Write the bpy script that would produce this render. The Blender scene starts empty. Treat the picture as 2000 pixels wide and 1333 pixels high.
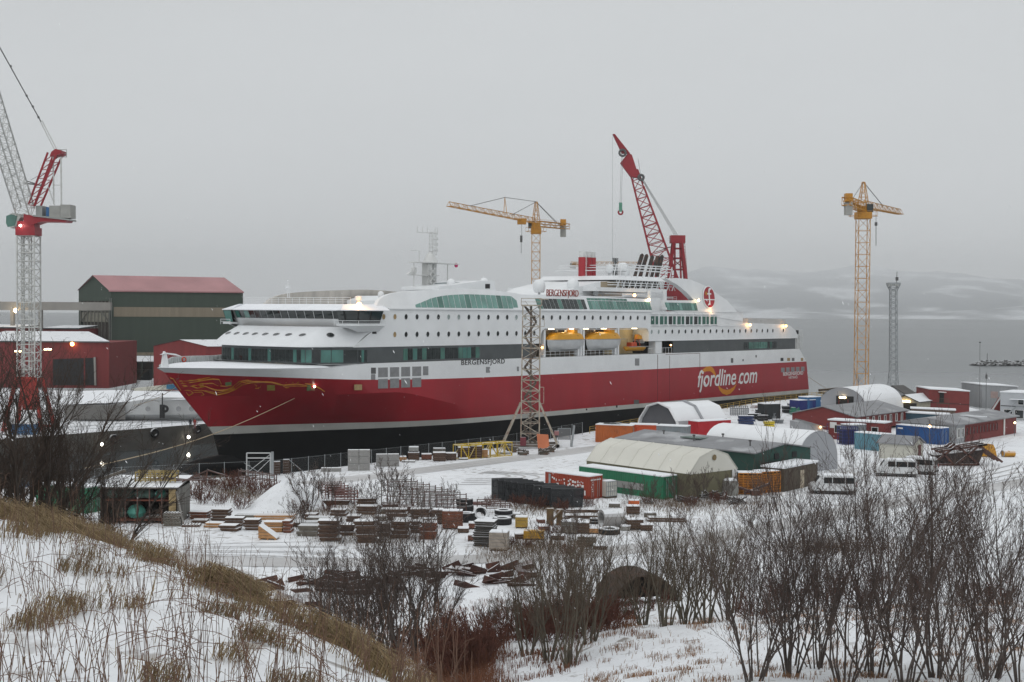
import bpy, math, random
import numpy as np
from mathutils import Vector, Matrix, noise as mnoise
from mathutils.bvhtree import BVHTree
random.seed(7); RNG=np.random.default_rng(7)
SC=bpy.context.scene; COL=SC.collection
# ------------------------------------------------------------------ camera
F=2540.0; HC=21.5; PITCH=math.atan(58/F); ROLL=0.006
FW=np.array([0,math.cos(PITCH),-math.sin(PITCH)]); R0=np.array([1.0,0,0]); U0=np.cross(R0,FW)
RT=R0*math.cos(ROLL)+U0*math.sin(ROLL); UP=-R0*math.sin(ROLL)+U0*math.cos(ROLL)
CAM=np.array([0,0,HC])
cd=bpy.data.cameras.new('camera'); co=bpy.data.objects.new('camera',cd); COL.objects.link(co)
cd.sensor_width=36; cd.lens=36*F/2000; cd.clip_start=0.5; cd.clip_end=30000
M=Matrix.Identity(4)
for i in range(3): M[i][0]=RT[i]; M[i][1]=UP[i]; M[i][2]=-FW[i]; M[i][3]=CAM[i]
co.matrix_world=M; SC.camera=co
# ------------------------------------------------------------------ sky, sun, exposure
SUN_EL=math.radians(38); SUN_AZ=math.radians(200)
W=bpy.data.worlds.new('World'); SC.world=W; W.use_nodes=True
nt=W.node_tree; nt.nodes.clear()
out=nt.nodes.new('ShaderNodeOutputWorld'); bg=nt.nodes.new('ShaderNodeBackground')
sky=nt.nodes.new('ShaderNodeTexSky'); sky.sky_type='NISHITA'; sky.sun_disc=False
sky.sun_elevation=SUN_EL; sky.sun_rotation=SUN_AZ
hs=nt.nodes.new('ShaderNodeHueSaturation'); hs.inputs['Saturation'].default_value=0.12
nt.links.new(sky.outputs[0],hs.inputs['Color'])
tc=nt.nodes.new('ShaderNodeTexCoord'); sx=nt.nodes.new('ShaderNodeSeparateXYZ'); nt.links.new(tc.outputs['Generated'],sx.inputs[0])
ramp=nt.nodes.new('ShaderNodeValToRGB'); nt.links.new(sx.outputs['Z'],ramp.inputs[0])     # overcast dome: zenith brighter than horizon
e=ramp.color_ramp.elements; e[0].position=0.0; e[0].color=(5.9,6.12,6.3,1); e[1].position=1.0; e[1].color=(9.6,9.8,10.0,1)
el=ramp.color_ramp.elements.new(0.25); el.color=(5.95,6.17,6.3,1)
cn=nt.nodes.new('ShaderNodeTexNoise'); cn.inputs['Scale'].default_value=2.2; cn.inputs['Detail'].default_value=5
mp=nt.nodes.new('ShaderNodeMapping'); mp.inputs['Scale'].default_value=(1,1,3.5); nt.links.new(tc.outputs['Generated'],mp.inputs[0]); nt.links.new(mp.outputs[0],cn.inputs['Vector'])
cm=nt.nodes.new('ShaderNodeMapRange'); cm.inputs['To Min'].default_value=0.93; cm.inputs['To Max'].default_value=1.07; nt.links.new(cn.outputs[0],cm.inputs[0])
ml=nt.nodes.new('ShaderNodeVectorMath'); ml.operation='SCALE'; nt.links.new(ramp.outputs[0],ml.inputs[0]); nt.links.new(cm.outputs[0],ml.inputs['Scale'])
mx=nt.nodes.new('ShaderNodeMix'); mx.data_type='RGBA'; mx.inputs[0].default_value=0.88
nt.links.new(hs.outputs[0],mx.inputs[6]); nt.links.new(ml.outputs[0],mx.inputs[7])
nt.links.new(mx.outputs[2],bg.inputs[0]); bg.inputs[1].default_value=0.1
nt.links.new(bg.outputs[0],out.inputs[0])
sd=bpy.data.lights.new('sun','SUN'); sd.energy=0.5; sd.angle=math.radians(60); sd.color=(1,0.985,0.96)
so=bpy.data.objects.new('sun',sd); COL.objects.link(so); so.location=(0,-50,120)
sv=Vector((math.sin(SUN_AZ)*math.cos(SUN_EL),math.cos(SUN_AZ)*math.cos(SUN_EL),math.sin(SUN_EL)))
so.rotation_euler=sv.to_track_quat('Z','Y').to_euler()
SC.view_settings.view_transform='Standard'; SC.view_settings.look='None'
SC.view_settings.exposure=0.12; SC.view_settings.gamma=1.0; SC.view_settings.use_curve_mapping=False
SC.render.engine='CYCLES'; CY_=SC.cycles
CY_.max_bounces=5; CY_.diffuse_bounces=2; CY_.glossy_bounces=2; CY_.transmission_bounces=2; CY_.volume_bounces=0; CY_.transparent_max_bounces=12
CY_.use_denoising=True
try: CY_.denoiser='OPENIMAGEDENOISE'
except Exception: pass
CY_.sample_clamp_indirect=3.0; CY_.caustics_reflective=False; CY_.caustics_refractive=False

# ------------------------------------------------------------------ geometry helpers
TH=math.atan2(2540,2110); DV=np.array([math.cos(TH),math.sin(TH),0]); NV=np.array([-math.sin(TH),math.cos(TH),0])
def aw(a,p,z=0.0): return DV*a+NV*p+np.array([0,0,z])            # quay-aligned coordinates -> world
def ray(px,py): return FW+RT*((px-1000)/F)-UP*((py-666.5)/F)
def at(px,py,Y):                                                  # point seen at a photo position at depth Y
    r=ray(px,py); return CAM+r*(Y/r[1])
def gz(x,y):                                                      # the yard rises gently towards the pier
    p=np.clip((x*NV[0]+y*NV[1]-100)/22,0,1); return np.clip(.036*(x*DV[0]+y*DV[1]-155),0,3)*p*p*(3-2*p)
def _rbf(pts):
    P=np.array(pts,float); n=len(P); d=np.linalg.norm(P[:,None,:2]-P[None,:,:2],axis=2)
    K=np.where(d>0,d*d*np.log(d+1e-9),0); A=np.zeros((n+3,n+3)); A[:n,:n]=K+np.eye(n)*4; A[:n,n]=1; A[:n,n+1:]=P[:,:2]; A[n:,:n]=A[:n,n:].T
    b=np.zeros(n+3); b[:n]=P[:,2]; w=np.linalg.solve(A,b); return P[:,:2],w
def _ev(model,x,y):
    P,w=model; x=np.asarray(x,float); y=np.asarray(y,float); o=w[-3]+w[-2]*x+w[-1]*y
    for k in range(len(P)):
        d2=(x-P[k,0])**2+(y-P[k,1])**2; o=o+w[k]*0.5*d2*np.log(d2+1e-9)
    return o
_c=[tuple(at(*q)) for q in [(-250,1333,13),(-250,1150,18),(-250,1010,32),(0,1333,13),(0,1180,18),(0,1035,31),(200,1333,13),(200,1180,18),(200,1055,28),(400,1333,13),(400,1220,17),(400,1120,24),
 (600,1333,14),(600,1225,19),(800,1330,15.5),(500,1174,24),(560,1215,25),(600,1262,27),(700,1330,27),(800,1390,27),(900,1420,28),(700,1296,19),(800,1350,20),(900,1440,19),(900,1490,25),(1000,1540,16),(600,1330,34),(750,1400,34),(400,1200,32),(0,1040,25),(200,1068,24),(0,1075,34),(-250,1010,24),(200,1105,33),(1000,1185,92),(1000,1255,72),(1000,1333,52),(800,1290,64),(1300,1240,55),(1300,1333,40),(1300,1195,80),(1450,1333,38),(1600,1333,38),(1600,1215,56),(1600,1150,88),(1900,1333,36),(1900,1220,52),(1900,1140,82),(2250,1333,36),(2250,1200,55),(2250,1100,90)]]
_c+=[(0,0,19.9),(0,7,18.9),(-10,0,20.2),(10,3,18.2),(-30,0,20.5),(30,5,16),(10,25,12.3),(4,28,12.5),(60,10,15),(-14,48,5.5),(-20,62,2),(-6,45,8),(-30,60,4),(-50,60,5),(-30,75,0.6),(-10,72,1.2),(-55,80,.5),(-90,60,6),(-100,90,.5)]
_c+=[(x,y,0.0) for y in (104,118,135) for x in (-110,-80,-50,-25,0,25,50,75,110)]
_RB=_rbf(_c)
def ground(x,y):
    x=np.asarray(x,float); y=np.asarray(y,float)
    t=np.clip((112-y)/22,0,1); t=t*t*(3-2*t)
    return np.where(t>0,np.maximum(_ev(_RB,x,np.minimum(y,140)),-.2)*t,0)+gz(x,y)*(1-t)
def G(px,py):                                                     # photo position -> point on the ground
    r=ray(px,py); z=0.0
    for i in range(30):
        P=CAM+r*((z-HC)/r[2]); z=.5*z+.5*float(gz(P[0],P[1]))
    return np.array([P[0],P[1],z])
def gp(x,y): return np.array([x,y,float(ground(x,y))])

class MB:
    def __init__(s): s.v=[]; s.f=[]; s.m=[]
    def add(s,vs,fs,m=0):
        o=len(s.v); s.v+=[tuple(float(c) for c in q) for q in vs]; s.f+=[tuple(i+o for i in q) for q in fs]; s.m+=[m]*len(fs); return s
    def box(s,c,d,m=0,rz=0,mt=None):
        x,y,z=[k/2 for k in d]; P=[(-x,-y,-z),(x,-y,-z),(x,y,-z),(-x,y,-z),(-x,-y,z),(x,-y,z),(x,y,z),(-x,y,z)]
        cr,sr=math.cos(rz),math.sin(rz); P=[(c[0]+a*cr-b*sr,c[1]+a*sr+b*cr,c[2]+e) for a,b,e in P]
        s.add(P,[(3,2,1,0)],m); s.add(P,[(4,5,6,7)],m if mt is None else mt)
        return s.add(P,[(0,1,5,4),(1,2,6,5),(2,3,7,6),(3,0,4,7)],m)
    def tube(s,p,q,r,m=0,n=5,r2=None,cap=True):
        p=Vector(p); q=Vector(q); d=q-p
        if d.length<1e-6: return s
        z=d.normalized(); x=z.orthogonal().normalized(); y=z.cross(x); r2=r if r2 is None else r2
        V=[p+(x*math.cos(2*math.pi*i/n)+y*math.sin(2*math.pi*i/n))*r for i in range(n)]+[q+(x*math.cos(2*math.pi*i/n)+y*math.sin(2*math.pi*i/n))*r2 for i in range(n)]
        fs=[(i,(i+1)%n,n+(i+1)%n,n+i) for i in range(n)]
        if cap: fs+=[tuple(range(n-1,-1,-1)),tuple(range(n,2*n))]
        return s.add(V,fs,m)
    def bar(s,p,q,w,h=None,m=0):
        p=Vector(p); q=Vector(q); d=q-p
        if d.length<1e-6: return s
        h=h or w; z=d.normalized(); x=z.cross(Vector((0,0,1)))
        x=Vector((1,0,0)) if x.length<1e-3 else x.normalized(); y=x.cross(z)
        V=[b+x*(i*w/2)+y*(j*h/2) for b in (p,q) for i,j in ((-1,-1),(1,-1),(1,1),(-1,1))]
        return s.add(V,[(0,1,5,4),(1,2,6,5),(2,3,7,6),(3,0,4,7),(3,2,1,0),(4,5,6,7)],m)
    def path(s,pts,r,m=0,n=5):
        for a,b in zip(pts[:-1],pts[1:]): s.tube(a,b,r,m,n)
        return s
    def ext(s,poly,vec,m=0,me=None):                                # polygon extruded along a vector
        n=len(poly); v=np.array(vec,float); A=[np.array(p,float) for p in poly]; B=[p+v for p in A]
        s.add(A+B,[tuple(range(n-1,-1,-1)),tuple(range(n,2*n))],m)
        return s.add(A+B,[(i,(i+1)%n,n+(i+1)%n,n+i) for i in range(n)],m if me is None else me)
    def grid(s,rows,m=0,flip=False):
        nr=len(rows); nc=len(rows[0]); V=[p for r in rows for p in r]
        fs=[(i*nc+j,i*nc+j+1,(i+1)*nc+j+1,(i+1)*nc+j) for i in range(nr-1) for j in range(nc-1)]
        if flip: fs=[q[::-1] for q in fs]
        return s.add(V,fs,m)
    def lathe(s,prof,c=(0,0,0),n=12,m=0,sq=1.0):
        rows=[[(c[0]+r*math.cos(2*math.pi*j/n),c[1]+sq*r*math.sin(2*math.pi*j/n),c[2]+z) for j in range(n+1)] for r,z in prof]
        return s.grid(rows,m)
    def sphere(s,c,r,m=0,n=10,k=6,sz=1.0):
        return s.lathe([(max(1e-3,r*math.sin(math.pi*i/k)),-r*sz*math.cos(math.pi*i/k)) for i in range(k+1)],c,n,m)
    def ring(s,c,ax,r,t,m=0,n=16,k=6):                              # torus
        ax=Vector(ax).normalized(); x=ax.orthogonal().normalized(); y=ax.cross(x); c=Vector(c); rows=[]
        for i in range(n+1):
            a=2*math.pi*i/n; d=x*math.cos(a)+y*math.sin(a)
            rows.append([c+d*(r+t*math.cos(2*math.pi*j/k))+ax*(t*math.sin(2*math.pi*j/k)) for j in range(k+1)])
        return s.grid(rows,m)
    def build(s,name,mats,parent=None,smooth=False,loc=None,rz=None,**kw):
        me=bpy.data.meshes.new(name); me.from_pydata(s.v,[],s.f)
        for k in (mats if isinstance(mats,(list,tuple)) else [mats]): me.materials.append(k)
        if max(s.m,default=0)>0: me.polygons.foreach_set('material_index',s.m)
        if smooth:
            me.polygons.foreach_set('use_smooth',[True]*len(s.f))
            if smooth!='all':
                try: me.set_sharp_from_angle(angle=math.radians(38))
                except Exception: pass
        me.update(); return put(name,me,parent,loc,rz,**kw)
def put(name,me,parent=None,loc=None,rz=None,**kw):
    o=bpy.data.objects.new(name,me); COL.objects.link(o)
    if parent is not None: o.parent=parent
    if loc is not None: o.location=[float(c) for c in loc]
    if rz is not None: o.rotation_euler=(0,0,rz)
    for k,v in kw.items(): o[k]=v
    return o
def T(name,label,cat,loc=(0,0,0),rz=0,group=None):                # a thing: an Empty at its base that parents its parts
    o=bpy.data.objects.new(name,None); COL.objects.link(o); o.empty_display_size=.3
    o.location=[float(c) for c in loc]; o.rotation_euler=(0,0,rz); o['label']=label; o['category']=cat
    if group: o['group']=group
    return o
def tag(o,label,cat,group=None):
    o['label']=label; o['category']=cat
    if group: o['group']=group
    return o
def dup(root,loc,rz,label,group=None):
    def cp(o,par):
        c=o.copy(); COL.objects.link(c)
        if par is not None: c.parent=par
        for ch in o.children: cp(ch,c)
        return c
    r=cp(root,None); r.location=[float(c) for c in loc]; r.rotation_euler=(0,0,rz); r['label']=label
    if group: r['group']=group
    return r
def lattice(mb,P,Q,w0,w1,n,r,rb,m=0,up=None,sides=4):             # lattice boom between two points
    P=Vector(P); Q=Vector(Q); z=(Q-P).normalized(); up=Vector(up or (0,0,1)); x=z.cross(up)
    if x.length<1e-3: x=Vector((1,0,0))
    x.normalize(); y=x.cross(z).normalized()
    cs=[(-1,-1),(1,-1),(1,1),(-1,1)] if sides==4 else [(-1,-.7),(1,-.7),(0,1)]
    def pt(k,c):
        t=k/n; w=w0+(w1-w0)*t; return P.lerp(Q,t)+x*(c[0]*w/2)+y*(c[1]*w/2)
    for c in cs: mb.tube(pt(0,c),pt(n,c),r,m,4)
    ns=len(cs)
    for k in range(n+1):
        for i in range(ns):
            mb.tube(pt(k,cs[i]),pt(k,cs[(i+1)%ns]),rb,m,3,cap=False)
            if k<n:
                a,b=(i,(i+1)%ns) if k%2 else ((i+1)%ns,i)
                mb.tube(pt(k,cs[a]),pt(k+1,cs[b]),rb,m,3,cap=False)
# ------------------------------------------------------------------ materials
MAT={}
def mat(name,col,rough=.6,var=.15,sc=1.2,snow=0,bump=0,rust=0,metal=0,spec=.4,emit=0,dirt=0,alpha=None,rustcol=(.16,.06,.03),stretch=None,snoise=1.5,plates=None):
    if name in MAT: return MAT[name]
    m=bpy.data.materials.new(name); m.use_nodes=True; t=m.node_tree; N=t.nodes; L=t.links
    b=N['Principled BSDF']; b.inputs['Roughness'].default_value=rough; b.inputs['Metallic'].default_value=metal
    b.inputs['Specular IOR Level'].default_value=spec
    c=N.new('ShaderNodeTexCoord'); vec=c.outputs['Object']
    if stretch:
        mp=N.new('ShaderNodeMapping'); mp.inputs['Scale'].default_value=stretch; L.new(vec,mp.inputs[0]); vec=mp.outputs[0]
    def nz(scale,det=4):
        n=N.new('ShaderNodeTexNoise'); n.inputs['Scale'].default_value=scale; n.inputs['Detail'].default_value=det; L.new(vec,n.inputs['Vector']); return n.outputs[0]
    def mr(src,a,bb,c0=0.0,c1=1.0):
        q=N.new('ShaderNodeMapRange'); q.inputs[1].default_value=a; q.inputs[2].default_value=bb; q.inputs[3].default_value=c0; q.inputs[4].default_value=c1; L.new(src,q.inputs[0]); return q.outputs[0]
    def mix(f,A,B):
        q=N.new('ShaderNodeMix'); q.data_type='RGBA'
        for s_,x in ((0,f),(6,A),(7,B)):
            if isinstance(x,(int,float)): q.inputs[s_].default_value=x
            elif isinstance(x,tuple): q.inputs[s_].default_value=(*x[:3],1)
            else: L.new(x,q.inputs[s_])
        return q.outputs[2]
    def mul(x,y):
        q=N.new('ShaderNodeMath'); q.operation='MULTIPLY'
        for i,k in enumerate((x,y)):
            if isinstance(k,(int,float)): q.inputs[i].default_value=k
            else: L.new(k,q.inputs[i])
        return q.outputs[0]
    lo=tuple(k*(1-var) for k in col); hi=tuple(min(1,k*(1+var)) for k in col)
    cur=mix(mr(nz(sc,5),.3,.7),lo,hi)
    if dirt: cur=mix(mul(mr(nz(sc*.6,8),.5,.75),dirt),cur,tuple(k*.45+.02 for k in col))
    if rust: cur=mix(mul(mr(nz(sc*2.3,8),.52,.62),rust),cur,rustcol)
    if plates:
        s3=N.new('ShaderNodeSeparateXYZ'); L.new(c.outputs['Object'],s3.inputs[0]); c3=N.new('ShaderNodeCombineXYZ'); L.new(s3.outputs[0],c3.inputs[0]); L.new(s3.outputs[2],c3.inputs[1])
        bk=N.new('ShaderNodeTexBrick'); bk.inputs['Scale'].default_value=1; bk.inputs['Brick Width'].default_value=plates[0]; bk.inputs['Row Height'].default_value=plates[1]; bk.inputs['Mortar Size'].default_value=.03; bk.inputs['Color1'].default_value=(0,0,0,1); bk.inputs['Color2'].default_value=(.35,.35,.35,1); bk.inputs['Mortar'].default_value=(1,1,1,1); L.new(c3.outputs[0],bk.inputs['Vector'])
        cur=mix(mul(bk.outputs[0],plates[2]),cur,tuple(k*.5 for k in col))
    if snow:
        g=N.new('ShaderNodeNewGeometry'); s_=N.new('ShaderNodeSeparateXYZ'); L.new(g.outputs['True Normal'],s_.inputs[0])
        f=mul(mr(s_.outputs[2],.35,.75),mul(mr(nz(snoise,5),.62-.5*snow,.75-.5*snow),min(1,snow*1.2)))
        cur=mix(f,cur,(.80,.82,.84))
    L.new(cur,b.inputs['Base Color'])
    if bump:
        bp=N.new('ShaderNodeBump'); bp.inputs['Strength'].default_value=bump; bp.inputs['Distance'].default_value=.05; L.new(nz(sc*4,6),bp.inputs['Height']); L.new(bp.outputs[0],b.inputs['Normal'])
    if emit:
        b.inputs['Emission Color'].default_value=(*col,1); b.inputs['Emission Strength'].default_value=emit
    if alpha is not None: b.inputs['Alpha'].default_value=alpha
    MAT[name]=m; return m
snowm=mat('snow',(.80,.82,.845),.75,.04,.5,bump=.25,spec=.25)
concrete=mat('concrete',(.20,.19,.17),.9,.25,.4,dirt=.7,bump=.3)
# ------------------------------------------------------------------ setting: haze, sea, land
def edge(a): return 132+max(0.0,(110-a))*.45
def landgrid():
    As=np.concatenate([np.arange(-170,20,10),np.arange(20,288,4),[288]]); rows=[]
    for a in As:
        e_=edge(a); ps=np.concatenate([np.arange(-220,-40,12),np.arange(-40,120,4),np.linspace(120,e_,6)])
        q=[aw(a,p) for p in ps]; rows.append([(P[0],P[1],float(ground(P[0],P[1])) if P[1]>100 else min(-.3,0)+0 if False else float(gz(P[0],P[1]))-(0.0 if P[1]>100 else min(3.0,(100-P[1])*.3))) for P in q])
    mb=MB(); mb.grid(rows,0,True)
    top=[r[-1] for r in rows]; mb.grid([top,[(p[0],p[1],-12) for p in top]],1,True)
    mb.grid([rows[-1],[(p[0],p[1],-12) for p in rows[-1]]],1)
    return mb
def snowground(name,grass,lo,hi,tr=0):
    m=bpy.data.materials.new(name); m.use_nodes=True; t=m.node_tree; N=t.nodes; L=t.links; b=N['Principled BSDF']
    b.inputs['Roughness'].default_value=.8; b.inputs['Specular IOR Level'].default_value=.2
    g=N.new('ShaderNodeNewGeometry')
    def nz(s,d=6,st=None,w=0):
        n=N.new('ShaderNodeTexNoise'); n.inputs['Scale'].default_value=s; n.inputs['Detail'].default_value=d; n.inputs['Distortion'].default_value=w
        if st:
            mp=N.new('ShaderNodeMapping'); mp.inputs['Scale'].default_value=st; mp.inputs['Rotation'].default_value=(0,0,TH if tr else 0); L.new(g.outputs['Position'],mp.inputs[0]); L.new(mp.outputs[0],n.inputs['Vector'])
        else: L.new(g.outputs['Position'],n.inputs['Vector'])
        return n.outputs[0]
    def mr(s,a,c):
        q=N.new('ShaderNodeMapRange'); q.inputs[1].default_value=a; q.inputs[2].default_value=c; L.new(s,q.inputs[0]); return q.outputs[0]
    def mix(f,A,B):
        q=N.new('ShaderNodeMix'); q.data_type='RGBA'
        for s_,x in ((0,f),(6,A),(7,B)):
            if isinstance(x,(int,float)): q.inputs[s_].default_value=x
            elif isinstance(x,tuple): q.inputs[s_].default_value=(*x[:3],1)
            else: L.new(x,q.inputs[s_])
        return q.outputs[2]
    def mul(x,y):
        q=N.new('ShaderNodeMath'); q.operation='MULTIPLY'
        for i,k in enumerate((x,y)):
            if isinstance(k,(int,float)): q.inputs[i].default_value=k
            else: L.new(k,q.inputs[i])
        return q.outputs[0]
    base=mix(mr(nz(.08),.35,.65),(.74,.76,.785),(.82,.84,.86))
    base=mix(mul(mr(nz(.35,8,w=1),.5,.72),.35),base,(.55,.56,.57))
    gc=mix(mr(nz(3),.3,.7),(.05,.032,.018),(.17,.115,.05))
    f=mul(mr(nz(.09,3),.38,.62),mr(nz(1.1,10),lo,hi)); f2=mr(nz(5.5,6),.62,.70)
    q=N.new('ShaderNodeMath'); q.operation='MAXIMUM'; L.new(f,q.inputs[0]); L.new(mul(f2,.75*grass),q.inputs[1])
    L.new(mix(mul(q.outputs[0],grass),base,gc),b.inputs['Base Color'])
    bp=N.new('ShaderNodeBump'); bp.inputs['Strength'].default_value=.5; bp.inputs['Distance'].default_value=.12; L.new(nz(2.2,8),bp.inputs['Height']); L.new(bp.outputs[0],b.inputs['Normal'])
    return m
yardm=snowground('yard_snow',.55,.53,.63); bankm=snowground('bank_snow',.7,.62,.68)
quaym=mat('quay_wall',(.10,.095,.085),.9,.3,.3,dirt=.8,bump=.3)
landgrid().build('yard_ground',[yardm,quaym],kind='structure')
# hillside the picture is taken from
mb=MB(); xs=np.concatenate([np.arange(-130,-40,3),np.arange(-40,60,.8),np.arange(60,170,3)]); ys=np.concatenate([np.arange(-30,5,2.5),np.arange(5,60,.7),np.arange(60,112,1.3)])
XX,YY=np.meshgrid(xs,ys); ZZ=ground(XX,YY)
def fb(x,y,s): return mnoise.fractal(Vector((x*s,y*s,3.1)),1.0,2.0,5)
for i in range(ZZ.shape[0]):
    for j in range(ZZ.shape[1]):
        x,y=XX[i,j],YY[i,j]; k=min(1,max(0,(110-y)/12)); ZZ[i,j]+=k*(fb(x,y,.12)*.35+fb(x,y,.7)*.10)+(.03 if y<109 else -.25)
mb.grid([[(XX[i,j],YY[i,j],ZZ[i,j]) for j in range(len(xs))] for i in range(len(ys))])
hill_me=mb.build('hillside',bankm,smooth='all',kind='structure')
HB=BVHTree.FromPolygons(mb.v,mb.f)
def hz(x,y):
    q=HB.ray_cast(Vector((x,y,60)),Vector((0,0,-1)))[0]; return q.z if q is not None else float(ground(x,y))
# land on the far side of the basin
mb=MB()
def slab(cs,zt):
    P=[aw(a,p,zt) for a,p in cs]; mb.ext(P[::-1],(0,0,-12),1); mb.add([p+np.array([0,0,.004]) for p in P],[tuple(range(len(P)))],0)
slab([(-60,200.5),(330,200.5),(330,262),(190,300),(150,420),(-60,420)],0.0)
mb.build('far_quay',[yardm,quaym],kind='structure')
# sea
m=bpy.data.materials.new('sea_water'); m.use_nodes=True; t=m.node_tree; N=t.nodes; L=t.links; b=N['Principled BSDF']
b.inputs['Base Color'].default_value=(.07,.082,.087,1); b.inputs['Roughness'].default_value=.12; b.inputs['IOR'].default_value=1.33
g=N.new('ShaderNodeNewGeometry'); mp=N.new('ShaderNodeMapping'); mp.inputs['Scale'].default_value=(.05,.12,.1); L.new(g.outputs['Position'],mp.inputs[0])
n1=N.new('ShaderNodeTexNoise'); n1.inputs['Scale'].default_value=3.0; n1.inputs['Detail'].default_value=5; L.new(mp.outputs[0],n1.inputs['Vector'])
m2=N.new('ShaderNodeMapping'); m2.inputs['Scale'].default_value=(.0012,.006,1); L.new(g.outputs['Position'],m2.inputs[0])
n2=N.new('ShaderNodeTexNoise'); n2.inputs['Scale'].default_value=1.0; n2.inputs['Detail'].default_value=4; L.new(m2.outputs[0],n2.inputs['Vector'])
r2=N.new('ShaderNodeMapRange'); r2.inputs[1].default_value=.42; r2.inputs[2].default_value=.6; r2.inputs[3].default_value=.2; r2.inputs[4].default_value=.9; L.new(n2.outputs[0],r2.inputs[0])
# sheltered water in the basin stays smooth
dt=N.new('ShaderNodeVectorMath'); dt.operation='LENGTH'; L.new(g.outputs['Position'],dt.inputs[0])
r3=N.new('ShaderNodeMapRange'); r3.inputs[1].default_value=230; r3.inputs[2].default_value=420; r3.inputs[3].default_value=.04; L.new(dt.outputs['Value'],r3.inputs[0])
mu=N.new('ShaderNodeMath'); mu.operation='MULTIPLY'; L.new(r2.outputs[0],mu.inputs[0]); L.new(r3.outputs[0],mu.inputs[1])
bp=N.new('ShaderNodeBump'); bp.inputs['Distance'].default_value=.5; L.new(mu.outputs[0],bp.inputs['Strength']); L.new(n1.outputs[0],bp.inputs['Height']); L.new(bp.outputs[0],b.inputs['Normal'])
rr=N.new('ShaderNodeMapRange'); rr.inputs[1].default_value=230; rr.inputs[2].default_value=600; rr.inputs[3].default_value=.05; rr.inputs[4].default_value=.28; L.new(dt.outputs['Value'],rr.inputs[0]); L.new(rr.outputs[0],b.inputs['Roughness'])
MB().add([(-5800,-200,-3.8),(5800,-200,-3.8),(5800,8300,-3.8),(-5800,8300,-3.8)],[(0,1,2,3)]).build('sea',m,kind='structure')
# far shore and hills
hillm=bpy.data.materials.new('far_hill'); hillm.use_nodes=True; t=hillm.node_tree; N=t.nodes; L=t.links; b=N['Principled BSDF']; b.inputs['Roughness'].default_value=.9
g=N.new('ShaderNodeNewGeometry'); mp=N.new('ShaderNodeMapping'); mp.inputs['Scale'].default_value=(.0022,.0022,.012); L.new(g.outputs['Position'],mp.inputs[0])
n=N.new('ShaderNodeTexNoise'); n.inputs['Scale'].default_value=1.6; n.inputs['Detail'].default_value=8; L.new(mp.outputs[0],n.inputs['Vector'])
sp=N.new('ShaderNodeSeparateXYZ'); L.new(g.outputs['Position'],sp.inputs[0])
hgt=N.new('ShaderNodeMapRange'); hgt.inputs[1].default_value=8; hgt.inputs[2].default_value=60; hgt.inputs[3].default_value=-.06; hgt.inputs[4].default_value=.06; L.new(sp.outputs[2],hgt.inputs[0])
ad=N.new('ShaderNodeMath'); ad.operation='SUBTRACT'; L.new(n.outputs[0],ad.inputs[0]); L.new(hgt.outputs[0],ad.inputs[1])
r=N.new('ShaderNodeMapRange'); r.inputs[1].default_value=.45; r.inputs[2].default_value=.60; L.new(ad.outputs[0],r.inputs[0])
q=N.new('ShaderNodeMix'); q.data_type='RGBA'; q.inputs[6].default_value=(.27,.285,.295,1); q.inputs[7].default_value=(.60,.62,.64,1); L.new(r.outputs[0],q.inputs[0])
hi=N.new('ShaderNodeMapRange'); hi.inputs[1].default_value=60; hi.inputs[2].default_value=290; hi.inputs[3].default_value=0; hi.inputs[4].default_value=.62; L.new(sp.outputs[2],hi.inputs[0]); q2=N.new('ShaderNodeMix'); q2.data_type='RGBA'; q2.inputs[7].default_value=(.74,.76,.78,1); L.new(hi.outputs[0],q2.inputs[0]); L.new(q.outputs[2],q2.inputs[6]); L.new(q2.outputs[2],b.inputs['Base Color'])  # tops paled with height: more snow, plus cloud fade painted into the colour
def ridge(pts,Y0,Y1,depth,name):
    xs=np.linspace(pts[0][0],pts[-1][0],150); hs_=np.interp(xs,[p[0] for p in pts],[p[1] for p in pts]); rows=[]
    for k in range(26):
        v=k/25; row=[]
        for x,h in zip(xs,hs_):
            Y=Y0+v*depth; s=math.sin(min(1,v*1.1)*math.pi/2)**1.3
            nzv=mnoise.fractal(Vector((x*.0016,Y*.0016,1)),1,2,6)
            row.append((x*(Y/Y0),Y+120*mnoise.noise(Vector((x*.002,7,1))),-4+h*s*(1+.22*nzv*min(1,v*3))))
        rows.append(row)
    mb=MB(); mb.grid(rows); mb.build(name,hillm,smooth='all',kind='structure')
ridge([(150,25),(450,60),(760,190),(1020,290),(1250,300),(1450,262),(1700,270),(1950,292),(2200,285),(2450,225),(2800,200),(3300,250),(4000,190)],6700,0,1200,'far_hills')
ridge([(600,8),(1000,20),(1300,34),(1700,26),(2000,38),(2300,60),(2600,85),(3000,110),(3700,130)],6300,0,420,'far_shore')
# falling-snow haze
hm=bpy.data.materials.new('snow_haze'); hm.use_nodes=True; t=hm.node_tree; t.nodes.clear()
o=t.nodes.new('ShaderNodeOutputMaterial'); v=t.nodes.new('ShaderNodeVolumePrincipled'); v.inputs['Density'].default_value=.00012; v.inputs['Color'].default_value=(.96,.985,1.0,1); v.inputs['Anisotropy'].default_value=0
t.links.new(v.outputs[0],o.inputs['Volume'])
MB().box((0,4100,173),(11900,9100,376)).build('haze',hm,kind='stuff')
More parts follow.
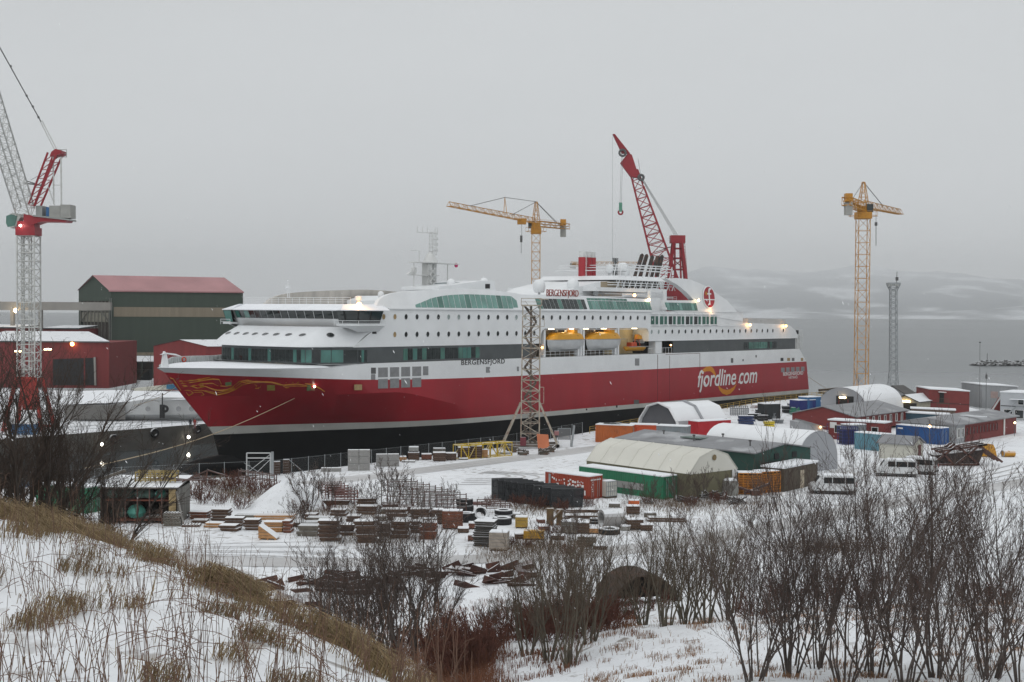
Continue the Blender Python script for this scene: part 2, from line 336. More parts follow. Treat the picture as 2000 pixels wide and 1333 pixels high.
# ------------------------------------------------------------------ the ferry
def pch(pts):
    x=np.array([p[0] for p in pts],float); y=np.array([p[1] for p in pts],float); h=np.diff(x); d=np.diff(y)/h
    m=np.zeros(len(x)); m[0]=d[0]; m[-1]=d[-1]
    for i in range(1,len(x)-1):
        if d[i-1]*d[i]>0: w1=2*h[i]+h[i-1]; w2=h[i]+2*h[i-1]; m[i]=(w1+w2)/(w1/d[i-1]+w2/d[i])
    def f(q):
        q=min(max(q,x[0]),x[-1]); i=min(int(np.searchsorted(x,q,side='right'))-1,len(x)-2); i=max(i,0); t=(q-x[i])/h[i]
        return (2*t**3-3*t*t+1)*y[i]+(t**3-2*t*t+t)*h[i]*m[i]+(-2*t**3+3*t*t)*y[i+1]+(t**3-t*t)*h[i]*m[i+1]
    return f
A0,V0,W0=110.1,143.0,3.0
ship=T('passenger_ship','long red and white passenger ferry with gold bow ornament moored in the basin','ship',aw(A0,V0,W0),TH)
ship.rotation_euler=(0,.0022,TH)
SM=(Matrix.Translation(Vector(aw(A0,V0,W0)))@ship.rotation_euler.to_matrix().to_4x4()); SMI=SM.inverted()
def sp(px,py,v=0.0):                                                # photo position -> ship side plane (u, v, w)
    o=SMI@Vector(CAM); d=SMI.to_3x3()@Vector(ray(px,py)); t=(v-o.y)/d.y; return o+d*t
shred=mat('ship_red',(.335,.015,.025),.36,.10,.22,dirt=.22,rust=.05,spec=.4,stretch=(1,1,.22),plates=(9,2.3,.16))
shwhite=mat('ship_white',(.76,.78,.79),.42,.05,.3,dirt=.12,spec=.4,plates=(7,2.8,.07))
shblack=mat('ship_black',(.006,.0065,.007),.55,.25,.4,spec=.2)
shgrey=mat('ship_grey',(.075,.085,.088),.4,.12,.5)
shstripe=mat('ship_boot_stripe',(.50,.50,.47),.5,.12,.22,dirt=.45)
cream=mat('ship_cream',(.52,.44,.27),.6,.1,.5)
drk=mat('dark_interior',(.012,.013,.014),.7,.2,1)
glassg=mat('green_glass',(.055,.155,.125),.09,.45,.25,spec=.8)
glassp=mat('pale_green_glass',(.13,.28,.24),.10,.3,.3,spec=.8)
glassd=mat('dark_glass',(.010,.017,.017),.06,.3,.6,spec=.7)
glassb=mat('black_glass',(.010,.014,.015),.06,.3,.6,spec=.6)
glasst=mat('teal_glass',(.06,.18,.155),.12,.2,.6,spec=.6)
tan=mat('wood_blind',(.33,.23,.11),.6,.15,2)
pipe=mat('ship_stack',(.035,.03,.028),.7,.3,.8,rust=.5)
greyv=mat('ship_vent',(.27,.275,.28),.6,.12,1.5)
redf=mat('funnel_red',(.34,.02,.03),.5,.1,.5)
gold=mat('ornament_gold',(.42,.17,.012),.5,.15,2)
blackp=mat('black_paint',(.012,.012,.013),.5,.1,1)
def lamp_mat(n,c,e): return mat(n,c,.5,0,1,emit=e)
warm=lamp_mat('lamp_warm',(1,.72,.36),14); amber=lamp_mat('lamp_amber',(1,.50,.15),13); white_l=lamp_mat('lamp_white',(1,.93,.78),16)
UE=lambda w: float(np.interp(w,[-10,0.8,7.4,10.5,12.7,14,16],[170,172.6,171.2,167.5,165.6,166.6,163]))
KW=pch([(4,5.9),(33,5.9),(44,4.1),(50,2.9),(59,1.75),(66,1.3),(80,1.1),(172,1.1)])
RTW=pch([(0,9.55),(6,9.1),(13.5,8.75),(22,8.3),(26,8.1),(43,7.65),(62,7.47),(172,7.42)])
STW=pch([(8,1.25),(25,1.1),(50,.85),(172,.8)])
ROWS=[(13.0,lambda u:-9.5,pch([(13,.05),(25,1),(40,5),(60,11.5),(75,12.6),(172,12.6)])),
(12.0,lambda u:-8.0,pch([(12,.08),(20,2),(30,5.5),(40,9.2),(50,11.8),(62,13.3),(75,13.7),(172,13.7)])),
(9.6,lambda u:0.0,pch([(9.6,.12),(15,2.2),(20,3.9),(25,5.7),(30,7.9),(36,10.2),(42,11.9),(49,13.15),(60,13.75),(172,13.75)])),
(8.6,lambda u:STW(u),pch([(8.6,.12),(15,2.6),(20,4.3),(25,6.3),(30,8.4),(36,10.7),(42,12.2),(49,13.3),(60,13.75),(172,13.75)])),
(4.2,lambda u:KW(u),pch([(4.2,.1),(6.2,1.2),(10,4),(13.7,6.7),(18.8,10.2),(25,12.6),(33,13.75),(172,13.75)])),
(1.0,lambda u:RTW(u),pch([(1,.1),(3,1.9),(6.5,5.0),(10,8.3),(14,11.6),(19,13.2),(26,13.75),(172,13.75)])),
(-.3,lambda u:float(np.interp(u,[0,20,27,172],[10.15,10.05,10.5,10.5])),pch([(-.3,.1),(1.5,2.0),(4.5,5.0),(8,8.9),(12.5,12.3),(17,13.5),(23,13.75),(172,13.75)]))]
SS=np.concatenate([np.linspace(0,.2,34)**1.0,np.linspace(.215,.5,24),np.linspace(.55,1,10)])
def hrow(k,side):
    us,wf,hf=ROWS[k]; r=[]
    for s in SS:
        ue=UE(wf(150)); u=us+(ue-us)*s; r.append((u,13.75-side*hf(u),wf(u)))
    return r
hb=MB(); near=[hrow(k,1) for k in range(7)]; far=[hrow(k,-1) for k in range(7)]
MI=[2,2,1,0,0,3]
for k in range(6): hb.grid([near[k],near[k+1]],MI[k]); hb.grid([far[k],far[k+1]],MI[k],True)
hb.grid([far[0],near[0]],2)
for k in range(7):                                                  # stem closure and transom
    if k<6:
        hb.add([near[k][0],far[k][0],far[k+1][0],near[k+1][0]],[(0,1,2,3)],MI[k]); hb.add([near[k][-1],far[k][-1],far[k+1][-1],near[k+1][-1]],[(3,2,1,0)],MI[k])
# weld the rows so that the plating shades smoothly
def weld(mb):
    key={}; nv=[]; mp={}
    for i,p in enumerate(mb.v):
        q=(round(p[0],3),round(p[1],3),round(p[2],3))
        if q not in key: key[q]=len(nv); nv.append(p)
        mp[i]=key[q]
    fs=[];ms=[]
    for f,m_ in zip(mb.f,mb.m):
        g_=[]; [g_.append(mp[i]) for i in f if not g_ or g_[-1]!=mp[i]]
        if len(g_)>1 and g_[0]==g_[-1]: g_.pop()
        if len(set(g_))>2: fs.append(tuple(g_)); ms.append(m_)
    mb.v,mb.f,mb.m=nv,fs,ms; return mb
weld(hb)
o=hb.build('hull',[shred,shstripe,shblack,shwhite],ship,smooth=True)
try: o.data.set_sharp_from_angle(angle=math.radians(11))
except Exception: pass
HULLB=BVHTree.FromPolygons(hb.v,hb.f)
def onhull(px,py,off=.03):
    o_=SMI@Vector(CAM); d_=(SMI.to_3x3()@Vector(ray(px,py))).normalized(); q=HULLB.ray_cast(o_,d_)
    if q[0] is None: return None
    n_=q[1]; n_=-n_ if n_.dot(d_)>0 else n_
    return q[0]+n_*off
bulb=MB(); prof=[]
for i in range(15):
    t=i/14; u=3.2+11*t; r=1.55*math.sin(math.pi*min(1,t*1.15+.0)/2)**.55 if t>0 else .02
    prof.append([(u,13.75+r*.75*math.cos(2*math.pi*j/14),-4.6+r*1.05*math.sin(2*math.pi*j/14)) for j in range(15)])
bulb.grid(prof,0,True); bulb.build('bulbous_bow',shblack,ship,smooth='all')
# foredeck, bulwark, bow ornament
mb=MB(); rows=[]
for i in range(40):
    u=.1+i*.65; h=max(.02,ROWS[6][2](u)-.02); w=ROWS[6][1](u)
    rows.append([(u,13.75-h*math.cos(math.pi*j/12),w+.03+.35*min(1,u/10)*math.sin(math.pi*j/12)**.6) for j in range(13)])
mb.grid(rows,0,True); mb.build('foredeck',snowm,ship,smooth='all')
mb=MB(); us=[1.2+.8*i for i in range(28)]
fb_=[(u,13.75+ROWS[6][2](u)-.15,ROWS[6][1](u)) for u in us]; ft=[(u,v+.1,w+.25+.85*min(1,(u-1)/9)) for u,v,w in fb_]
mb.grid([fb_,ft],0); mb.grid([[(u,v+.14,w) for u,v,w in ft],[(u,v+.14,w) for u,v,w in fb_]],0); mb.grid([ft,[(u,v+.14,w+.03) for u,v,w in ft]],0)
for (a,b) in list(zip(fb_,ft))[::1]: mb.bar((a[0],a[1]-.1,a[2]),(b[0],b[1]-.06,b[2]),.07,.18)
mb.build('far_bulwark',mat('bulwark_paint',(.48,.50,.50),.6,.1,.8,dirt=.3),ship)
lb=sp(410,707,24); MB().ring(fb_[15] and (fb_[15][0],fb_[15][1]-.22,fb_[15][2]+.62),(0,1,0),.34,.10).build('lifebuoy',mat('lifebuoy_red',(.55,.06,.03),.6),ship)
mb=MB(); mb.ext([(.35,13.4,10.2),(1.5,13.4,10.2),(1.15,13.5,12.1),(.85,13.5,12.5),(.75,13.5,12.1)],(0,.5,0)); mb.ext([(.2,13.4,12.05),(.9,13.4,12.15),(3.6,13.4,11.75),(2.6,13.4,12.12),(1.1,13.4,12.3)],(0,.5,0)); mb.build('bow_figurehead',shwhite,ship)
# main superstructure blocks
def pl(c,v): return [(u,v,w) for u,w in c]
mb=MB()
mb.ext(pl([(24.8,12.98),(24.8,13.1),(29.8,16.05),(29.8,12.98)],0),(0,27.5,0)); mb.ext(pl([(29.8,12.98),(29.8,16.05),(30,18.85),(69.99,18.85),(69.99,12.98)],0),(0,27.5,0))
mb.ext(pl([(70,15.6),(70,18.85),(104.2,18.85),(104.2,15.6)],0),(0,27.5,0))
mb.ext(pl([(104.2,12.98),(104.2,18.85),(141,18.85),(141,12.98)],0),(0,27.5,0))
mb.ext(pl([(141,12.98),(141,16.6),(161.5,16.2),(163.5,15.75),(165.6,14.7),(166.6,13.6),(166.6,12.98)],0),(0,27.5,0))
def fillet(u0,w0,du,dw,r=1.3,v0=0.0,th=.35):
    P=[(u0,v0,w0)]+[(u0+du*r*(1-math.cos(t)) if True else 0,v0,w0+dw*r*(1-math.sin(t))) for t in [math.pi/2*i/6 for i in range(7)]]
    mb.ext(P if du*dw>0 else P[::-1],(0,th,0))
fillet(70,15.6,1,-1); fillet(104.2,15.6,-1,-1,1.1); fillet(82.3,15.6,1,-1,.5); fillet(81.7,15.6,-1,-1,.5)
mb.build('upper_hull_plating',shwhite,ship)
mb=MB(); mb.box((31.5+0,13.75,10.49),(23,27.3,.08)); mb.box((105,13.75,10.5),(124,27.4,.06)); mb.build('boat_deck',mat('deck_grey',(.30,.31,.31),.8,.2,.6),ship)
# sloping front under the bridge, with oval portholes
TV=[-1+2*i/36 for i in range(37)]
RC=lambda t:max(0,(abs(t)-.68)/.32)**2
lowc=lambda t:(15.6+1.8*t*t+7.5*RC(t),13.75+13.75*t,13.1); upc=lambda t:(21.2+1.2*t*t+7.5*RC(t),13.75+13.75*t,16.05)
mb=MB(); mb.grid([[lowc(t) for t in TV],[tuple(np.array(lowc(t))*.5+np.array(upc(t))*.5+np.array([-.25,0,.12])) for t in TV],[upc(t) for t in TV]],0,True)
mb.grid([[(18.0+1.5*t*t+6.2*RC(t),13.75+13.6*t,12.96) for t in TV],[lowc(t) for t in TV]],0,True); mb.build('sloping_front',mat('front_white',(.72,.74,.755),.5,.04,.4),ship,smooth=True)
oval=MB(); oval.add([(math.cos(a)*.55,math.sin(a)*.40,.015) for a in [2*math.pi*i/16 for i in range(16)]],[tuple(range(16))],0)
oval.grid([[(math.cos(a)*.55*k,math.sin(a)*.40*k,h) for a in [2*math.pi*i/16 for i in range(17)]] for k,h in ((1.0,.04),(1.16,.0))],1,True)
ovo=oval.build('porthole',[glassb,greyv],ship); ovme=ovo.data; bpy.data.objects.remove(ovo)
for t in [-.86,-.64,-.44,-.25,-.07,.11,.28,.46,.64]:
    a=np.array(lowc(t)); b=np.array(upc(t)); ta=np.array(lowc(t+.01))-a; sl=b-a; c=a*.45+b*.55+np.array([-.25,0,.10])
    x=Vector(ta).normalized(); y=Vector(sl); y=(y-x*y.dot(x)).normalized(); z=x.cross(y); z=-z if z.z<0 else z; x=y.cross(z)
    q=put('porthole',ovme,ship); q.matrix_local=Matrix(((x.x,y.x,z.x,c[0]),(x.y,y.y,z.y,c[1]),(x.z,y.z,z.z,c[2]+.03),(0,0,0,1)))
# dark window band
front=[(17.8+1.5*t*t+6.4*RC(t),13.75+13.7*t) for t in TV]
band1=[(68.6,.04)]+[(u,.04) for u in (60,50,40,30)]+front+[(u,27.46) for u in (30,60,100,165.4)]
def strip(mb,P,w0,w1,m=0,flip=False): mb.grid([[(u,v,w0) for u,v in P],[(u,v,w1) for u,v in P]],m,flip)
mb=MB(); strip(mb,band1,10.52,12.98,0,True); strip(mb,[(165.5,.05),(140,.05),(113,.05)],10.47,12.98,0,True); strip(mb,[(165.5,27.4),(165.5,.05)],10.47,12.98,0,True); mb.build('window_band',shgrey,ship)
def pane(A,B,w0,w1,off,m,name='window_pane',in1=0.0,th=.05):         # glass pane between two plan points
    a=np.array(A);b=np.array(B);d=(b-a)/np.linalg.norm(b-a);n_=np.array([d[1],-d[0]]); 
    if n_[0]*(-1)+n_[1]*(-1)<0: n_=-n_
    a=a+d*.06;b=b-d*.06; mb=MB(); P=[(*(a+n_*off),w0),(*(b+n_*off),w0),(*(b+n_*(off+in1)),w1),(*(a+n_*(off+in1)),w1)]
    mb.ext(P,(-n_[0]*th,-n_[1]*th,0)); return mb.build(name,m,ship)
rr_=random.Random(3)
fp=[front[i] for i in range(0,36)]
for i in range(0,35): pane(fp[i],fp[i+1],10.75,12.6,.05,[glassd,glassd,glassd,glassp][0] if i not in (1,2,4,5,7,14,20,26) else glasst)
for i,u in enumerate(np.arange(25.8,27.6,.62)): pane((u,.04),(u+.62,.04),10.75,12.55,.04,glasst if i in (1,3,4) else glassd)
uu=np.linspace(35.4,53.6,18)
for i in range(17): pane((uu[i],.04),(uu[i+1],.04),10.85,12.6,.04,glasst if i in (2,13,14) else glassd if i%4 else glassg)
uu=np.linspace(141.6,156.5,15)
for i in range(14): pane((uu[i],.05),(uu[i+1],.05),10.85,12.3,.04,glassd if i in (0,1,10,12,13) else glassg)
# portholes along the side
ph=MB(); n=14
ph.add([(math.cos(2*math.pi*i/n)*.36,-.02,math.sin(2*math.pi*i/n)*.43) for i in range(n)],[tuple(range(n))],0)
ph.grid([[(math.cos(2*math.pi*i/n)*.36*k,y,math.sin(2*math.pi*i/n)*.43*k) for i in range(n+1)] for k,y in ((1,-.02),(1.02,-.07),(1.15,-.07),(1.18,0))],1,True)
def phmesh(g):
    o_=ph.build('porthole',[g,shwhite],ship); me=o_.data; bpy.data.objects.remove(o_); return me
phm={'d':phmesh(glassb),'t':phmesh(tan),'p':phmesh(mat('curtained_glass',(.27,.32,.31),.2,.2,2))}
def phs(xs,py0,py1,kinds):
    for i,x in enumerate(xs):
        q=sp(x,py0+(py1-py0)*(x-xs[0])/max(1,(xs[-1]-xs[0])),0); put('porthole',phm[kinds.get(i,'d')],ship,(q.x,-.005,q.z))
phs([749,771,792.7,814.1,835.2,855.9,876,895.7,915.3,934.5,953.6,972,990.1,1008.2],619.1,620.3,{0:'t',1:'t',6:'p',7:'p',13:'p'})
phs([1025.6,1043],620.5,620.6,{0:'p'})
phs([1060.5,1077.3,1093.6,1110,1125.9,1141.6,1157.2,1172.5,1187.5,1202.4,1216.8,1231.2,1245.1,1259.1],620.7,621.4,{})
phs([770.7,792.7,814.1,835.2,855.9,876,895.7,915.3,934.5,953.6,972,990.1,1008.1,1025.5,1043],653.9,651.4,{0:'t'})
phs([1272.4,1286.1,1299.4,1312.7,1325.7,1338.3,1350.7,1363.1,1375.2,1387.2,1399.1,1410.8,1422.3,1433.7,1444.8,1456,1466.8,1477.8,1488.4,1498.8,1509.2,1529.6],648.6,645.9,{0:'p',1:'p'})
# ledge lines
mb=MB(); mb.box((68.5,.0,18.86),(73,.5,.16)); mb.box((122.6,-.02,18.9),(36.5,.16,.10)); mb.box((122.9,-.04,15.95),(36.6,.12,.10)); mb.box((135,-.03,13.05),(62,.14,.10)); mb.build('rubbing_ledge',shwhite,ship)
# bridge
half=[(23.6-.0,-.2)]
def bplan(k,t): return (21.6+2.3*t*t-k,13.75+13.6*t)
fr=[bplan(0,t) for t in TV]
mb=MB(); mb.grid([[(u+.9,v,15.9) for u,v in fr],[(u,v,17.22) for u,v in fr],[(u+.25,v,17.24) for u,v in fr],[(u-.25,v,18.52) for u,v in fr]],0,True)
mb.grid([[(u-.25,v,18.52) for u,v in fr],[(u+9,v,18.52) for u,v in fr]],0); mb.box((28.5,13.75,17.3),(8,27,2.3)); mb.build('bridge_front',shwhite,ship)
bw=np.linspace(-.93,.93,16)
for i in range(15):
    A=bplan(-.22,bw[i]);B=bplan(-.22,bw[i+1]); pane(A,B,17.28,18.45,.04,glassd if i not in (12,14) else glasst,'bridge_window',in1=.46)
def wing(sd):
    v0=13.75+sd*13.75; V=lambda q:v0+sd*q
    plan=[(22.7,V(-1.3)),(22.5,V(.5)),(24.3,V(1.55)),(29.2,V(1.55)),(30,V(-.2))]
    c=(26,V(-.5)); outs=lambda k,p:(c[0]+(p[0]-c[0])*k,c[1]+(p[1]-c[1])*k)
    mb=MB(); fl=[(*outs(1.06,p),16.25) for p in plan]; mb.ext(fl if sd<0 else fl[::-1],(0,0,.3)); 
    mb.grid([[(*outs(.90,p),16.5) for p in plan],[(*outs(1.06,p),18.5) for p in plan]],1)
    mb.ext([(23.2,V(-2.5),14.9),(30,V(-2.5),14.9),(30,V(-.02),14.9),(29.6,V(1.2),16.3),(23,V(1.2),16.3)],(0,0,.001)) if False else None
    mb.add([(22.9,V(-.4),16.25),(30,V(-.4),16.25),(30,V(1.4),16.25),(24,V(1.4),16.25),(25.5,V(.02),15.3),(30,V(.02),15.3)],[(0,3,4),(3,2,5,4),(1,5,2)],0)
    w=mb.build('bridge_wing',[shwhite,blackp],ship)
    for i in range(4):
        a=plan[i];b=plan[i+1]; k=2 if i==2 else 1
        for j in range(k):
            A=np.array(outs(.905,a))*(1-j/k)+np.array(outs(.905,b))*(j/k); B=np.array(outs(.905,a))*(1-(j+1)/k)+np.array(outs(.905,b))*((j+1)/k)
            A2=np.array(outs(1.065,a))*(1-j/k)+np.array(outs(1.065,b))*(j/k); B2=np.array(outs(1.065,a))*(1-(j+1)/k)+np.array(outs(1.065,b))*((j+1)/k)
            d=(B-A)/np.linalg.norm(B-A); q=MB(); off=np.array([d[1],-d[0]])*(.03); off=off if np.dot(off,A-np.array(c))>0 else -off
            q.add([(*(A+d*.12+off),16.62),(*(B-d*.12+off),16.62),(*(B2-d*.14+off),18.42),(*(A2+d*.14+off),18.42)],[(0,1,2,3)]); q.build('bridge_window',glasst if i==3 or (sd>0 and i<2) else glassd,ship)
    mb=MB()
    for h in (.35,.7): 
        for a,b in zip(plan[:-1],plan[1:]): mb.tube((*outs(1.16,a),16.3+h),(*outs(1.16,b),16.3+h),.035)
    for a in plan: mb.tube((*outs(1.16,a),16.2),(*outs(1.16,a),17.0),.035)
    mb.build('wing_railing',shwhite,ship)
wing(-1); wing(1)
ro=[(30.6,-1.9),(24.0,-1.95),(21.9,-.3)]+[bplan(.75,t) for t in TV[1:-1]]+[(21.9,27.8),(24.0,29.45),(30.6,29.4)]
ri=[(31.5,.9),(25.4,.3),(24,1.4)]+[(bplan(-1.6,t)[0],min(max(bplan(0,t)[1],1.6),25.9)) for t in TV[1:-1]]+[(24,26.1),(25.4,27.2),(31.5,26.6)]
mb=MB(); mb.grid([[(u,v,18.5) for u,v in ro],[(u,v,18.62) for u,v in ro],[(u,v,19.5) for u,v in ri]],0,True); mb.add([(u,v,19.5) for u,v in ri],[tuple(range(len(ri)))[::-1]]); mb.add([(u,v,18.5) for u,v in ro],[tuple(range(len(ro)))]); mb.build('bridge_roof',snowm,ship)
# raised wings of the panorama decks (near and far)
prof=pch([(29.5,19.2),(31,20.5),(34.5,21.35),(42.7,21.95),(52.6,22.3),(63.4,21.85),(66.2,21.6),(76,21.7),(86,21.6),(105,21.3)])
US=[29.5+ i*1.05 for i in range(73)]
def lean(w): return .30*(w-18.85)
for sd in (0,1):
    V=(lambda v: v) if sd==0 else (lambda v:27.5-v)
    mb=MB(); b_=[(u,V(0.02),18.85) for u in US]; t_=[(u,V(lean(prof(u))),prof(u)) for u in US]; ti=[(u,V(lean(prof(u))+.7),prof(u)+.02) for u in US]; bi=[(u,V(1.1),18.85) for u in US]
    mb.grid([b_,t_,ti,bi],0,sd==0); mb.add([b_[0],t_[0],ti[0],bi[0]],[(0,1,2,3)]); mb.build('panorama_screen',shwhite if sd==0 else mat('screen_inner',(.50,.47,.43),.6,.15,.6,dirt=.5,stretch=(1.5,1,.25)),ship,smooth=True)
def slpane(u0,u1,w0,w1a,w1b,g,du=0,off=.03,name='panorama_pane'):
    q=MB(); V=lambda w:lean(w)-off
    P=[(u0,V(w0),w0),(u1,V(w0),w0),(u1+du,V(w1b),w1b),(u0+du,V(w1a),w1a)]; q.ext(P,(0,.02,0)); return q.build(name,g,ship)
topw=pch([(37.9,19.45),(40,19.98),(43,20.75),(47.6,21.25),(52,21.4),(60,21.3),(62.6,21.25),(63.6,20.9)])
uu=np.linspace(38.2,63.8,20)
for i in range(19): slpane(uu[i]+.06,uu[i+1]-.06,19.12 if i<18 else 19.3,topw(uu[i]),topw(uu[i+1]) if i<18 else 20.5,glassp if i not in (4,9,15) else glassg,0)
uu=np.linspace(69.6,83.9,13)
for i in range(12): slpane(uu[i]+(.0 if i else -.3)+.05,uu[i+1]-.05,19.15,20.95,20.95,glassd if i%5 else glassg,-.35)
uu=np.linspace(84.6,105.4,19)
for i in range(18): slpane(uu[i]+.05,uu[i+1]-.05,19.15,20.75,20.75,glassg if i not in (1,2,7) else glassp,-.25)
uu=np.linspace(84.4,97.5,12)
for i in range(11): slpane(uu[i]+.05,uu[i+1]-.05,20.85,21.25,21.25,glassg,-.1)
mb=MB(); mb.ext(pl([(47,18.85),(47,20.3),(50,21.2),(104,20.8),(104,18.85)],2.2),(0,23.1,0)); mb.build('deckhouse_roof',shwhite,ship)
# aft fin, balcony windows, logo
def pxl(L,v): return [tuple(sp(x,y,v)) for x,y in L]
fin=pxl([(1303,605.5),(1303,587),(1358,587),(1344,571),(1328,557),(1307,544.5),(1330,543.5),(1352,545.6),(1368,552),(1384,560),(1400,571),(1422,587),(1435,603),(1448,621),(1449,628)],.05)
for sd in (0,1):
    mb=MB(); f_=[(p[0],p[1] if sd==0 else 27.45,p[2]) for p in fin]; f_=[(a,b+(lean(c)*.35 if sd==0 else -lean(c)*.35),c) for a,b,c in f_]
    mb.ext(f_,(0,1.3 if sd==0 else -1.3,0)); mb.build('aft_fin',shwhite,ship)
uu=np.linspace(110.9,122.4,11)
for i in range(10):
    q=MB(); s_=.25; q.ext([(uu[i]+.05,-.03,19.15),(uu[i+1]-.05,-.03,19.15),(uu[i+1]-.05-s_*2,.12,20.7),(uu[i]+.05-s_*2,.12,20.7)],(0,.3,0)); q.build('panorama_pane',glassg if i%4 else glassp,ship)
mb=MB(); mb.ext(pxl([(1300,546),(1322,556),(1345,575),(1357,590),(1350,604),(1306,604)],6),(0,.6,0)); mb.build('red_casing',redf,ship)
for i in range(8):
    u0=104.75+i*(130.5-104.75)/8; 
    for a,b,g in ((.12,1.35,glasst if i%3!=2 and i!=4 else glassb),(1.75,2.65,glassg)):
        q=MB(); q.box((u0+(a+b)/2,-.03,17.12),(b-a,.06,1.62)); q.build('balcony_window',mat('balcony_green',(.03,.11,.085),.12,.25,.6,spec=.6) if g is not glassb else glassb,ship)
    q=MB(); q.ext([(u0-.05,0,15.98),(u0+2.9,0,15.98),(u0+2.6,-.28,16.12),(u0+.25,-.28,16.12)],(0,0,.16)); q.ext([(u0-.05,0,18.4),(u0+2.9,0,18.4),(u0+2.6,-.22,18.3),(u0+.25,-.22,18.3)],(0,0,.3)); q.build('balcony_frame',shwhite,ship)
cL=sp(1386,581,.05); cL.y=lean(cL.z)*.35
mb=MB(); mb.lathe([(2.42,0),(2.42,.14),(2.2,.16),(.001,.16)],(0,0,0),28,0); mb.lathe([(2.2,.165),(.001,.165)],(0,0,0),28,1)
def flat(L,m,z=.19): mb.add([(x,y,z) for x,y in L],[tuple(range(len(L)))],m)
flat([(-2.15,-.62),(2.15,-.62),(2.15,-.42),(-2.15,-.42)],0)
flat([(-.25,-1.6),(.25,-1.6),(.25,1.2),(-.25,1.2)],0,.195); flat([(-.25,1.2),(.25,1.2),(.45,1.55),(1.05,1.6),(1.0,1.95),(.2,1.95),(-.15,1.7)],0,.2); flat([(-.75,.55),(.85,.55),(.85,.85),(-.75,.85)],0,.205); flat([(.25,-1.6),(-.25,-1.6),(-.85,-1.85),(-.75,-1.55),(-.3,-1.2)],0,.2)
flat([(-1.15+.42*math.cos(a),.75+.42*math.sin(a)) for a in [2*math.pi*i/12 for i in range(12)]],2)
lg=mb.build('fin_logo',[shwhite,redf,gold],ship); lg.location=(cL.x,cL.y-.02,cL.z); lg.rotation_euler=(math.radians(90)-.10,0,0); lg.scale=(1,1,1)
# lettering
def text(body,size,u,w,m,v=-.03,shear=0,parent=ship,name='lettering',width=None,ext=.015,bold=0,rot=None,align='LEFT',space=1.0):
    c=bpy.data.curves.new('txt','FONT'); c.body=body; c.size=size; c.shear=shear; c.extrude=ext; c.offset=bold; c.align_x=align; c.space_character=space
    t_=bpy.data.objects.new('txt',c); COL.objects.link(t_); bpy.context.view_layer.update()
    me=bpy.data.meshes.new_from_object(t_.evaluated_get(bpy.context.evaluated_depsgraph_get())); bpy.data.objects.remove(t_)
    me.materials.clear(); me.materials.append(m); o_=put(name,me,parent,(u,v,w)); o_.rotation_euler=rot or (math.radians(90),0,0)
    if width:
        xs_=[q.co.x for q in me.vertices]; o_.scale=(width/(max(xs_)-min(xs_)),1,1)
    return o_
lett_w=mat('lettering_white',(.75,.75,.74),.5,.03,1)
a=sp(900,713,0); b=sp(985,711.3,0)
text('BERGENSFJORD',1.15,a.x,a.z-.03,blackp,width=b.x-a.x,bold=.012,name='bow_name',space=1.1)
a=sp(1361,756.5,0); b=sp(1477,748,0); text('fjordline',5.0,a.x,a.z,lett_w,shear=.22,width=sp(1436,750,0).x-a.x,bold=.05,name='company_lettering')
c_=sp(1441.5,749.5,0); text('com',5.0,c_.x,c_.z-.05,lett_w,shear=.22,width=b.x-c_.x,bold=.05,name='company_lettering')
q=MB(); q.ext([(c_.x-1.05+.34*math.cos(t),-.04,c_.z+.35+.34*math.sin(t)) for t in [2*math.pi*i/10 for i in range(10)]],(0,.03,0)); q.build('lettering_dot',mat('dot_orange',(.55,.10,.02),.5),ship)
def arc(L,wd):
    P=[sp(x,y,0) for x,y in L]; q=MB(); A=[];B=[]
    for i,p in enumerate(P):
        t=i/(len(P)-1); h=wd*math.sin(math.pi*min(.98,max(.03,t)))**.7; d=(P[min(i+1,len(P)-1)]-P[max(i-1,0)]).normalized(); n_=Vector((-d.z,0,d.x)); A.append((p+n_*h+Vector((0,-.025,0))));B.append((p-n_*h+Vector((0,-.025,0))))
    q.grid([A,B]); q.build('lettering_swoosh',mat('swoosh_orange',(.62,.24,.015),.5,.05,1),ship)
arc([(1368,731),(1373,725),(1380,721),(1387,720.5),(1392,724),(1396,731),(1398,737)],.55); arc([(1402,752),(1406,760),(1412,765),(1419,767),(1426,765),(1433,759),(1438,751)],.55)
a=sp(1529,734.5,0); text('BERGENSFJORD',1.15,a.x,a.z,lett_w,width=sp(1568,732,0).x-a.x,bold=.01,name='stern_name'); a=sp(1540,740.5,0); text('HIRTSHALS',.8,a.x,a.z,lett_w,width=sp(1557,739.5,0).x-a.x,name='stern_port')
a=sp(1063,581.5,1.2); roofname=text('BERGENSFJORD',1.75,a.x,21.45,mat('sign_red',(.30,.07,.055),.5),v=.75,width=sp(1125,582,1.2).x-a.x,ext=.08,name='roof_sign',bold=-.02)
# grilles, ports and small fittings on the plating
def fit(L,m,name,v=-.02,th=.05,slat=0):
    P=[sp(x,y,0) for x,y in L]; mb=MB(); mb.ext([(p.x,v,p.z) for p in P],(0,th,0))
    if slat:
        u0,u1=P[0].x,P[1].x; w0,w1=P[0].z,P[2].z; 
        for k in range(slat): mb.box(((u0+u1)/2,v-.03,min(w0,w1)+(abs(w1-w0))*(k+.5)/slat),(u1-u0-.15,.05,abs(w1-w0)/slat*.45))
    return mb.build(name,m,ship)
def rect(x0,y0,x1,y1,s=0.0): return [(x0,y1),(x1,y1-s),(x1,y0-s),(x0,y0)]
for x0,x1 in ((738.5,757.5),(761.5,779.5),(783.5,801),(805,822.5)):
    fit(rect(x0,718.5-(x0-738)*.03,x1,737.5-(x0-738)*.035,.5),greyv,'intake_grille',slat=6); fit(rect(x0,740.5-(x0-738)*.03,x1,759.5-(x0-738)*.04,.5),greyv,'intake_grille',slat=6)
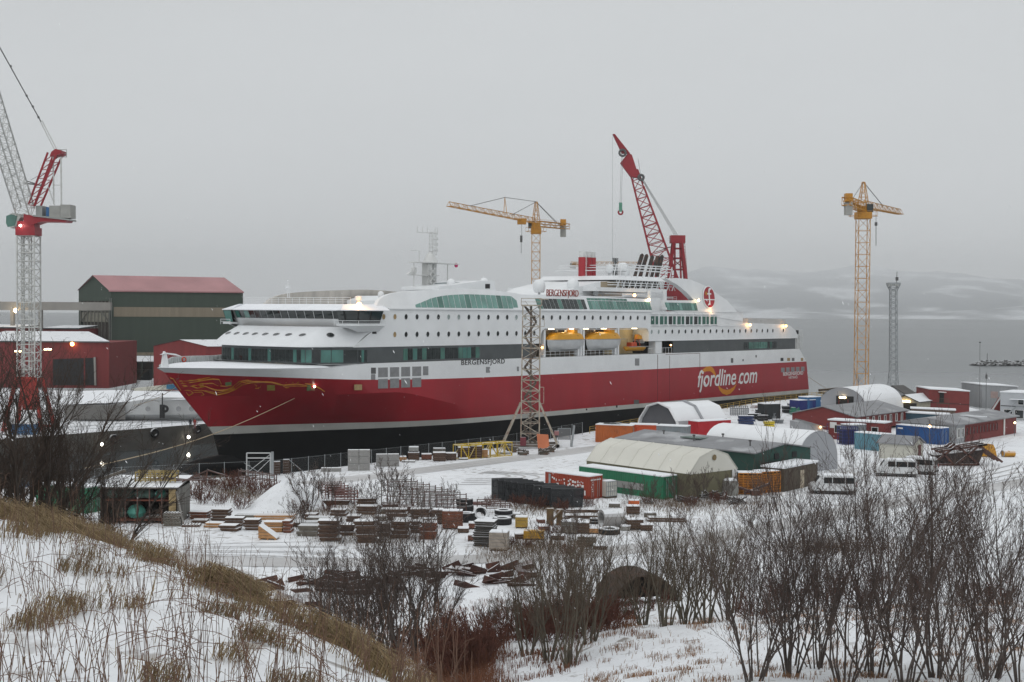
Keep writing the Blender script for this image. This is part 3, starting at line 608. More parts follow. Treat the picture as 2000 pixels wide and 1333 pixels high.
fit(rect(826,716,836.5,733.5,.3),greyv,'intake_grille',slat=6); fit(rect(724.5,718.5,734,730.5),mat('vent_dark',(.12,.12,.12),.6),'intake_grille',slat=4); fit(rect(724.5,731.5,733,742),greyv,'intake_grille',slat=3)
fit(rect(692,751.5,707,762.5),tan,'mooring_port')
for r_ in ((949,717,957,728.5),(1009.5,716.5,1013.5,725.5),(1240,700.5,1248.5,714.5)): fit(rect(*r_),greyv,'side_vent',slat=3)
for r_ in ((1427.5,700,1432,709),(1450,702,1452.5,706),(1475.5,694,1478,698.5)): fit(rect(*r_),mat('vent_dark',(.12,.12,.12),.6),'side_vent')
for x0,x1,g in ((1524.5,1530,blackp),(1537.5,1543,tan),(1546.5,1551.5,mat('vent_dark',(.12,.12,.12),.6)),(1564,1568.5,tan)): fit(rect(x0,699.5,x1,705.5),g,'stern_port_window')
for i in range(5): x0=1525.5+i*9.7; fit(rect(x0,718.6-i*.5,x0+6.8,727.6-i*.5),greyv,'stern_vent',slat=3)
for x in (1050,1147,1215,1060+160): pass
fit(rect(1238,781.5,1248,789.5),mat('vent_dark',(.12,.12,.12),.6),'hull_door'); fit(rect(1144,798.5,1147,802),blackp,'draught_mark'); fit(rect(1203,792,1206,796.5),blackp,'draught_mark')
mb=MB()
for x0,y0,x1,y1 in ((1284,693,1285,784),(1307.5,695,1308.2,782),(1366.5,690.5,1367.2,777)):
    mb.ext([tuple(sp(x0,y1,0)+Vector((0,-.012,0))),tuple(sp(x1,y1,0)+Vector((0,-.012,0))),tuple(sp(x1,y0,0)+Vector((0,-.012,0))),tuple(sp(x0,y0,0)+Vector((0,-.012,0)))],(0,.01,0))
mb.ext([tuple(sp(x,y,0)+Vector((0,-.012,0))) for x,y in ((1300,693.4),(1367,690.8),(1367,690.0),(1300,692.6))],(0,.01,0)); mb.build('door_seam',mat('seam',(.10,.03,.03),.7),ship)
fit(rect(727,643.5,735,652.5),blackp,'vent_opening',v=-.05)
# gold ornament, laid on the flare of the bow
def ribbon(L,wd,m=gold,name='bow_ornament'):
    P=[]; 
    for (x0,y0),(x1,y1) in zip(L[:-1],L[1:]):
        for k in range(4): P.append((x0+(x1-x0)*k/4,y0+(y1-y0)*k/4))
    P.append(L[-1]); H=[onhull(*p) for p in P]; H=[h for h in H if h is not None]
    if len(H)<3: return
    q=MB(); A=[];B=[]
    for i,h in enumerate(H):
        d=(H[min(i+1,len(H)-1)]-H[max(0,i-1)]).normalized(); n_=d.cross(Vector((0,-1,0))).normalized(); k=wd*(.35+.65*math.sin(math.pi*(i+.6)/(len(H)+.2))); A.append(h+n_*k+Vector((0,-.05,0)));B.append(h-n_*k+Vector((0,-.05,0)))
    q.grid([A,B]); q.build(name,m,ship)
S=5.556
def c8(L): return [(300+x/S,700+y/S) for x,y in L]
for L,wd in (([(140,205),(210,215),(255,270),(300,350)],.22),([(250,250),(400,240),(520,225),(610,205)],.10),([(270,275),(400,262),(520,240),(640,222),(710,230),(735,285)],.12),([(280,290),(420,300),(520,275),(640,270),(700,300)],.10),
 ([(290,310),(400,300),(470,320),(560,300),(660,340),(760,345),(850,320),(930,250),(1020,235),(1080,250)],.14),([(300,345),(400,350),(430,375),(380,405),(350,370)],.09),([(420,350),(520,345),(600,370),(700,395),(800,372),(890,335),(970,280),(1060,262),(1180,255),(1280,262),(1380,290),(1470,285),(1560,280),(1660,295)],.12),
 ([(560,350),(680,375),(760,360),(860,335),(950,262),(1040,248),(1160,250),(1280,255),(1360,275),(1440,300),(1560,300),(1680,305)],.10),([(440,370),(520,365),(545,395),(510,405)],.07),([(1090,280),(1120,300),(1100,325),(1150,320),(1170,285)],.08),([(1400,300),(1440,320),(1470,315)],.08),([(1430,270),(1440,262)],.1),([(1500,268),(1515,258)],.08),([(1550,270),(1575,255)],.08),([(1640,275),(1720,285),(1790,320),(1855,362)],.12),([(720,300),(800,300),(840,290)],.10),([(480,300),(540,290),(500,310)],.08)): ribbon(c8(L),wd)
def patch(L,m,name,off=.06):
    H=[onhull(x,y,off) for x,y in L]
    if all(h is not None for h in H): q=MB(); q.ext(H,(0,.04,0)); q.build(name,m,ship)
patch([(522,752),(537,752),(537,762.5),(522,762.5)],mat('opening_yellow',(.36,.30,.07),.6),'mooring_port'); patch([(600,752),(607,752),(607,763),(599,763)],mat('opening_green',(.14,.22,.10),.6),'mooring_port'); patch([(440,747),(452,746),(452,754),(440,754)],mat('opening_green',(.14,.22,.10),.6),'mooring_port')
patch([(608,758),(615,757),(615,763),(608,763)],mat('opening_tan',(.35,.2,.12),.6),'mooring_port')
h=onhull(613.5,753.5,.2); MB().sphere(h,.16).build('port_lamp',white_l,ship)
for x0,x1 in ((426,443),(481,498),(534,549)): patch([(x0,726.2),(x1,726),(x1,724.2),(x0,724.4)],lett_w,'freeing_port')
# lifeboat bays
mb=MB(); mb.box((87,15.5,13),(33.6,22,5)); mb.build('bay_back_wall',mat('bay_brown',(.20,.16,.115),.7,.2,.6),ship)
mb=MB(); mb.box((99,3.8,13.05),(9.6,.5,5)); mb.build('bay_back_wall',cream,ship)
mb=MB()
for x in (1063,1129.5,1139.5,1202): q=sp(x,668,.3); MB().box((q.x,.55,13),(.55,.7,4.9)).build('davit_post',shwhite,ship)
MB().box((82,.2,13),(.35,.4,5.2)).build('bay_pillar',shwhite,ship); MB().box((93.9,.2,13),(.4,.4,5.2)).build('bay_pillar',shwhite,ship)
mb=MB()
for u0,u1 in ((70.3,81.6),(82.6,93.6)):
    for k in range(9): mb.bar((u0+(u1-u0)*k/8,.3,10.5),(u0+(u1-u0)*k/8,.3,11.55),.05)
    for h_ in (.5,1.0): mb.bar((u0,.3,10.5+h_),(u1,.3,10.5+h_),.05)
for k in range(9): mb.bar((104.4+k*1.05,.25,10.5),(104.4+k*1.05,.25,11.6),.06)
mb.bar((104.4,.25,11.6),(112.9,.25,11.6),.06); mb.bar((70.2,.15,15.4),(104,.15,15.4),.08); mb.build('deck_railing',shwhite,ship)
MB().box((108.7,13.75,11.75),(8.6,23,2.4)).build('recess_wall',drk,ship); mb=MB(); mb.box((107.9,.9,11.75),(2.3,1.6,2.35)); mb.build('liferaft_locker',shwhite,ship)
mb=MB()
for x in (1077.5,1118,1145,1180,1240): q=sp(x,641.5,.5); mb.box((q.x,.6,15.52),(1.3,.35,.10))
mb.build('bay_light',lamp_mat('lamp_bay',(1,.82,.45),7),ship)
for x,y,v in ((1087,648,2),(1105,647,2),(1160,646,2),(1183,645,2)): q=sp(x,y,v); MB().sphere(q,.28).build('winch_drum',shwhite,ship)
# mast, deckhouse, domes, funnel
mb=MB(); c=13.75
mb.box((55.2,c,24.6),(1.0,1.5,4.6)); mb.box((57.4,c+.6,25),(.7,1.0,4.2)); [mb.bar((54.6,c-.8,22.4+k*1.1),(56.0,c-.8,22.4+k*1.1),.1) for k in range(5)]; mb.box((57.0,c,27.0),(11.0,2.2,.16)); mb.box((54.3,c,24.8),(6,2,.12)); mb.lathe([(1.5,27),(1.0,27.9),(.5,28.6),(.45,28.9)],(56,c,0),10)
lattice(mb,(56.6,c,28.4),(56.6,c,32.4),.9,.8,6,.06,.035); mb.bar((52.6,c,32.2),(57.8,c,32.2),.12)
for u in (52.7,54.0,55.2,57.2,57.8): mb.bar((u,c,32.2),(u,c,33.2),.09)
for k in range(4): mb.bar((56.8,c,29.2+k),(57.9,c,29.2+k),.1); mb.bar((57.8,c,29+k),(57.8,c,29.6+k),.12)
for u in (51.9,60.5): mb.bar((u,c,22.2),(u,c,27),.13)
mb.bar((51.2,c,29),(53.4,c,29),.08); mb.bar((53.2,c,27),(53.2,c,29),.1); mb.box((51.9,c,25.6),(.7,.7,.9)); mb.ext([(50.2,c-.3,24.9),(52.3,c-.3,24.9),(51.2,c-.3,25.5)],(0,.6,0))
for k in range(3): mb.bar((54.5,c-1.36,22.5+1.2*k),(55.9,c-1.36,23.7+1.2*k),.12); mb.bar((55.9,c-1.36,22.5+1.2*k),(54.5,c-1.36,23.7+1.2*k),.12)
mb.build('radar_mast',mat('mast_white',(.60,.61,.60),.5,.08,.8,dirt=.2),ship)
q=sp(891,518.5,c); mb=MB(); mb.lathe([(.02,-.06),(.42,-.06),(.42,.06),(.02,.06)],(0,0,0),14); fl=mb.build('house_flag',mat('flag_magenta',(.45,.03,.12),.6),ship); fl.location=q; fl.rotation_euler=(math.radians(90),0,0)
mb=MB(); mb.ext(pxl([(858,566),(858,560),(885,557),(940,549),(966,548),(968,572),(900,572)],7),(0,9,0)); mb.build('roof_house',shwhite,ship)
MB().ext(pxl([(948,555),(957,555),(957,564),(948,564)],6.95),(0,.04,0)).build('roof_vent',blackp,ship)
MB().ext(pxl([(862,560),(886,556),(938,548.5),(880,553)],10),(0,4,0)).build('roof_canopy',mat('canopy_grey',(.25,.29,.30),.6),ship)
for x,y,v,r_,ba in ((881,553,9,.75,0),(945,551,9,.75,0),(1053,558,3,1.15,1),(1119,555,6,1.15,1),(1216,527,10,1.5,1),(1190,525,9,.9,0),(744,575,6,.5,0),(1164,571,4,.6,0)):
    q=sp(x,y,v); mb=MB(); mb.lathe([(r_*.75,-r_*1.1),(r_*.95,-r_*.6),(r_,0),(r_*.87,r_*.5),(r_*.5,r_*.87),(.01,r_)],q,14); mb.lathe([(.25,-r_*2.3),(.25,-r_)],q,8); mb.build('satellite_dome',shwhite,ship,smooth=True)
mb=MB(); fu=[(99.3,24.2),(99.9,25.3),(99.7,29.7)]; 
for k,(u0,u1) in enumerate(((99.9,101.5),(101.4,103.0),(102.9,104.5))):
    cx=(u0+u1)/2; rows=[[ (cx+(1.0 if w>25.2 else 1.12)*math.cos(a)*.82,13.75+.95*math.sin(a),w+ (.18 if w<25 else 0)*math.cos(a)) for a in [2*math.pi*i/16 for i in range(17)]] for w in (23.4,24.6,25.3,29.7)]; mb.grid(rows,0)
mb.build('funnel',redf,ship,smooth=True)
mb=MB()
for k,cx in enumerate((100.7,102.2,103.7)): mb.lathe([(.78,29.65),(.80,30.85),(.6,30.85),(.01,30.85)],(cx,13.75,0),14)
mb.build('funnel_top',mat('funnel_top_white',(.62,.63,.62),.6,.1,2,dirt=.3),ship)
for cx,s_ in ((100.7,'BERGENSFJORD'),):
    text(s_,.62 if len(s_)>4 else .8,cx,25.9 if len(s_)>4 else 27,lett_w,v=12.72,rot=(math.radians(90),math.radians(-90),0),name='funnel_lettering') if s_=='BERGENSFJORD' else None
mb=MB(); mb.ext(pxl([(1095,579),(1100,574),(1125,562),(1165,552),(1195,549),(1215,549),(1215,579)],5),(0,15,0)); mb.build('funnel_casing',shwhite,ship)
MB().ext(pxl([(1174,550.5),(1214,549.5),(1214,561.5),(1174,562.5)],4.9),(0,.1,0)).build('casing_panel',mat('beige_panel',(.33,.27,.19),.7,.1,.5),ship)
mb=MB(); mb.box((100.8,12.5,23.0),(24,22,.75)); mb.ext([(97.5,3.5,25.0),(100,4.5,25.9),(116,4.5,25.9),(118,3.5,25.0)],(0,19,0)); 
for w,u0,u1,v in ((24.0,97,118,3.6),(24.45,97,118,3.6),(27.0,101,118,4.2),(27.6,102,119,4.2),(28.1,102.5,118,4.2),(22.2,92,112,2),(21.7,106,116,2)): mb.bar((u0,v,w),(u1,v,w),.2 if w>26 else .14); mb.bar((u0,v+16,w),(u1,v+16,w),.14); mb.bar((u0,v,w),(u0-1,v+16,w),.14)
for u in np.arange(98,118.5,2): mb.bar((u,4.2,25.6),(u+.9,4.2,28.1),.13); mb.bar((u,3.6,23.2),(u+1.2,3.6,25.0),.15); mb.bar((u+1.2,3.6,23.2),(u,3.6,25.0),.1)
for u in (105.6,111.2): mb.box((u,.9,20.9),(.45,.6,4.4))
mb.box((108.4,4,20.2),(5.4,5,2.7)); mb.build('funnel_platform',shwhite,ship)
mb=MB()
for k,(x,y,xb,yb) in enumerate(((1254,499,1238,548),(1263,500,1248,548),(1274,502,1262,548),(1285,503,1272,548),(1293,501,1284,540))):
    a=sp(xb,yb,8+k*.4); b=sp(x,y,8+k*.4); mb.tube(a,b,.42 if k!=3 else .5,0,12); mb.tube(b,b+(b-a).normalized()*.3,.42,0,12,r2=.2)
mb.build('exhaust_stack',pipe,ship,smooth=True)
mb=MB(); 
for k in range(40):
    u=97+21*random.random(); v=6+9*random.random(); w=23.4+1.2*random.random(); mb.tube((u,v,w),(u+random.uniform(-2,2),v+random.uniform(-1,1),w+random.uniform(-.6,.6)),.16)
mb.box((108,11,24.4),(18,10,1.3)); mb.build('exhaust_piping',pipe,ship)
a=sp(1202,543,9); b=sp(1202,505,9); mb=MB(); lattice(mb,a,b,.5,.5,7,.07,.05); 
for k in (-1,1): mb.bar(b,b+Vector((k*1.0,0,.0)),.1); mb.bar(b+Vector((k*.9,0,0)),b+Vector((k*.9,0,-.8)),.08)
mb.box(a+Vector((0,0,.3)),(4.4,2,.15)); mb.bar(a+Vector((-2.2,-1,.3)),a+Vector((-2.2,-1,1.4)),.08); mb.bar(a+Vector((-2.2,-1,1.3)),a+Vector((2.2,-1,1.3)),.08); mb.build('aft_mast',mat('mast_dark',(.09,.10,.10),.6),ship)
a=sp(1234,545,12); b=sp(1234,487,12); MB().tube(a,b,.05).build('whip_aerial',shwhite,ship)
a=sp(562,582,20); b=sp(562,549,20); mb=MB(); mb.tube(a,b,.07); mb.tube(a+Vector((.4,0,0)),b+Vector((.4,0,-.6)),.05); mb.box(b+Vector((-.2,0,-1)),(.5,.3,.4)); mb.box(b,(.5,.2,.2)); mb.build('signal_post',shwhite,ship)
# rails on roof and stern
def rail(mb,P,h=1.05,n=3,r=.035,step=1.6):
    for a,b in zip(P[:-1],P[1:]):
        a=Vector(a);b=Vector(b); L=(b-a).length; k=max(1,int(L/step))
        for i in range(k+1): p=a.lerp(b,i/k); mb.tube(p,p+Vector((0,0,h)),r,0,3,cap=False)
        for j in range(1,n+1): z=Vector((0,0,h*j/n)); mb.tube(a+z,b+z,r,0,3,cap=False)
mb=MB(); rail(mb,[(26,27,19.5),(26,2,19.5)],1.0); rail(mb,[(106,.5,18.9),(110.5,.5,18.9)]); rail(mb,[(112,5,21),(122,5,21)]); mb.build('roof_railing',shwhite,ship)
mb=MB(); rail(mb,[(143,.3,16.55),(161,.3,16.2),(162,14,16.2),(161,27.2,16.2),(143,27.2,16.55)],1.1,6,.04,.9); mb.box((142,1.2,16.9),(2.4,2.2,1.4)); mb.build('stern_railing',mat('rail_beige',(.45,.43,.41),.6),ship)
mb=MB(); mb.box((167.6,1.2,12),(2.6,1.4,3.6)); 
for k in range(4): mb.bar((166.8,.3,10.6+1.3*k),(169.4,.3,10.6+1.3*k),.12)
for u in (166.8,168.2,169.4): mb.bar((u,.3,10.3),(u,.3,15),.10)
mb.build('stern_ladder_tower',mat('mast_white',(.6,.6,.6),.5),ship); MB().box((166.9,.28,14.4),(.8,.3,.9)).build('stern_winch',blackp,ship)
# ship lamps
for x,y,v,m_,r_ in ((700,596,0,amber,.42),(1238,577,1,amber,.3),(1266,586,.5,warm,.28),(1363,587,-.3,warm,.26),(1464,635,-.3,amber,.28),(1534,637,-.3,amber,.24),(1278,673,.6,white_l,.16),(1309,674.5,.6,amber,.16),(1057,679,.6,amber,.15),(525,681,12,warm,.22),(470,679,26,warm,.16)):
    q=sp(x,y,v); mb=MB(); mb.sphere((q.x,q.y-.15,q.z),r_,0); mb.box((q.x,q.y+.1,q.z+r_),(.3,.5,.12),1); mb.build('ship_lamp',[m_,greyv],ship)
q=sp(700,588,1.2); mb=MB(); mb.lathe([(.28,-1.4),(.28,0),(.55,.15),(.55,.7),(.05,.8)],q,10); mb.build('searchlight',shwhite,ship)
def plight(n,p,col,en,par=ship,r=.25):
    l=bpy.data.lights.new(n,'POINT'); l.energy=en; l.color=col; l.shadow_soft_size=r; o_=bpy.data.objects.new(n,l); COL.objects.link(o_); o_.parent=par; o_.location=p; return o_
q=sp(700,594,-1.2); plight('bridge_glow',(q.x,-1.3,q.z+.2),(1,.5,.15),260)
for x,y,en in ((1464,635,35),(1534,638,60)): q=sp(x,y,-.6); plight('side_glow',(q.x,-.7,q.z),(1,.5,.15),en)
q=sp(1393,606,-.7); plight('logo_glow',(q.x,-.8,q.z),(1,.55,.25),70)
for x in (1100,1170,1240): q=sp(x,645,1.5); plight('bay_glow',(q.x,1.6,15.1),(1,.75,.4),60)
# lifeboats hang in their bays: things of their own
lby=mat('lifeboat_yellow',(.60,.29,.015),.4,.08,.8); lbw=mat('lifeboat_hull',(.56,.58,.59),.35,.08,.8,dirt=.2)
def boat(name,label,px,py,L,Bm,H,group=None,v=1.2,cover=True,hm=lbw,cm_=lby):
    c=sp(px,py,v); t=T(name,label,'lifeboat',SM@c,TH,group)
    def sec(s): return max(.04,(1-abs(s)**2.6))**.6
    ss=[-1+2*i/16 for i in range(17)]; rows=[]
    for s in ss:
        k=sec(s); rows.append([(s*L/2,-Bm/2*k,0),(s*L/2*.97,-Bm/2*k*.95,-H*.28),(s*L/2*.88,-Bm/2*k*.7,-H*.48),(s*L/2*.80,0,-H*.60),(s*L/2*.88,Bm/2*k*.7,-H*.48),(s*L/2*.97,Bm/2*k*.95,-H*.28),(s*L/2,Bm/2*k,0)])
    mb=MB(); mb.grid(rows,0); mb.build('boat_hull',hm,t,smooth=True)
    if cover:
        rows=[]
        for s in ss:
            k=sec(s); kk=max(.03,min(1,(1-abs(s))*2.6)); h=H*.36*(kk**.9)
            rows.append([(s*L/2,-Bm/2*k,0.02),(s*L/2*.96,-Bm/2*k*.88,h*.75),(s*L/2*.96,-Bm/2*k*.5,h),(s*L/2*.96,Bm/2*k*.5,h),(s*L/2*.96,Bm/2*k*.88,h*.75),(s*L/2,Bm/2*k,0.02)])
        mb=MB(); mb.grid(rows,0,True); mb.build('canopy',cm_,t,smooth=True)
        mb=MB(); mb.box((L*.22,0,H*.45),(L*.14,Bm*.5,H*.30)); mb.box((L*.31,0,H*.38),(L*.1,Bm*.45,H*.2)); mb.build('conning_tower',cm_,t)
        for k in (.06,.16): MB().box((L*k,-Bm/2*.86,H*.16),(.4,.1,.28)).build('window',glassb,t)
    mb=MB(); mb.bar((-L/2*.97,-Bm/2*.98,-.02),(L/2*.9,-Bm/2*1.0,-.02),.10,.12); mb.build('rubbing_strake',mat('strake_grey',(.3,.31,.31),.6),t)
    mb=MB()
    for s in (-.36,.36): mb.tube((s*L,0,H*.35),(s*L,0,H*.35+1.0),.04)
    mb.build('fall_wire',blackp,t); return t
boat('lifeboat','yellow topped white lifeboat in the bow side bay, beside the lattice access tower',1103,663.5,11.2,3.6,3.6,'lifeboats in the side bays of the ferry')
boat('lifeboat','yellow topped white lifeboat in the middle bay, between the two other boats',1176.5,662.5,11.2,3.6,3.6,'lifeboats in the side bays of the ferry')
boat('rescue_boat','small orange and yellow open rescue boat in the cream bay',1239.5,677,7.2,2.4,1.5,None,.9,False,lby)
t=bpy.data.objects[[o_.name for o_ in COL.objects if o_.name.startswith('rescue_boat')][0]]
mb=MB(); mb.box((-1.0,0,.4),(1.8,1.2,.8)); mb.tube((-.4,0,.3),(.9,0,2.2),.07); mb.tube((1.9,0,.1),(1.2,0,1.6),.06); mb.build('console',mat('rescue_red',(.5,.07,.02),.5),t)
b2=sp(1252,662.5,2.4); t=T('fast_rescue_craft','small yellow covered craft stowed behind the orange rescue boat','boat',SM@b2,TH); mb=MB(); rows=[[(s*2.2,k*.9*(1-abs(s)**3)**.5,h) for k,h in ((-1,0),(-.8,.7),(0,.95),(.8,.7),(1,0))] for s in [-1+i/4*.999 for i in range(9)]]; mb.grid(rows); mb.build('canopy',lby,t,smooth=True); mb=MB(); mb.lathe([(.01,-.9),(.7,-.8),(.95,-.1),(.95,0)],(0,0,0),12,sq=.9); mb.build('boat_hull',lbw,t)
# ------------------------------------------------------------------ cranes and masts
cyel=mat('crane_yellow',(.50,.23,.02),.5,.12,.8,rust=.25,snow=.45); cred=mat('crane_red',(.30,.02,.03),.5,.12,.8,snow=.4); cwhite=mat('crane_white',(.55,.56,.54),.5,.1,.8,rust=.15)
cgrey=mat('crane_grey',(.30,.31,.30),.6,.15,.8,snow=.6); rope=mat('steel_rope',(.10,.10,.10),.6); galv=mat('galvanised',(.30,.32,.33),.5,.12,1,metal=.3); ballast=mat('ballast_concrete',(.34,.34,.32),.8,.12,.8,snow=.6)
def V3(p): return Vector([float(c) for c in p])
def hammer(name,label,base,top,jibtip,ctr,ww,nseg,apexh,jw,group=None):
    base=V3(base);top=V3(top);J=V3(jibtip);K=V3(ctr); t=T(name,label,'crane',base); L=lambda p:V3(p)-base
    mb=MB(); lattice(mb,(0,0,0),L(top)-Vector((0,0,2.6)),ww,ww,nseg,.10,.055); 
    for a in range(4):
        d=Vector((math.cos(a*math.pi/2+.8),math.sin(a*math.pi/2+.8),0)); mb.bar(d*2.9,d*ww*.6+Vector((0,0,4.5)),.22)
    mb.build('tower',cyel,t)
    d=(J-top); d.z=0; d.normalize(); T0=L(top)
    mb=MB(); mb.box(T0-Vector((0,0,1.9)),(ww*1.25,ww*1.25,1.5)); mb.lathe([(ww*.55,-1.2),(ww*.55,0.2)],T0,12); mb.build('slewing_ring',cyel,t)
    mb=MB(); 
    for k in range(8): a=k*math.pi/4; b=(k+1)*math.pi/4; r=ww*1.25; P=T0+Vector((r*math.cos(a),r*math.sin(a),-2.0)); Q=T0+Vector((r*math.cos(b),r*math.sin(b),-2.0)); mb.bar(P,Q,.10); mb.bar(P+Vector((0,0,1)),Q+Vector((0,0,1)),.05); mb.bar(P,P+Vector((0,0,1)),.05)
    mb.build('platform_railing',cyel,t)
    ap=T0+Vector((0,0,apexh)); mb=MB(); lattice(mb,T0,ap,ww*.8,.5,5,.10,.05,up=d); mb.build('tower_peak',cyel,t)
    mb=MB(); lattice(mb,T0+d*.8+Vector((0,0,.6)),L(J)+Vector((0,0,.6)),jw,jw*.75,22 if (J-top).length>40 else 14,.10,.05,sides=3); mb.build('jib',cyel,t)
    mb=MB(); lattice(mb,T0-d*.8,L(K),jw*.9,jw*.9,6,.14,.06); mb.bar(T0-d*.8,L(K),jw*.7,.12); rail_=[T0-d*1+Vector((0,0,.2)),L(K)+Vector((0,0,.2))]; mb.bar(rail_[0]+Vector((0,0,1)),rail_[1]+Vector((0,0,1)),.05); mb.build('counter_jib',cyel,t)
    kd=(L(K)-T0); mb=MB(); c=T0+kd*.86; mb.box(c-Vector((0,0,1.5)),(1.5,1.5,2.7)); mb.build('counterweight',ballast,t); mb=MB(); mb.box(c+Vector((0,0,1)),(1.5,1.6,1.6)); mb.build('winch_house',cyel,t)
    side=Vector((d.y,-d.x,0)); mb=MB(); mb.box(T0+side*1.4-Vector((0,0,.3)),(1.4,1.4,1.8)); mb.build('cab',glassd,t)
    return t,T0,ap,d
tp=at(1047,437,330); t,T0,ap,d=hammer('tower_crane','yellow tower crane with long jib standing beyond the ferry, left of the funnel',aw(0,0,0)+np.array([tp[0],tp[1],0]),tp,at(877,405,283),at(1108,443,349),2.1,18,5.5,1.5)
o=V3(t.location); P=lambda x,y,Z:V3(at(x,y,Z))-o
mb=MB(); mb.tube(ap,P(986,386,307),.07); mb.tube(P(986,386,307),P(917,403,291),.07); mb.tube(ap,P(1000,420,311),.07); mb.tube(ap,P(1093,440,344),.07); mb.tube(ap+Vector((.5,0,-.6)),P(1088,438,344),.07); mb.build('pendant_line',rope,t)
mb=MB(); mb.tube(P(986,386,307),P(984,417,307),.10,n=4); mb.tube(P(986,386,307),P(990,418,307),.10,n=4); mb.build('jib_post',cyel,t)
mb=MB(); mb.box(P(1019,433,320),(2.2,1.6,1.4)); mb.build('trolley',cyel,t)
mb=MB(); mb.tube(P(1019,435,320),P(1019,462,320),.05); mb.box(P(1018,467,320),(.6,.6,1.6)); mb.tube(P(1018,470,320),P(1018,495,320),.06); mb.build('hoist_hook',rope,t)
tp=at(1686,405,292); t,T0,ap,d=hammer('tower_crane','yellow tower crane with short jib standing by the fjord, right of the ferry',np.array([tp[0],tp[1],0]),tp,at(1759,420,313),at(1652,393,281),2.55,16,5.6,1.9)
o=V3(t.location)
mb=MB(); mb.tube(ap,P(1724,402,303),.09); mb.tube(ap,P(1663,392,285),.06); mb.build('pendant_line',rope,t)
mb=MB(); mb.tube(P(1711,412,299),P(1711,436,299),.05); mb.box(P(1711,438,299),(.5,.5,.8)); mb.tube(P(1711,440,299),P(1711,480,299),.08); mb.build('hoist_hook',rope,t)
# distant crane jib behind the funnel
b_=at(1150,600,470); t=T('tower_crane','distant pale yellow tower crane half hidden behind the red funnel','crane',(b_[0],b_[1],0)); o=V3(t.location)
mb=MB(); lattice(mb,(0,0,0),P(1150,523,470),1.8,1.8,14,.1,.06); mb.build('tower',cyel,t); mb=MB(); lattice(mb,P(1150,516,470),P(1248,516,455),1.6,1.3,20,.09,.05,sides=3); mb.build('jib',cyel,t)
mb=MB(); lattice(mb,P(1150,517,470),P(1117,516,474),1.4,1.4,4,.12,.06); mb.bar(P(1150,517,470),P(1117,516,474),1.2,.3); mb.build('counter_jib',cyel,t); mb=MB(); mb.box(P(1119,520,474),(2.2,1.5,2.0)); mb.build('counterweight',ballast,t)
# red luffing crane behind the stern
fo=at(1318,575,380); t=T('luffing_crane','tall dark red lattice crane with raised boom behind the ferry stern','crane',(fo[0],fo[1],0)); o=V3(t.location)
mb=MB(); mb.box((0,0,6),(9,9,12)); mb.lathe([(4,12),(3.4,20),(3.2,24)],(0,0,0),12); mb.build('pedestal',cred,t)
f=P(1308,562,380); k=P(1228,302,376); tip=P(1200,266,374)
mb=MB(); lattice(mb,f,k+(f-k)*.12,6.2,2.2,13,.30,.14,up=(0,1,.3)); mb.build('boom',cred,t)
mb=MB(); h=k+(f-k)*.14; s_=Vector((0,1.3,0))
mb.ext([P(1212,318,375),P(1226,300,375),P(1234,302,375),P(1248,345,375),P(1253,349,375),P(1232,345,375)],(0,2.2,0)); mb.ext([P(1197,262,374),P(1201,262,374),P(1231,300,375),P(1215,300,375)],(0,1.6,0)); mb.build('boom_head',cred,t)
mb=MB(); mb.ring(P(1216,299,374.5),(0,1,0),.9,.35,0,12,5); mb.ring(P(1252,347,374.5),(0,1,0),.7,.4,0,12,5); mb.build('sheave',rope,t)
tpA=P(1323,465,378); mb=MB()
for x0,x1,y0 in ((1315,1306,548),(1331,1340,548)):
    for dy in (-1.5,1.5): mb.bar(P(x0,470,378)+Vector((0,dy,0)),P(x1,y0+6,378)+Vector((0,dy*1.6,0)),.5)
mb.bar(P(1318,470,377),P(1318,552,377),.5); mb.bar(P(1328,470,377),P(1330,552,377),.5)
for y,a,b in ((486,1314,1333),(505,1312,1335),(527,1308,1338)): mb.bar(P(a,y,377),P(b,y,377),.5)
for (a,b,c,e_) in ((1312,505,1338,527),(1335,505,1308,527)): mb.bar(P(a,b,379),P(c,e_,379),.25)
mb.box(P(1323,468,378),(4.2,3.5,2.2)); mb.build('a_frame',cred,t)
mb=MB(); 
for k_ in range(14): z=Vector((0,0,0)); mb.bar(P(1334+k_*.45,470+6*k_,377),P(1337+k_*.45,470+6*k_,377),.12)
mb.bar(P(1334,470,377),P(1340.5,552,377),.10); mb.bar(P(1337,470,377),P(1343.5,552,377),.10); mb.build('ladder',cred,t)
mb=MB()
for q in (0,1.0,2.0,3.0): mb.tube(P(1252+q,349,375),P(1319+q*2.2,463,378),.06,n=4)
mb.tube(P(1246,310,375),P(1252,347,375),.05); mb.tube(P(1310,483,378),P(1296,486,377),.15); mb.build('luffing_rope',rope,t)
mb=MB(); mb.tube(P(1214,300,374),P(1211,398,374),.05,n=4); mb.tube(P(1216.5,300,374),P(1213.5,398,374),.05,n=4); mb.tube(P(1196.5,264,373),P(1196,545,373),.035,n=4); mb.build('hoist_rope',rope,t)
mb=MB(); mb.box(P(1212,405,374),(.9,.7,2.6)); mb.build('hook_block',mat('hook_green',(.10,.28,.20),.5),t); mb=MB(); mb.ring(P(1212,415,374),(0,1,0),.6,.28,0,10,5); mb.build('hook',cred,t)
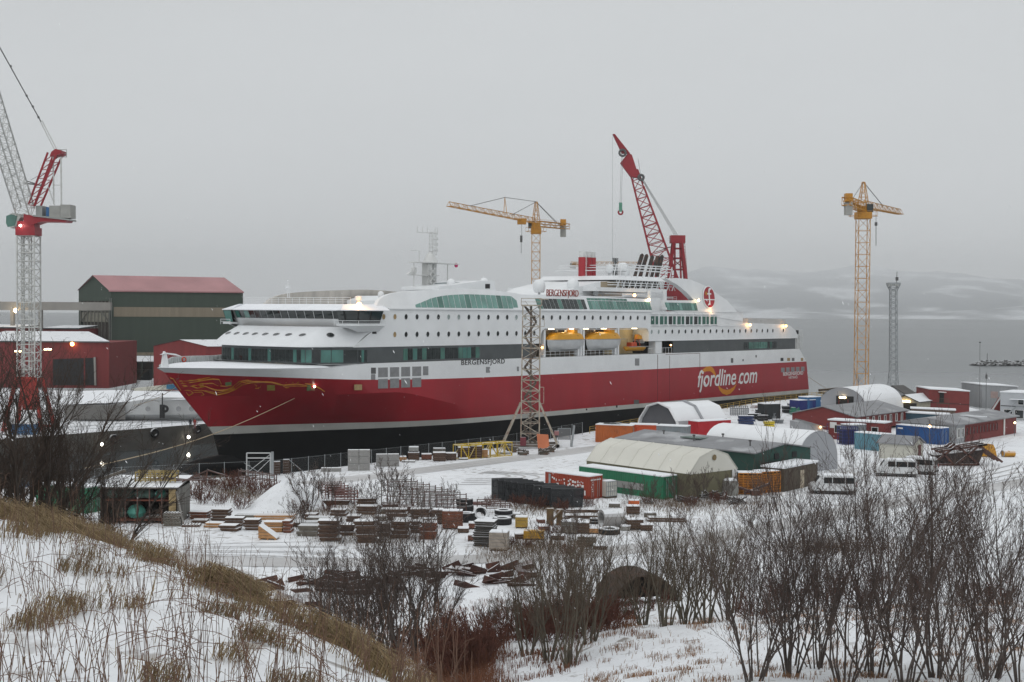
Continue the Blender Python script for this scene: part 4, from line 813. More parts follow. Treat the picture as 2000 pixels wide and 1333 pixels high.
# white luffing crane on the left
b_=at(57,742,228); t=T('luffing_crane','white lattice tower crane with red slewing deck at the left edge','crane',(b_[0],b_[1],0)); o=V3(t.location); Zc=228
top=P(56,462,Zc); mb=MB(); lattice(mb,(0,0,9.4),top,3.0,3.0,17,.16,.07); lattice(mb,(-.5,.3,9.4),top+Vector((-.5,.3,0)),1.3,1.3,17,.12,.05); mb.build('tower',cwhite,t)
mb=MB()
for x,y in ((-1.6,-1.6),(1.6,-1.6),(1.6,1.6),(-1.6,1.6)): mb.bar((x,y,9.4),(x*2.1,y*2.1,.2),.5)
mb.bar((-3.4,-3.4,.6),(3.4,-3.4,.6),.5); mb.bar((-3.4,3.4,.6),(3.4,3.4,.6),.5); mb.bar((-1.6,-1.6,9.4),(1.6,-1.6,9.4),.4); mb.box((0,0,6.5),(1.8,1.8,5.5)); mb.build('tower_foot',mat('foot_red',(.36,.04,.03),.6,.15,.8,snow=.4),t)
mb=MB(); mb.box(P(56,453,Zc),(3.4,3.4,1.4)); mb.box(P(56,440,Zc),(2.9,2.9,1.2)); mb.lathe([(1.3,-.6),(1.3,1.0)],P(56,446,Zc),12); mb.build('slewing_ring',cred,t)
mb=MB(); mb.ext([P(46,432,Zc-1.6),P(60,440,Zc-1.6),P(80,433,Zc-1.6),P(128,434,Zc-1.6),P(134,428,Zc-1.6),P(60,421,Zc-1.6),P(46,418,Zc-1.6)],(0,3.2,0)); mb.build('slewing_deck',cred,t)
mb=MB(); mb.ext([P(64,423,Zc-1.9),P(135,431,Zc-1.9),P(135,428,Zc-1.9),P(64,420,Zc-1.9)],(0,3.8,0)); mb.build('walkway',cgrey,t)
for x0,x1,y0,y1,m_ in ((96,117,402,426,ballast),(117.5,137.5,400,426,ballast),(70,82,402,424,cgrey),(90,95.5,405,424,mat('box_blue',(.03,.12,.28),.5,snow=.5))):
    mb=MB(); mb.ext([P(x0,y1,Zc-1.4),P(x1,y1,Zc-1.4),P(x1,y0,Zc-1.4),P(x0,y0,Zc-1.4)],(0,2.8,0)); mb.build('counterweight' if m_ is ballast else 'machine_housing',m_,t)
mb=MB()
for dy in (-1.4,1.4):
    D_=Vector((0,dy,0)); mb.bar(P(61,401,Zc)+D_,P(99,300,Zc)+D_,.28); mb.bar(P(73,404,Zc)+D_,P(118,298,Zc)+D_,.28)
    for k_ in range(6): a=k_/6; b=(k_+1)/6; mb.bar(P(61+38*a,401-101*a,Zc)+D_,P(73+45*b,404-106*b,Zc)+D_,.12); mb.bar(P(61+38*a,401-101*a,Zc)+D_,P(73+45*a,404-106*a,Zc)+D_,.12)
mb.ext([P(97,305,Zc-1.5),P(100,297,Zc-1.5),P(108,291,Zc-1.5),P(119,294,Zc-1.5),P(119,300,Zc-1.5),P(110,303,Zc-1.5)],(0,3,0)); mb.build('a_frame',cred,t)
mb=MB(); 
for x in (119,130): mb.bar(P(x,308,Zc),P(x,292,Zc),.08)
for y in (307,300,293): mb.bar(P(112,y,Zc),P(130,y,Zc),.10)
mb.build('top_platform',cgrey,t)
mb=MB(); mb.bar(P(104,307,Zc-1),P(105,400,Zc-1),.22); mb.bar(P(119,307,Zc-1),P(120,402,Zc-1),.22); mb.bar(P(104,362,Zc-1),P(119,362,Zc-1),.1); mb.bar(P(94,365,Zc),P(108,405,Zc),.12); mb.build('back_stay',cwhite,t)
mb=MB(); lattice(mb,P(50,415,Zc),P(-60,60,Zc-30),2.4,2.4,26,.15,.06,up=(0,1,0)); mb.build('jib',cwhite,t)
mb=MB(); mb.tube(P(107,294,Zc),P(78,236,Zc),.10,n=4); mb.tube(P(112,294,Zc),P(82,236,Zc),.10,n=4); mb.build('luffing_block',cwhite,t)
mb=MB(); mb.tube(P(80,238,Zc),P(-40,22,Zc-28),.09,n=5)
for x,y in ((76,231),(65,210),(53,189),(22,131)): mb.tube(P(x,y,Zc-1),P(x-1.5,y-3,Zc-1),.2,n=5)
mb.build('pendant_line',rope,t)
mb=MB(); mb.bar(P(46,358,Zc),P(86,363,Zc),.22); mb.bar(P(52,354,Zc),P(78,362,Zc),.18); mb.bar(P(60,352,Zc),P(86,338,Zc),.06); mb.build('boom_stop',rope,t)
mb=MB(); mb.ext([P(13,436,Zc-1),P(15,421,Zc-1),P(24,416,Zc-1),P(38,418,Zc-1),P(40,424,Zc-1),P(31,441,Zc-1),P(21,446,Zc-1)],(0,2,0),0); mb.build('cab',mat('cab_white',(.45,.46,.44),.5),t)
mb=MB(); mb.ext([P(11.5,436,Zc-1.05),P(12,422,Zc-1.05),P(22,419,Zc-1.05),P(34,422,Zc-1.05),P(29,441,Zc-1.05),P(15,444,Zc-1.05)],(0,.04,0)); mb.build('cab_window',glassg,t)
MB().sphere(P(40,441,Zc-2.2),.22).build('work_lamp',white_l,t)
# floodlight mast
b_=at(1744,740,291); t=T('floodlight_mast','slim grey lattice floodlight mast beside the yellow crane at the fjord','mast',(b_[0],b_[1],0)); o=V3(t.location)
mb=MB(); lattice(mb,(0,0,0),P(1745,725,291),2.6,1.5,6,.11,.07); lattice(mb,P(1745,725,291),P(1745,567,291),1.5,1.35,26,.10,.06); lattice(mb,P(1745,567,291),P(1745,556,291),1.4,2.4,2,.1,.06); mb.build('tower',galv,t)
mb=MB(); mb.box(P(1745,554,291),(2.6,2.6,.25)); mb.bar(P(1734,553,290),P(1756,553,290),.15); mb.build('lamp_platform',galv,t)
for x in (1737,1741,1749,1753): mb=MB(); mb.box(P(x,557,289.6),(.4,.3,.5)); mb.build('floodlight',cgrey,t)
mb=MB(); mb.tube(P(1751,553,291),P(1752,531,291),.07); mb.box(P(1752,545,291),(.5,.5,.8)); mb.build('beacon_post',rope,t)
# access tower with stairs, standing on the quay
g_=G(1035,873); t=T('access_tower','beige lattice stair tower on splayed legs rising in front of the ferry','tower',g_); o=V3(g_); Zt=g_[1]
am=mat('access_tower_paint',(.38,.34,.28),.6,.15,.8,rust=.55,snow=.3)
top=P(1038,597,Zt); mb=MB(); lattice(mb,(0,0,.5),top,2.9,2.7,13,.12,.07); mb.build('tower',am,t)
mb=MB(); mb.box(top,(3.2,3.2,.2)); 
for k_ in range(4): a=[(-1.6,-1.6),(1.6,-1.6),(1.6,1.6),(-1.6,1.6)]; p=Vector((*a[k_],0)); q=Vector((*a[(k_+1)%4],0)); mb.bar(top+p+Vector((0,0,1.1)),top+q+Vector((0,0,1.1)),.07); mb.bar(top+p+Vector((0,0,.55)),top+q+Vector((0,0,.55)),.05); mb.bar(top+p,top+p+Vector((0,0,1.1)),.08)
mb.box(top+Vector((1.9,0,1.0)),(1.4,1.6,.12)); mb.build('top_platform',am,t)
mb=MB(); n_=9; H_=top.z
for k_ in range(n_):
    z0=.6+(H_-.8)*k_/n_; z1=.6+(H_-.8)*(k_+1)/n_; s_=1 if k_%2 else -1
    mb.bar((-.9*s_,.2,z0),(.9*s_,.2,z1),.10,.35); mb.bar((-.9*s_,.2,z0+.9),(.9*s_,.2,z1+.9),.05)
mb.bar((.05,-.2,.4),(.05,-.2,H_),.34); mb.build('stair',mat('stair_dark',(.13,.11,.09),.7,.2,1,rust=.4),t)
for s_ in (-1,1):
    mb=MB(); mb.bar((s_*1.5,-1.3,6.9),(s_*4.3,-2.2,.5),.26); mb.build('leg',am,t); mb=MB(); mb.bar((s_*1.5,1.3,6.9),(s_*4.3,2.2,.5),.26); mb.build('leg',am,t)
mb=MB(); mb.bar((-4.6,-2.2,.4),(4.6,-2.2,.4),.4); mb.bar((-4.6,2.2,.4),(4.6,2.2,.4),.4); mb.bar((-4.3,-2.4,.4),(-4.3,2.4,.4),.4); mb.bar((4.3,-2.4,.4),(4.3,2.4,.4),.4); mb.build('base_frame',mat('base_frame_steel',(.16,.14,.12),.7,.2,.8,rust=.3,snow=.8),t)
for z,h_ in ((14.7,1.3),(6.9,2.6),(19,1.2)): mb=MB(); [mb.bar((1.5,-1.4,z+q),(2.1,-1.4,z+q),.08) for q in (0,h_)]; mb.bar((2.1,-1.4,z),(2.1,-1.4,z+h_),.08); mb.build('side_hoop',am,t)
mb=MB(); mb.box((-1.1,-2.6,1.1),(.9,.5,1.3)); mb.build('control_box',mat('box_darkred',(.16,.03,.04),.6,snow=.5),t)
mb=MB(); mb.ext([(1.2,-3.4,.1),(3.0,-3.4,.1),(2.8,-2.9,2.2),(1.0,-2.9,2.3)],(0,.12,0)); tag(mb.build('board',mat('board_orange',(.52,.16,.07),.6,.1,1),loc=g_),'orange board leaning against the foot of the stair tower','board')
g2=G(1000,880); 
for i,(x,y,w,h_) in enumerate(((1000,884,26,16),(1022,890,22,12),(1062,889,22,14),(1078,884,14,12))):
    q=G(x,y); s_=q[1]/F; mb=MB()
    for k_ in range(5): mb.bar((-w*s_/2,random.uniform(-.5,.5),h_*s_*k_/5+.15),(w*s_/2,random.uniform(-.5,.5),h_*s_*random.random()+.15),.16)
    for k_ in range(3): mb.bar((random.uniform(-1,1)*w*s_/2,0,0),(random.uniform(-1,1)*w*s_/2,0,h_*s_),.14)
    mb.box((0,.2,h_*s_*.3),(w*s_*.7,1.0,h_*s_*.5)); tag(mb.build('steel_pile',mat('pile_steel',(.09,.075,.06),.8,.35,1,rust=.4,snow=.7),loc=q),['dark pile of steel parts left of the stair tower foot','low pile of steel parts just before the stair tower','rusty pile of pipes right of the stair tower foot','small heap of scrap at the right leg of the stair tower'][i],'scrap pile')
# yellow crane section lying by the fence
a=G(893,897); b=G(992,889); t=T('crane_section','yellow lattice crane section lying on the snow by the quay fence','crane section',a); mb=MB(); d=V3(b-a); 
lattice(mb,(0,0,1.0),d+Vector((0,0,1.0)),2.0,2.0,7,.13,.08); mb.build('lattice',mat('section_yellow',(.52,.36,.03),.55,.12,1,snow=.5),t)
# ------------------------------------------------------------------ far quay, left: halls, sheds, boat
def wbox(mb,x0,x1,y0,y1,Z,dep,m=0):                                # block seen between two photo corners at depth Z
    p=at(x0,y0,Z); q=at(x1,y1,Z); mb.box(((p[0]+q[0])/2,Z+dep/2,(p[2]+q[2])/2),(q[0]-p[0],dep,abs(p[2]-q[2])),m)
hgreen=mat('hall_green',(.048,.068,.052),.7,.08,.15,stretch=(6,6,.4),dirt=.2); hbeige=mat('hall_beige',(.24,.205,.15),.7,.1,.2,stretch=(5,5,.4)); hred=mat('shed_red',(.17,.022,.022),.7,.12,.2,stretch=(5,5,.3)); roofred=mat('hall_roof_red',(.36,.185,.19),.6,.14,.12)
darkroof=mat('dark_roof',(.08,.085,.09),.7,.1,.5,snow=.75,snoise=.4)
Zh=400
A=at(217,735,Zh); zb=0.0; x0=A[0]; x1=at(475,735,Zh)[0]; ze=at(300,567,Zh)[2]; 
t=T('ship_hall','huge green shipbuilding hall with beige stripes and a pale red roof','hall',(x0,Zh,zb)); o=V3(t.location); wd=x1-x0
wd=38.1; g3=lambda s,z:(-15.6*s,17.0*s,z); sw=lambda f,z,off=0:(wd*f+off*.3,12.0*f-off,z); far=lambda f,s,z:tuple(np.array(sw(f,0))+np.array(g3(s,z))); rz_=ze+4.6
mb=MB(); mb.grid([[sw(0,0),sw(1,0)],[sw(0,ze),sw(1,ze)]]); mb.grid([[sw(1,0),far(1,1,0)],[sw(1,ze),far(1,1,ze)]]); mb.grid([[g3(1,0),far(1,1,0)],[g3(1,ze),far(1,1,ze)]],0,True); mb.build('wall',hgreen,t)
mb=MB(); mb.add([g3(0,ze-3.4),g3(1,ze-3.4),g3(1,ze),g3(.5,rz_),g3(0,ze)],[(0,4,3,2,1)]); mb.add([g3(0,0),g3(.05,0),g3(.05,ze-3.4),g3(0,ze-3.4)],[(3,2,1,0)]); mb.add([g3(.95,0),g3(1,0),g3(1,ze-3.4),g3(.95,ze-3.4)],[(3,2,1,0)]); mb.build('gable_end',hgreen,t)
mb=MB(); mb.grid([[(-.5,-.6,ze-.2),(wd+.4,11.5,ze-.2)],[(g3(.5,0)[0]-.5,g3(.5,0)[1]-.5,rz_+.1),(wd-7.8,20.5,rz_-.1)],[(g3(1,0)[0]-.5,17,ze),far(1,1,ze)]],0); mb.grid([[(-.5,-.6,ze-.6),(wd+.4,11.5,ze-.6)],[(-.5,-.6,ze-.2),(wd+.4,11.5,ze-.2)]]); mb.build('roof',roofred,t)
z1=P(225,600,Zh).z; z2=P(225,619,Zh).z
def hband(f0,f1,za,zb_,m,name): mb=MB(); mb.ext([sw(f0,za,.12),sw(f1,za,.12),sw(f1,zb_,.12),sw(f0,zb_,.12)],(.0,.2,0)); return mb.build(name,m,t)
hband(.02,.97,z2,z1,hbeige,'beige_band'); hband(.02,.35,P(230,695,Zh).z,P(230,689,Zh).z,hbeige,'beige_band'); hband(.97,.999,z2,z1,hred,'band_end')
mb=MB(); 
for s in np.linspace(.06,.94,9): a=g3(s,0); mb.bar((a[0],a[1]-.1,.2),(a[0],a[1]-.1,ze-3.4),.28)
for z in (6,12,ze-6.5): mb.bar(g3(.03,z),g3(.97,z),.3)
mb.bar(g3(.05,ze-10),g3(.5,ze-4),.3); mb.bar(g3(.95,ze-10),g3(.5,ze-4),.3); mb.build('door_frame',mat('frame_grey',(.16,.16,.14),.7),t)
mb=MB(); mb.add([g3(.05,ze-10),g3(.95,ze-10),g3(.95,ze-7),g3(.05,ze-7)],[(0,1,2,3)]); o2=mb.build('pale_panel',mat('panel_pale',(.30,.29,.24),.8),t); o2.location=(.2,.4,0)
mb=MB(); mb.add([g3(.05,0),g3(.95,0),g3(.95,ze-3.4),g3(.05,ze-3.4)],[(0,1,2,3)]); o2=mb.build('gate_interior',mat('gate_brown',(.075,.065,.055),.8,.2,.3),t); o2.location=(.5,.9,0)
mb=MB(); 
for p_ in ((-.2,0),(.0,.3)): mb.bar((p_[0],-.25,0),(p_[0],-.25,ze-2.5),.5)
mb.build('corner_post',mat('hall_trim',(.2,.22,.2),.7),t)
# lean-to at the hall
t=T('lean_to','dark open lean-to roof against the foot of the green hall','lean-to',at(265,740,392)*np.array([1,1,0])); o=V3(t.location)
mb=MB(); mb.ext([P(222,697,396),P(300,697,396),P(300,708,388),P(255,708,388)],(0,0,.25)); mb.build('roof',darkroof,t)
mb=MB(); 
for x in (255,277,299): mb.bar(P(x,708,388),P(x,737,388)*1.0,.35)
mb.build('post',hgreen,t); mb=MB(); mb.box((0,6.5,P(260,722,392).z),(11,.5,5)); mb.box((1,2,1.6),(6,3,3.2)); mb.build('back_wall',drk,t)
# gantry beam with posts
t=T('crane_runway','long grey concrete crane runway beam entering the green hall','beam',(at(100,740,392)[0],392,0)); o=V3(t.location)
pb=mat('runway_concrete',(.27,.26,.24),.8,.1,.3,snow=.5); mb=MB(); mb.ext([P(-60,606,392),P(216,606.5,392),P(216,591,392),P(-60,589,392)],(0,1.6,0)); mb.build('beam',pb,t)
for x in (23,78): mb=MB(); mb.ext([P(x-3,660,392),P(x+3,660,392),P(x+3,606,392),P(x-3,606,392)],(0,1.4,0)); mb.bar(P(x,660,392.5),P(x,745,392.5),1.2); mb.build('post',pb,t)
MB().sphere(P(31,607,390),.7).build('lamp',warm,t)
# red buildings
def redhouse(name,label,x0,x1,yb,yt,Z,dep,roofl,extra=None,flat=False):
    p=at(x0,yt,Z); q=at(x1,yt,Z); t=T(name,label,'building',((p[0]+q[0])/2,Z,0)); global o; o=V3(t.location); w=q[0]-p[0]; h=p[2]
    mb=MB(); mb.box((0,dep/2,h/2),(w,dep,h)); mb.build('wall',hred,t)
    mb=MB(); mb.ext([V3(r_) for r_ in roofl(w,dep,h)],(0,0,.35)) ; mb.build('roof',darkroof,t); return t,w,h
Zr=352
t,w,h=redhouse('boat_shed','big red shed with a wide dark doorway on the far quay',-60,213,752,668,Zr,26,lambda w,d,h:[(-w/2-.5,-.6,h),(w/2+.4,-.6,h),(w/2-14,d,h+2.2),(-w/2-.5,d,h+2.2)])
mb=MB(); mb.ext([P(103,753,Zr-.05),P(186,753,Zr-.05),P(186,699,Zr-.05),P(103,702,Zr-.05)],(0,.1,0)); mb.build('doorway',drk,t)
mb=MB(); mb.bar(P(165,752,Zr-.2),P(165,700,Zr-.2),.3); mb.build('door_post',hred,t); mb=MB(); mb.bar(P(186.5,753,Zr-.3),P(185,698,Zr-.3),.5); mb.build('door_edge',pb,t)
mb=MB(); mb.sphere(P(141,672.5,Zr-.8),.55); mb.build('wall_lamp',amber,t)
MB().box(P(141,668,Zr-.4),(.8,.8,.3)).build('lamp_bracket',rope,t)
t,w,h=redhouse('storage_shed','small red shed with snowy roof behind the big red one, left of the hall',84,154,665,643,385,18,lambda w,d,h:[(-w/2,-.4,h),(w/2,-.4,h),(w/2,d,h+.6),(-w/2,d,h+.6)])
t,w,h=redhouse('storage_shed','red shed cut by the left picture edge, behind the white crane tower',-60,40,665,641,383,18,lambda w,d,h:[(-w/2,-.4,h),(w/2,-.4,h),(w/2,d,h+.6),(-w/2,d,h+.6)])
# red gabled shed just behind the bow
Zg=338; p0=at(300,676,Zg); p1=at(403,683,Zg); t=T('workshop','red gabled workshop with snow dusted roof behind the bow of the ferry','building',(p0[0],Zg,0)); o=V3(t.location)
w=p1[0]-p0[0]; he=P(300,676,Zg).z; hr=P(352,667,Zg).z+.3; Ld=30
mb=MB(); mb.add([(0,0,0),(w,0,0),(w,0,he),(w/2,0,hr),(0,0,he)],[(0,1,2,3,4)]); mb.grid([[(w,0,0),(w+Ld*.8,Ld*.25,0)],[(w,0,he),(w+Ld*.8,Ld*.25,he)]]); mb.grid([[(0,0,0),(Ld*.6,Ld,0)],[(0,0,he),(Ld*.6,Ld,he)]],0,True); mb.build('wall',hred,t)
mb=MB(); mb.grid([[(-.4,-.4,he),(Ld*.6,Ld,he)],[(w/2,-.4,hr+.15),(w/2+Ld*.8,Ld*.3,hr+.15)],[(w+.4,-.4,he-.05),(w+Ld*.8,Ld*.25-.4,he)]],0,True); mb.build('roof',darkroof,t)
# white hull laid up on the far quay
hb_=G(300,829); Zb=250; t=T('workboat','white boat hull laid up under snow on the far quay, left of the bow','boat',(at(265,822,Zb)[0],Zb,0)); o=V3(t.location)
bw_=mat('boat_white',(.52,.53,.53),.5,.08,.4,dirt=.35); bg_=mat('boat_grey',(.17,.165,.155),.7,.15,.4)
mb=MB(); rows=[]
for s in np.linspace(0,1,22):
    x=125+(412-125)*s; up=.0 if s<.5 else 0; yt=791-14*min(1,max(0,(s-.3)/.35)) if s<.65 else 777+4*(s-.65); yb=822; dp=(1-abs(2*s-1)**3)*4
    rows.append([tuple(P(x,yb,Zb+1.5)),tuple(P(x,yb-12,Zb-dp*.3)),tuple(P(x,yt,Zb-dp*.5)),tuple(P(x,yt-1,Zb+.5-dp*.5)),tuple(P(x,yt-3,Zb+6))])
mb.grid(rows,0,True); mb.build('hull',bw_,t,smooth=True)
mb=MB(); rows=[]
for s in np.linspace(0,1,12):
    x=128+(245-128)*s; rows.append([tuple(P(x,820,Zb-1.8)),tuple(P(x,792,Zb-2.4))])
mb.grid(rows,0,True); mb.build('grey_side',bg_,t)
mb=MB(); rows=[]
for s in np.linspace(0,1,16):
    x=118+(400-118)*s; k=math.sin(math.pi*(.12+.76*s)); rows.append([tuple(P(x,791-12*s,Zb-1.9)),tuple(P(x,776-14*k*.6-4*s,Zb+2)),tuple(P(x,768-12*k*.5,Zb+8)),tuple(P(x,770,Zb+13))])
mb.grid(rows,0,True); mb.build('snowy_deck',snowm,t,smooth='all')
mb=MB(); mb.ext([P(255,760,Zb+5),P(330,752,Zb+5),P(330,762,Zb+5),P(265,764,Zb+5)],(0,3,0)); mb.build('deckhouse',mat('boat_cream',(.50,.49,.42),.6),t)
mb=MB(); mb.ext([P(325,752,Zb+4),P(350,751,Zb+4),P(350,762,Zb+4),P(325,760,Zb+4)],(0,2,0)); mb.build('tarpaulin',mat('tarp_blue',(.03,.13,.22),.6),t)
for x in (289,349,374): MB().lathe([(.01,-.02),(.45,-.02),(.5,.05),(.01,.05)],(0,0,0),12).build('porthole',greyv,t).matrix_local=Matrix.Translation(P(x,799,Zb-2.9))@Matrix.Rotation(math.radians(90),4,'X')
mb=MB(); mb.box(P(317,804,Zb-3.1),(.9,.4,2.6)); mb.ring(P(322,799,Zb-3.2),(0,1,0),.5,.25); mb.tube(P(317,768,Zb-2.5),P(317,814,Zb-3),.12); mb.build('fender',blackp,t)
# quay railing, tyres, lamps, people, blue skip
t=T('quay_railing','thin grey railing along the snowy edge of the far quay','railing',aw(100,201.5,.0)); o=V3(t.location); mb=MB(); 
a0,a1=96,150
for a in np.arange(a0,a1,2.2): mb.bar(V3(aw(a,201.5,0))-o,V3(aw(a,201.5,1.1))-o,.07)
for z in (.55,1.1): mb.bar(V3(aw(a0,201.5,z))-o,V3(aw(a1,201.5,z))-o,.06)
mb.build('rail',galv,t)
tyrem=mat('tyre_rubber',(.012,.012,.013),.8,.3,2,snow=.75)
def tyre(mb,c,ax,R,w,m=0):
    ax=Vector(ax).normalized(); x=ax.orthogonal().normalized(); y=ax.cross(x); rows=[]
    for i in range(21):
        a=2*math.pi*i/20; d=x*math.cos(a)+y*math.sin(a); k=1.0 if i%2 else .97
        rows.append([Vector(c)+d*(R*q*(k if q>.93 else 1))+ax*(w*s) for q,s in ((.55,-.4),(.72,-.5),(.95,-.48),(1,-.35),(1,.35),(.95,.48),(.72,.5),(.55,.4),(.55,-.4))])
    mb.grid(rows,m)
for i,(x,y) in enumerate(((302,846),(385,839),(222,858))):
    r=ray(x,y); q=CAM+r*(200.1/(r@NV)); mb=MB(); tyre(mb,(0,0,0),NV,.85,.5); tag(mb.build('tyre_fender',tyrem,loc=q),['black tyre fender on the far quay wall, middle of three','black tyre fender on the far quay wall, nearest the bow','black tyre fender on the far quay wall, farthest from the bow'][i],'tyre fender','tyre fenders on the far quay wall')
for i,(x,y) in enumerate(((368,854),(199,868))):
    r=ray(x,y); q=CAM+r*(199.7/(r@NV)); t=T('quay_lamp',['lit lamp on the quay wall just left of the ferry stem','lit lamp on the quay wall behind the left tree'][i],'lamp',q,0,'lamps low on the far quay wall'); MB().sphere((0,0,0),.30).build('bulb',white_l,t); mb=MB(); mb.box(V3(NV)*.35,(.3,.3,.5)); mb.build('bracket',rope,t)
for i,(x0,y0,x1,y1) in enumerate(((82,655,53,681),(40,655,27,682))): pass
def lamppost(px,base,Z,ytop,label,arm=1,m=warm):
    b=at(px,base,Z); t=T('street_lamp',label,'street lamp',(b[0],b[1],0)); global o; o=V3(t.location); tp=P(px,ytop,Z); mb=MB(); mb.tube((0,0,0),tp,.14,r2=.08); mb.tube(tp,tp+Vector((arm*1.6,0,.5)),.07); mb.build('pole',galv,t); mb=MB(); mb.box(tp+Vector((arm*2.1,0,.55)),(1.3,.5,.25)); mb.build('lamp_head',m,t)
lamppost(73,800,262,688,'tall lit street lamp right of the white crane tower, arm to the right',1); lamppost(56,800,262,692,'tall lit street lamp seen through the white crane tower, arm to the left',-1)
for i,(x,m_) in enumerate(((373,mat('coat_dark',(.02,.025,.035),.8)),(382,mat('coat_red',(.38,.05,.04),.8)))):
    p=aw(0,0); r=ray(x,838); z=0.05; q=CAM+r*((z-HC)/r[2]); q=np.array([q[0]-.5,q[1]+1.5,0]); t=T('person',['person in dark clothes standing at the far quay edge by the bow','person in a red jacket standing at the far quay edge by the bow'][i],'person',q,0)
    me=bpy.data.meshes.new('body'); V_=[(0,0,.92),(0,0,1.2),(0,0,1.45),(0,0,1.56),(0,0,1.70),(-.10,0,.88),(-.11,0,.48),(-.12,0,.06),(-.12,-.14,.03),(.10,0,.88),(.11,.02,.48),(.12,.05,.06),(.12,-.09,.03),(-.2,0,1.42),(-.26,0,1.12),(-.24,-.08,.86),(.2,0,1.42),(.26,0,1.12),(.22,-.10,.88)]
    E_=[(0,1),(1,2),(2,3),(3,4),(0,5),(5,6),(6,7),(7,8),(0,9),(9,10),(10,11),(11,12),(2,13),(13,14),(14,15),(2,16),(16,17),(17,18)]; R_=[.16,.15,.16,.06,.11,.09,.07,.05,.04,.09,.07,.05,.04,.07,.055,.04,.07,.055,.04]
    me.from_pydata(V_,E_,[]); ob=bpy.data.objects.new('body',me); COL.objects.link(ob); ob.parent=t; md=ob.modifiers.new('skin','SKIN'); 
    for k_,sv_ in enumerate(me.skin_vertices[0].data): sv_.radius=(R_[k_],R_[k_]); sv_.use_root=(k_==0)
    ob.modifiers.new('sub','SUBSURF').levels=1; me.materials.append(m_)
mb=MB(); mb.box((0,0,.9),(4.0,2.2,1.8)); 
for k_ in range(9): mb.box((-1.8+.45*k_,-1.13,.9),(.12,.08,1.7))
q=G(48,858); q=aw(94,204); tag(mb.build('skip',mat('skip_blue',(.05,.15,.30),.6,.15,1,snow=.8),loc=at(48,851,222)*np.array([1,1,0])),'small blue skip on the far quay at the foot of the white crane','skip')
# mooring ropes
ropem=mat('mooring_rope',(.42,.33,.22),.8,.1,5)
def moor(label,pts,r=.05):
    mb=MB(); mb.path(pts,r,0,5); tag(mb.build('mooring_rope',ropem),label,'rope')
e0=SM@onhull(575,778,.05); e1=V3(at(160,916,150)); moor('long pale mooring rope from the bow down to the near shore',[e0.lerp(e1,k/12)-Vector((0,0,1.2*math.sin(math.pi*k/12))) for k in range(13)],.06)
e0=SM@onhull(356,748,.05); e1=V3(at(262,792,244)); moor('thin mooring rope from the bow to the white boat on the quay',[e0.lerp(e1,k/8)-Vector((0,0,.6*math.sin(math.pi*k/8))) for k in range(9)],.045)
e0=SM@sp(1578,736,3); e1=V3(at(1680,782,330)); moor('thin dark stern line running from the transom to the pier',[e0.lerp(e1,k/8)-Vector((0,0,1.0*math.sin(math.pi*k/8))) for k in range(9)],.05)
# distant white boat on the fjord
q=at(128,633,700); q[2]=-3.8; t=T('distant_boat','tiny white vessel far out on the fjord beneath the runway beam','boat',q); mb=MB(); mb.ext([(-5,0,0),(6,0,0),(7.5,0,2),(-5.5,0,2)],(0,3,0)); mb.build('hull',bw_,t); mb=MB(); mb.box((-1,1.5,3.2),(5,2.4,2.4)); mb.tube((-1,1.5,4),(-1,1.5,8),.15); mb.build('wheelhouse',bw_,t)
# breakwater
t=T('breakwater','low snow dusted stone breakwater in the fjord at the right edge','breakwater',at(1960,690,640)*np.array([1,1,0])+np.array([0,0,-3.8])); o=V3(t.location); rk=random.Random(5); mb=MB(); rockm=mat('rock',(.06,.06,.058),.9,.3,.3,snow=.55)
for k_ in range(420):
    x=rk.uniform(0,48); u=rk.gauss(0,1); h=max(.1,2.6-abs(u)*1.1)*min(1,x/6+.3); c=Vector((x-15,u*2.4+x*.1,h*rk.uniform(.2,1))); r=rk.uniform(.5,1.2); mb.sphere(c,r,0,6,4,sz=rk.uniform(.6,.9))
ob=mb.build('rocks',rockm,t); ob['kind']='stuff'
mb=MB(); mb.tube((-8,0,1),(-8,0,6),.15); mb.box((-8,0,2.2),(1,1,1)); mb.build('beacon',rope,t)
# ------------------------------------------------------------------ tents, sheds and blocks on the near yard
def Hz(px): return 608.5+.006*(px-1000)
def tz(px,py,H):                                                    # photo position of a point H above the yard -> world position of its foot
    r=ray(px,py); z=H
    for i in range(25):
        P_=CAM+r*((z-HC)/r[2]); z=.5*z+.5*(H+float(gz(P_[0],P_[1])))
    return np.array([P_[0],P_[1],float(gz(P_[0],P_[1]))])
tentw=mat('tent_white',(.70,.71,.72),.6,.04,.4,snow=.7,snoise=.4); tentc=mat('tent_cream',(.60,.59,.53),.6,.05,.3,dirt=.15); tentg=mat('tent_grey',(.33,.34,.36),.6,.08,.3); tentd=mat('tent_dark',(.10,.105,.115),.6,.1,.5)
olive=mat('olive_wall',(.135,.125,.075),.75,.12,.4,dirt=.3); wgreen=mat('wall_green',(.018,.062,.05),.7,.12,.4,dirt=.3); rgrey=mat('felt_roof',(.24,.245,.255),.8,.12,.3,dirt=.5,snow=.22,snoise=.25); rgrey2=mat('slate_roof',(.235,.24,.25),.8,.08,.4,snow=.12,snoise=.3)
bred=mat('barn_red',(.17,.03,.028),.7,.12,.3,stretch=(3,3,8)); brown=mat('brown_boards',(.075,.06,.042),.8,.2,.6,stretch=(5,5,.6),dirt=.4); wallg=mat('wall_grey',(.30,.31,.32),.7,.08,.5,stretch=(4,4,.6)); wtrim=mat('white_trim',(.66,.66,.65),.6,.05,1); cshed=mat('shed_cream',(.50,.49,.43),.7,.06,.5,stretch=(1,1,9)); dkroof=mat('dark_felt',(.05,.05,.052),.8,.2,.4,snow=.75,snoise=.5)
